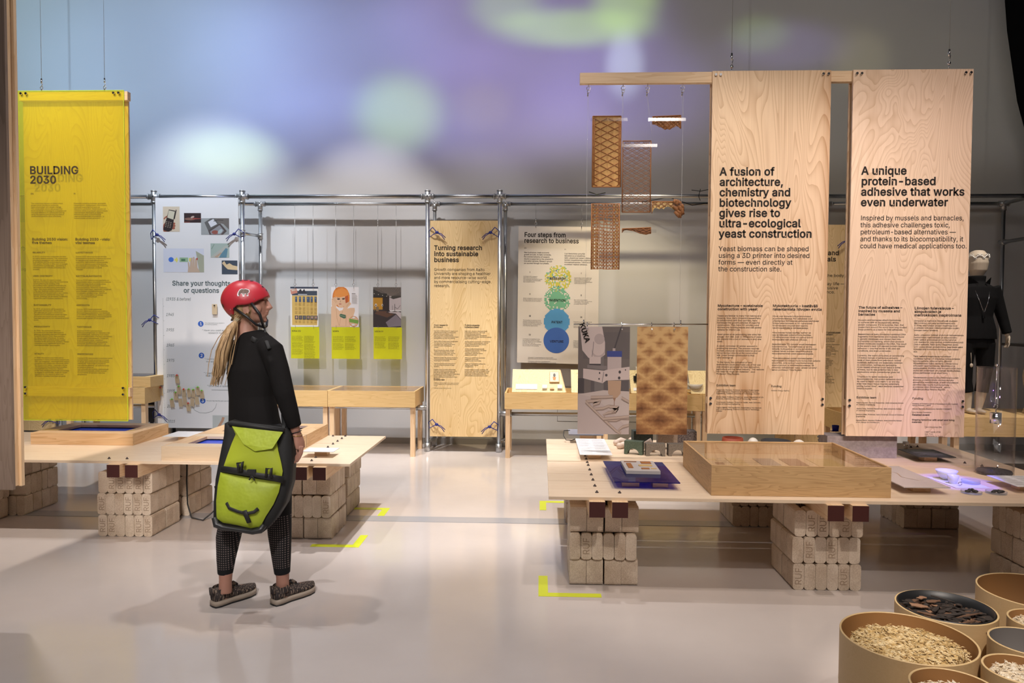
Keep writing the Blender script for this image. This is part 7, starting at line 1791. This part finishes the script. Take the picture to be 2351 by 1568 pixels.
# legs
mb.tube([(-1.641, 4.02, 0.836), (-1.669, 4, 0.656), (-1.695, 3.96, 0.494), (-1.719, 3.95, 0.363), (-1.724, 3.93, 0.235), (-1.723, 3.92, 0.142), (-1.721, 3.91, 0.068)], [.088, .080, .060, .058, .042, .034, .036], 18)
mb.tube([(-1.474, 3.93, 0.855), (-1.453, 3.95, 0.67), (-1.442, 3.97, 0.52), (-1.439, 3.98, 0.383), (-1.429, 3.97, 0.252), (-1.422, 3.97, 0.141), (-1.423, 3.97, 0.06)], [.092, .080, .060, .058, .044, .035, .036], 18)
FL = [V((-1.775, 3.885, 0)), V((-1.635, 4.095, 0))]; FRt = [V((-1.455, 3.925, 0)), V((-1.310, 4.145, 0))]
for a, b in (FL, FRt):
    d = (b-a); mb.tube([a+d*.18+V((0, 0, .045)), a+d*.5+V((0, 0, .045)), a+d*.88+V((0, 0, .030))], [(.030, .035), (.036, .030), (.034, .016)], 12, ref=(0, 0, 1))
remeshed('body', mb, SKIN, PR, .0045, 3)
# eye seen in profile
for s in (-1, 1): part('eye', MB().ellip(H(.0905, s*.031, .018), (.0075, .009, .0065), 10, 8, 0, er), mat('eye_dark', (.05, .035, .03), .2), PR)
part('eyebrow', MB().tube([H(.098, .020, .040), H(.094, .036, .045), H(.082, .048, .040)], .0028, 6), HAIR, PR)
# ---- black top
mb = MB()
TT = [((-1.609, 4, 1.504), .066, .060), ((-1.604, 4, 1.48), .105, .075), ((-1.581, 3.985, 1.42), .178, .096), ((-1.585, 3.975, 1.293), .182, .118), ((-1.585, 3.965, 1.149), .158, .108), ((-1.574, 3.96, 1.029), .172, .118), ((-1.562, 3.96, 0.933), .186, .130)]
mb.tube([t[0] for t in TT], [(t[1], t[2]) for t in TT], 28, ref=RX)
mb.tube([(-1.492, 3.9, 1.45), (-1.438, 3.87, 1.407), (-1.396, 3.85, 1.304), (-1.357, 3.83, 1.178), (-1.328, 3.84, 1.072), (-1.312, 3.855, 1.002)], [.052, .064, .058, .053, .045, .038], 16)
mb.tube([(-1.698, 4.06, 1.443), (-1.71, 4.07, 1.396), (-1.727, 4.15, 1.254), (-1.712, 4.2, 1.109), (-1.669, 4.245, 1.048)], [.050, .058, .055, .048, .038], 16)
# folds on back and sleeve
mb.tube([(-1.466, 3.855, 1.438), (-1.417, 3.8, 1.353), (-1.404, 3.8, 1.238)], [.010, .016, .008], 8)
mb.tube([(-1.652, 3.9, 1.274), (-1.592, 3.87, 1.171), (-1.517, 3.86, 1.126)], [.006, .012, .006], 8)
mb.tube([(-1.361, 3.79, 1.239), (-1.33, 3.8, 1.216)], [.008, .008], 8); mb.tube([(-1.353, 3.785, 1.16), (-1.321, 3.8, 1.144)], [.010, .007], 8)
remeshed('black_top', mb, CLO, PR, .006, 5)
# ---- leggings
mb = MB()
mb.tube([(-1.564, 3.965, 0.992), (-1.562, 3.97, 0.907), (-1.56, 3.975, 0.797), (-1.557, 3.98, 0.723)], [(.178, .122), (.196, .140), (.192, .140), (.150, .12)], 24, ref=RX)
mb.tube([(-1.641, 4.02, 0.836), (-1.669, 4, 0.656), (-1.693, 3.96, 0.494), (-1.719, 3.95, 0.363), (-1.724, 3.93, 0.247), (-1.727, 3.925, 0.169)], [.100, .090, .070, .066, .050, .040], 20)
mb.tube([(-1.469, 3.93, 0.855), (-1.453, 3.95, 0.67), (-1.442, 3.97, 0.52), (-1.441, 3.98, 0.383), (-1.429, 3.97, 0.252), (-1.424, 3.97, 0.163)], [.104, .090, .070, .064, .052, .043], 20)
remeshed('leggings', mb, LEG, PR, .006, 3)
# ---- shoes
KN = mat('knit_shoe', (.055, .04, .036), .8)
def knit():
    N, L, b = nodes(KN); v = coords(N, L, (160, 160, 18), False); n = noise(N, L, v, 1, 2, .5)
    L.new(ramp(N, L, n, [(.52, (.030, .022, .022)), (.62, (.26, .19, .14))]), b.inputs['Base Color'])
knit()
SOLE = mat('pale_sole', (.42, .34, .27), .6)
def shoe(a, b, lift):
    d = (b-a); L_ = d.length; f = d/L_; s = V((f.y, -f.x, 0))
    sh = thing_part = None
    prof = [(-.012, .018, .066, .060), (.0, .034, .078, .075), (.10, .038, .080, .082), (.22, .038, .074, .080), (.36, .039, .072, .078), (.50, .042, .062, .070), (.66, .047, .050, .060), (.82, .045, .040, .048), (.94, .034, .034, .040), (1.02, .014, .028, .030)]
    mb = MB(); n = 18; o = 0; vs = []; fs = []
    for t, w_, h_, h2 in prof:
        base = .022+lift*max(0, t-.6)
        for j in range(n):
            an = 2*PI*j/n; ca, sa = math.cos(an), math.sin(an)
            x = w_*(abs(ca)**.8)*(1 if ca > 0 else -1)*(1-.25*max(0, sa)); z = base+h_*.5+h_*.5*sa
            p = a+f*(t*L_)+s*x; vs.append((p.x, p.y, z))
    for i in range(len(prof)-1):
        for j in range(n): fs.append((i*n+j, i*n+(j+1) % n, (i+1)*n+(j+1) % n, (i+1)*n+j))
    fs += [tuple(reversed(range(n))), tuple((len(prof)-1)*n+j for j in range(n))]
    mb.add(vs, fs, 0, True)
    # ankle collar
    c0 = a+f*(.17*L_)
    mb.tube([c0+V((0, 0, .07)), c0-f*.004+V((0, 0, .102))], [(.046, .050), (.040, .045)], 16, ref=f, cap=False)
    mb.tube([c0+f*.05+V((0, 0, .10)), c0+f*.075+V((0, 0, .10)), c0+f*.10+V((0, 0, .082))], [.010, .012, .010], 8)
    mb.tube([c0-f*.05+V((0, 0, .07)), c0-f*.058+V((0, 0, .108))], [(.012, .02), (.008, .018)], 8, ref=f)
    sh = part('shoe', mb, KN, PR)
    out = [(-.035, .0), (-.02, .028), (.10, .038), (.35, .036), (.6, .045), (.8, .047), (.95, .036), (1.04, .012)]
    L2 = [a+f*(t*L_)+s*w_*1.04 for t, w_ in out]; R2 = [a+f*(t*L_)-s*w_*1.04 for t, w_ in out]
    poly = [(p.x, p.y) for p in L2]+[(p.x, p.y) for p in R2[::-1][:-1]]
    m1 = MB(); m1.prism(poly, 'z', .008, .034, smooth=True)
    c = part('midsole', m1, SOLE, sh)
    m2 = MB(); m2.prism(poly, 'z', .0, .009, smooth=True); part('tread', m2, BLACK, sh)
    m3 = MB()
    for j in range(4):
        q = a+f*(L_*(.40+.09*j)); h = .105-.012*j
        m3.tube([q-s*.025+V((0, 0, h-.012)), q+V((0, 0, h-.002)), q+s*.025+V((0, 0, h-.012))], .003, 6)
    q = a+f*(L_*.36)+V((0, 0, .106)); m3.tube([q, q+s*.02+V((0, 0, .016)), q+s*.035+V((0, 0, .002)), q], .0028, 6); m3.tube([q, q-s*.02+V((0, 0, .014)), q-s*.03, q], .0028, 6)
    part('lace', m3, BLACK, sh)
shoe(FL[0], FL[1], .02); shoe(FRt[0], FRt[1], .02)
# ---- hair: cap under the helmet and long ponytail
mb = MB()
mb.ellip(H(-.022, 0, -.004), (.095, .0785, .080), 24, 14, 0, er)
tie = V((-1.655, 3.93, 1.564))
mb.tube([H(-.06, .02, -.03), tie, (-1.666, 3.9, 1.529), (-1.684, 3.88, 1.475), (-1.704, 3.87, 1.405), (-1.717, 3.87, 1.335), (-1.727, 3.87, 1.281), (-1.737, 3.87, 1.248)], [.030, .014, .024, .032, .034, .028, .018, .006], 14)
rh = random.Random(4)
PT = [tie, V((-1.669, 3.9, 1.529)), V((-1.687, 3.88, 1.475)), V((-1.709, 3.87, 1.403)), V((-1.722, 3.87, 1.328)), V((-1.734, 3.87, 1.271)), V((-1.749, 3.87, 1.219))]
for j in range(150):
    ox, oy = rh.gauss(0, .0115), rh.gauss(0, .012); L_ = rh.choice((5, 6, 6, 7)); wv = rh.uniform(0, 6)
    pts = []
    for i in range(L_):
        sp = (.25, .9, 1.4, 1.6, 1.6, 1.5, 1.5)[i]
        pts.append(PT[i]+V((ox*sp+.004*math.sin(i*1.3+wv), oy*sp, rh.uniform(-.006, .006))))
    mb.tube(pts, [.0014+.0012*(1-i/L_) for i in range(L_)], 4, cap=False)
for j in range(60):   # strands drawn from the nape to the tie
    a = rh.uniform(-.055, .055); z = rh.uniform(-.06, .0)
    mb.tube([H(rh.uniform(-.08, .02), .06+rh.uniform(-.01, .012), z), H(-.075, .045+a*.2, -.07+z*.2), tie+V((0, 0, rh.uniform(-.004, .004)))], .0014, 4, cap=False)
for j in range(10):
    mb.tube([H(-.05+.012*j*.6, .072, -.045), H(-.04+.01*j, .074, -.065), H(-.06+.01*j, .070, -.085-.003*j)], .0008, 4, cap=False)
hr = part('hair', mb, HAIR, PR, fix=False)
part('hair_tie', MB().tube([tie+V((-.008, 0, .006)), tie+V((.008, 0, -.006))], .019, 12), mat('hair_tie_cream', (.45, .38, .25), .7), hr)
# ---- helmet
RED = mat('red_helmet', (.46, .025, .04), .38)
HE = V((-1.625, 3.99, 1.673))
LOW = [(0, .031), (25, .022), (45, .008), (62, -.010), (80, -.020), (100, -.022), (116, -.045), (128, -.078), (150, -.080), (180, -.080)]
def low(ph):
    ph = abs(ph)
    for i in range(len(LOW)-1):
        if LOW[i][0] <= ph <= LOW[i+1][0]:
            t = (ph-LOW[i][0])/(LOW[i+1][0]-LOW[i][0]); t = t*t*(3-2*t); return LOW[i][1]*(1-t)+LOW[i+1][1]*t
    return LOW[-1][1]
def hp(ph, th, g=0.0):
    """ph: degrees round from the front (positive on the camera side), th: 0 top .. 1 lower edge"""
    zl = low(ph); R_ = .118+g; zt_ = .120+g
    fr_ = 1.15-.07*abs(math.sin(math.radians(ph)))
    # angle from pole reaching the lower edge
    el = math.asin(max(-.95, min(.95, zl/zt_))); a = PI/2-(PI/2-el)*th
    r = R_*math.cos(a)
    x = r*(1.13 if abs(ph) < 90 else 1.10)*math.cos(math.radians(ph)); y = r*.90*math.sin(math.radians(ph))
    if zl < 0 and a < 0: x *= 1+.18*a; y *= 1+.10*a
    return HE+fz*(x-.004)+sd*y+V((0, 0, zt_*math.sin(a)))
mb = MB(); n, kk = 64, 18; vs = []; fs = []
for g in (0, -.014):
    for i in range(kk+1):
        for j in range(n): vs.append(tuple(hp(-180+360*j/n, i/kk, g)))
st = (kk+1)*n
for i in range(kk):
    for j in range(n):
        j2 = (j+1) % n
        fs.append((i*n+j, (i+1)*n+j, (i+1)*n+j2, i*n+j2)); fs.append((st+i*n+j, st+i*n+j2, st+(i+1)*n+j2, st+(i+1)*n+j))
for j in range(n):
    j2 = (j+1) % n; fs.append((kk*n+j, st+kk*n+j, st+kk*n+j2, kk*n+j2))
mb.add(vs, fs, 0, True)
HL = part('helmet', mb, RED, PR, fix=False)
for ph, th, r, e in ((150, .78, .010, 1.3), (115, .18, .011, .55), (75, .17, .012, .55), (40, .26, .011, .6), (14, .62, .008, .9), (4, .78, .008, .9), (165, .32, .010, .6)):
    p = hp(ph, th, .0008); a1 = hp(ph+3, th, .0008)-p; b1 = hp(ph, th+.03, .0008)-p; a1.normalize(); b1 = (b1-a1*b1.dot(a1)).normalized()
    m1 = MB(); m1.add([tuple(p+a1*(r*math.cos(q*PI/8))+b1*(r*e*math.sin(q*PI/8))) for q in range(16)], [list(range(16))]); part('vent_hole', m1, BLACK, HL, fix=False)
for ph, th in ((122, .93), (60, .90)):
    p = hp(ph, th, .001); part('rivet', MB().ellip(p, (.003, .003, .003), 8, 6), CHROME, HL)
def stk(u, v, g=.0012):   # sticker surface coordinates in metres around the camera side
    ph = 84-u*430; th = .66-v*5.6
    return tuple(hp(ph, th, g))
BEAR = [(-.030, .0), (-.027, .008), (-.020, .010), (-.012, .014), (.0, .012), (.012, .014), (.022, .010), (.028, .000), (.030, -.010), (.028, -.016), (.020, -.017), (.019, -.009), (.012, -.006), (.006, -.010), (.004, -.018), (-.004, -.018), (-.004, -.010), (-.012, -.008), (-.014, -.018), (-.022, -.018), (-.021, -.008), (-.027, -.006)]
m1 = MB(); m1.add([stk(-x*1.18, y*1.25, .0010) for x, y in BEAR], [list(range(len(BEAR)))]); sk = part('bear_sticker', m1, mat('sticker_white', (.65, .62, .66), .35), HL, fix=False)
m1 = MB(); m1.add([stk(-x, y, .0018) for x, y in BEAR], [list(range(len(BEAR)))]); part('bear_figure', m1, mat('sticker_brown', (.10, .05, .03), .35), sk, fix=False)
mb = MB()
jc = V((-1.512, 3.96, 1.529))
mb.tube([hp(66, 1, -.004), (-1.515, 3.905, 1.601), (-1.511, 3.925, 1.558), jc], (.0075), 8)
mb.tube([hp(112, .98, -.006), (-1.58, 3.895, 1.586), (-1.538, 3.91, 1.546), jc], .0068, 8)
mb.tube([jc, (-1.511, 3.99, 1.538), (-1.531, 4.05, 1.569)], .007, 8); mb.tube([hp(-60, 1, -.004), (-1.534, 4.05, 1.569)], .006, 8)
mb.tube([jc, (-1.504, 3.95, 1.506), (-1.499, 3.95, 1.482)], .006, 8)
part('chin_strap', mb, BLACK, HL)
mb = MB().tube([hp(150, .99, -.004), (-1.682, 3.95, 1.586), (-1.685, 3.94, 1.569), (-1.671, 3.93, 1.574)], .006, 8); part('rear_cradle', mb, BLACK, HL)
part('earring', MB().tube([H(.010+.006*math.sin(a), .084, -.052+.006*math.cos(a)) for a in [j*PI/5 for j in range(11)]], .0016, 6), mat('gold', (.8, .55, .2), .25, 1), PR)
part('bracelet', MB().tube([(V((-1.305, 3.86, 0.957))+V((.030*math.cos(a), .028*math.sin(a), .004*math.sin(a)))) for a in [j*PI/8 for j in range(17)]], .0018, 6), mat('gold', (.8, .55, .2), .25, 1), PR)
part('bracelet', MB().tube([(V((-1.307, 3.86, 0.971))+V((.030*math.cos(a), .029*math.sin(a), .008*math.cos(a)))) for a in [j*PI/8 for j in range(17)]], .0022, 6), BLACK, PR)
# ---- pannier bag carried on the back
BG_ = thing('pannier_bag', 'yellow-green roll-top pannier bag with black trim hanging on the back of the visitor', 'bag', (-1.58, 3.78, .5))
LIMEB = mat('lime_tarpaulin', (.36, .44, .025), .55)
def limen():
    N, L, b = nodes(LIMEB); v = coords(N, L, (1, 1, 1)); n = noise(N, L, v, 9, 3, .5); bump(N, L, b, n, .6, .02)
limen()
def outline(pts, sub=3):
    P2 = []
    n = len(pts)
    for i in range(n):
        a, b = V(pts[i]), V(pts[(i+1) % n])
        for q in range(sub): P2.append(a.lerp(b, q/sub))
    return P2
def pillow(pts, bulge, rings=6, back=None, off=0.0):
    P2 = outline(pts); c = sum(P2, V())/len(P2); n = len(P2); vs = []; fs = []
    for i in range(rings):
        s_ = 1-i/rings
        for p in P2: q = c+(p-c)*s_; vs.append(tuple(q+V((0, -bulge*(1-s_*s_)**.6-off, 0))))
    vs.append(tuple(c+V((0, -bulge-off, 0))))
    for i in range(rings-1):
        for j in range(n): fs.append((i*n+j, i*n+(j+1) % n, (i+1)*n+(j+1) % n, (i+1)*n+j))
    for j in range(n): fs.append(((rings-1)*n+j, (rings-1)*n+(j+1) % n, rings*n))
    if back:
        o = len(vs); vs += [tuple(p+V((0, back, 0))) for p in P2]
        for j in range(n): fs.append((j, o+j, o+(j+1) % n, (j+1) % n))
        fs.append(tuple(o+j for j in range(n)))
    return MB().add(vs, fs, 0, True)
body_out = [(-1.639, 3.8, 1.037), (-1.343, 3.8, 1.001), (-1.322, 3.8, 0.962), (-1.312, 3.79, 0.848), (-1.316, 3.78, 0.711), (-1.346, 3.77, 0.598), (-1.394, 3.76, 0.519), (-1.446, 3.75, 0.459), (-1.49, 3.75, 0.451), (-1.583, 3.75, 0.475), (-1.681, 3.75, 0.48), (-1.711, 3.75, 0.514), (-1.712, 3.76, 0.618), (-1.706, 3.77, 0.731), (-1.688, 3.78, 0.845), (-1.668, 3.79, 0.959), (-1.668, 3.8, 1.023)]
part('back_body', pillow(body_out, .012, 5, .10), mat('black_tarpaulin', (.012, .012, .012), .7), BG_)
low_out = [(-1.676, 3.762, 0.77), (-1.524, 3.752, 0.747), (-1.354, 3.762, 0.72), (-1.363, 3.755, 0.671), (-1.39, 3.75, 0.607), (-1.429, 3.742, 0.544), (-1.454, 3.735, 0.493), (-1.505, 3.735, 0.483), (-1.576, 3.735, 0.498), (-1.653, 3.735, 0.51), (-1.687, 3.735, 0.533), (-1.693, 3.745, 0.622), (-1.687, 3.752, 0.701)]
part('lower_pocket', pillow(low_out, .035, 7), LIMEB, BG_)
up_out = [(-1.624, 3.786, 1.012), (-1.487, 3.782, 0.997), (-1.349, 3.786, 0.982), (-1.368, 3.78, 0.953), (-1.379, 3.776, 0.933), (-1.37, 3.77, 0.886), (-1.354, 3.765, 0.829), (-1.344, 3.762, 0.78), (-1.348, 3.76, 0.755), (-1.5, 3.752, 0.773), (-1.659, 3.76, 0.799), (-1.642, 3.77, 0.859), (-1.621, 3.777, 0.921), (-1.601, 3.78, 0.969)]
part('upper_body', pillow(up_out, .026, 7), mat('lime_tarpaulin2', (.40, .47, .03), .5), BG_)
part('fold_flap', MB().add([(-1.613, 3.766, 1.012), (-1.345, 3.766, 0.986), (-1.365, 3.745, 0.943), (-1.389, 3.735, 0.903), (-1.48, 3.733, 0.889), (-1.541, 3.74, 0.923)], [(0, 1, 2, 3, 4, 5)]), LIMEB, BG_, fix=False)
BT = mat('black_webbing', (.014, .014, .014), .65)
part('top_roll', MB().tube([(-1.638, 3.785, 1.025), (-1.485, 3.775, 1.012), (-1.342, 3.785, 0.992)], [(.010, .012)]*3, 10, ref=(0, 0, 1)), BT, BG_)
mb = MB().tube([(-1.663, 3.742, 0.793), (-1.568, 3.72, 0.786), (-1.473, 3.712, 0.77), (-1.397, 3.722, 0.756), (-1.334, 3.745, 0.738)], [(.016, .005), (.018, .006), (.013, .006), (.016, .006), (.018, .005)], 10, ref=(0, 0, 1)); part('cross_strap', mb, BT, BG_)
for px in ((551, 1077), (617, 1090)):
    pass
mb = MB().tube([(-1.555, 3.712, 0.785), (-1.559, 3.705, 0.83), (-1.532, 3.7, 0.84), (-1.541, 3.705, 0.789)], .0085, 8); part('hook_clip', mb, BT, BG_)
mb = MB().tube([(-1.414, 3.712, 0.76), (-1.408, 3.705, 0.804), (-1.381, 3.7, 0.808), (-1.387, 3.708, 0.759)], .0075, 8); part('hook_clip', mb, BT, BG_)
mb = MB().box(tuple(V((-1.489, 3.712, 0.784))+V((-.022, -.006, -.012))), tuple(V((-1.489, 3.712, 0.784))+V((.022, .006, .014)))).tube([(-1.487, 3.708, 0.766), (-1.501, 3.708, 0.744)], .004, 6).tube([(-1.487, 3.708, 0.766), (-1.472, 3.708, 0.742)], .004, 6); part('buckle', mb, BT, BG_)
mb = MB().tube([(-1.623, 3.712, 0.62), (-1.605, 3.7, 0.598), (-1.558, 3.692, 0.583), (-1.512, 3.692, 0.572), (-1.473, 3.697, 0.579), (-1.455, 3.71, 0.594)], [(.010, .006), (.009, .005), (.0085, .005), (.0085, .005), (.009, .005), (.010, .006)], 10, ref=(0, 0, 1)); part('handle', mb, BT, BG_)
mb = MB().tube([(-1.519, 3.688, 0.589), (-1.509, 3.69, 0.557), (-1.5, 3.7, 0.523)], [(.013, .005)]*3, 10, ref=(1, 0, 0)); part('handle_tab', mb, BT, BG_)
mb = MB()
for pts in (([(-1.699, 3.735, 0.537), (-1.685, 3.728, 0.5), (-1.648, 3.724, 0.488), (-1.571, 3.722, 0.479), (-1.491, 3.722, 0.468), (-1.451, 3.726, 0.477), (-1.433, 3.735, 0.502)]),):
    mb.tube(pts, [.014, .018, .014, .012, .014, .018, .014], 10)
part('corner_guard', mb, mat('hard_black_plastic', (.022, .022, .023), .4), BG_)
mb = MB().tube([(-1.354, 3.8, 0.996), (-1.364, 3.84, 1.025), (-1.389, 3.9, 1.063)], [(.012, .004)]*3, 8, ref=(1, 0, 0))
mb.tube([(-1.424, 3.795, 1.422), (-1.453, 3.835, 1.457), (-1.497, 3.9, 1.478), (-1.528, 3.97, 1.486)], [(.011, .004)]*4, 8, ref=(1, 0, 0))
mb.tube([(-1.511, 3.875, 1.451), (-1.531, 3.86, 1.465), (-1.547, 3.865, 1.472)], [(.014, .004)]*3, 8, ref=(0, 0, 1)); part('shoulder_strap', mb, mat('black_tarpaulin', (.012, .012, .012), .7), BG_)
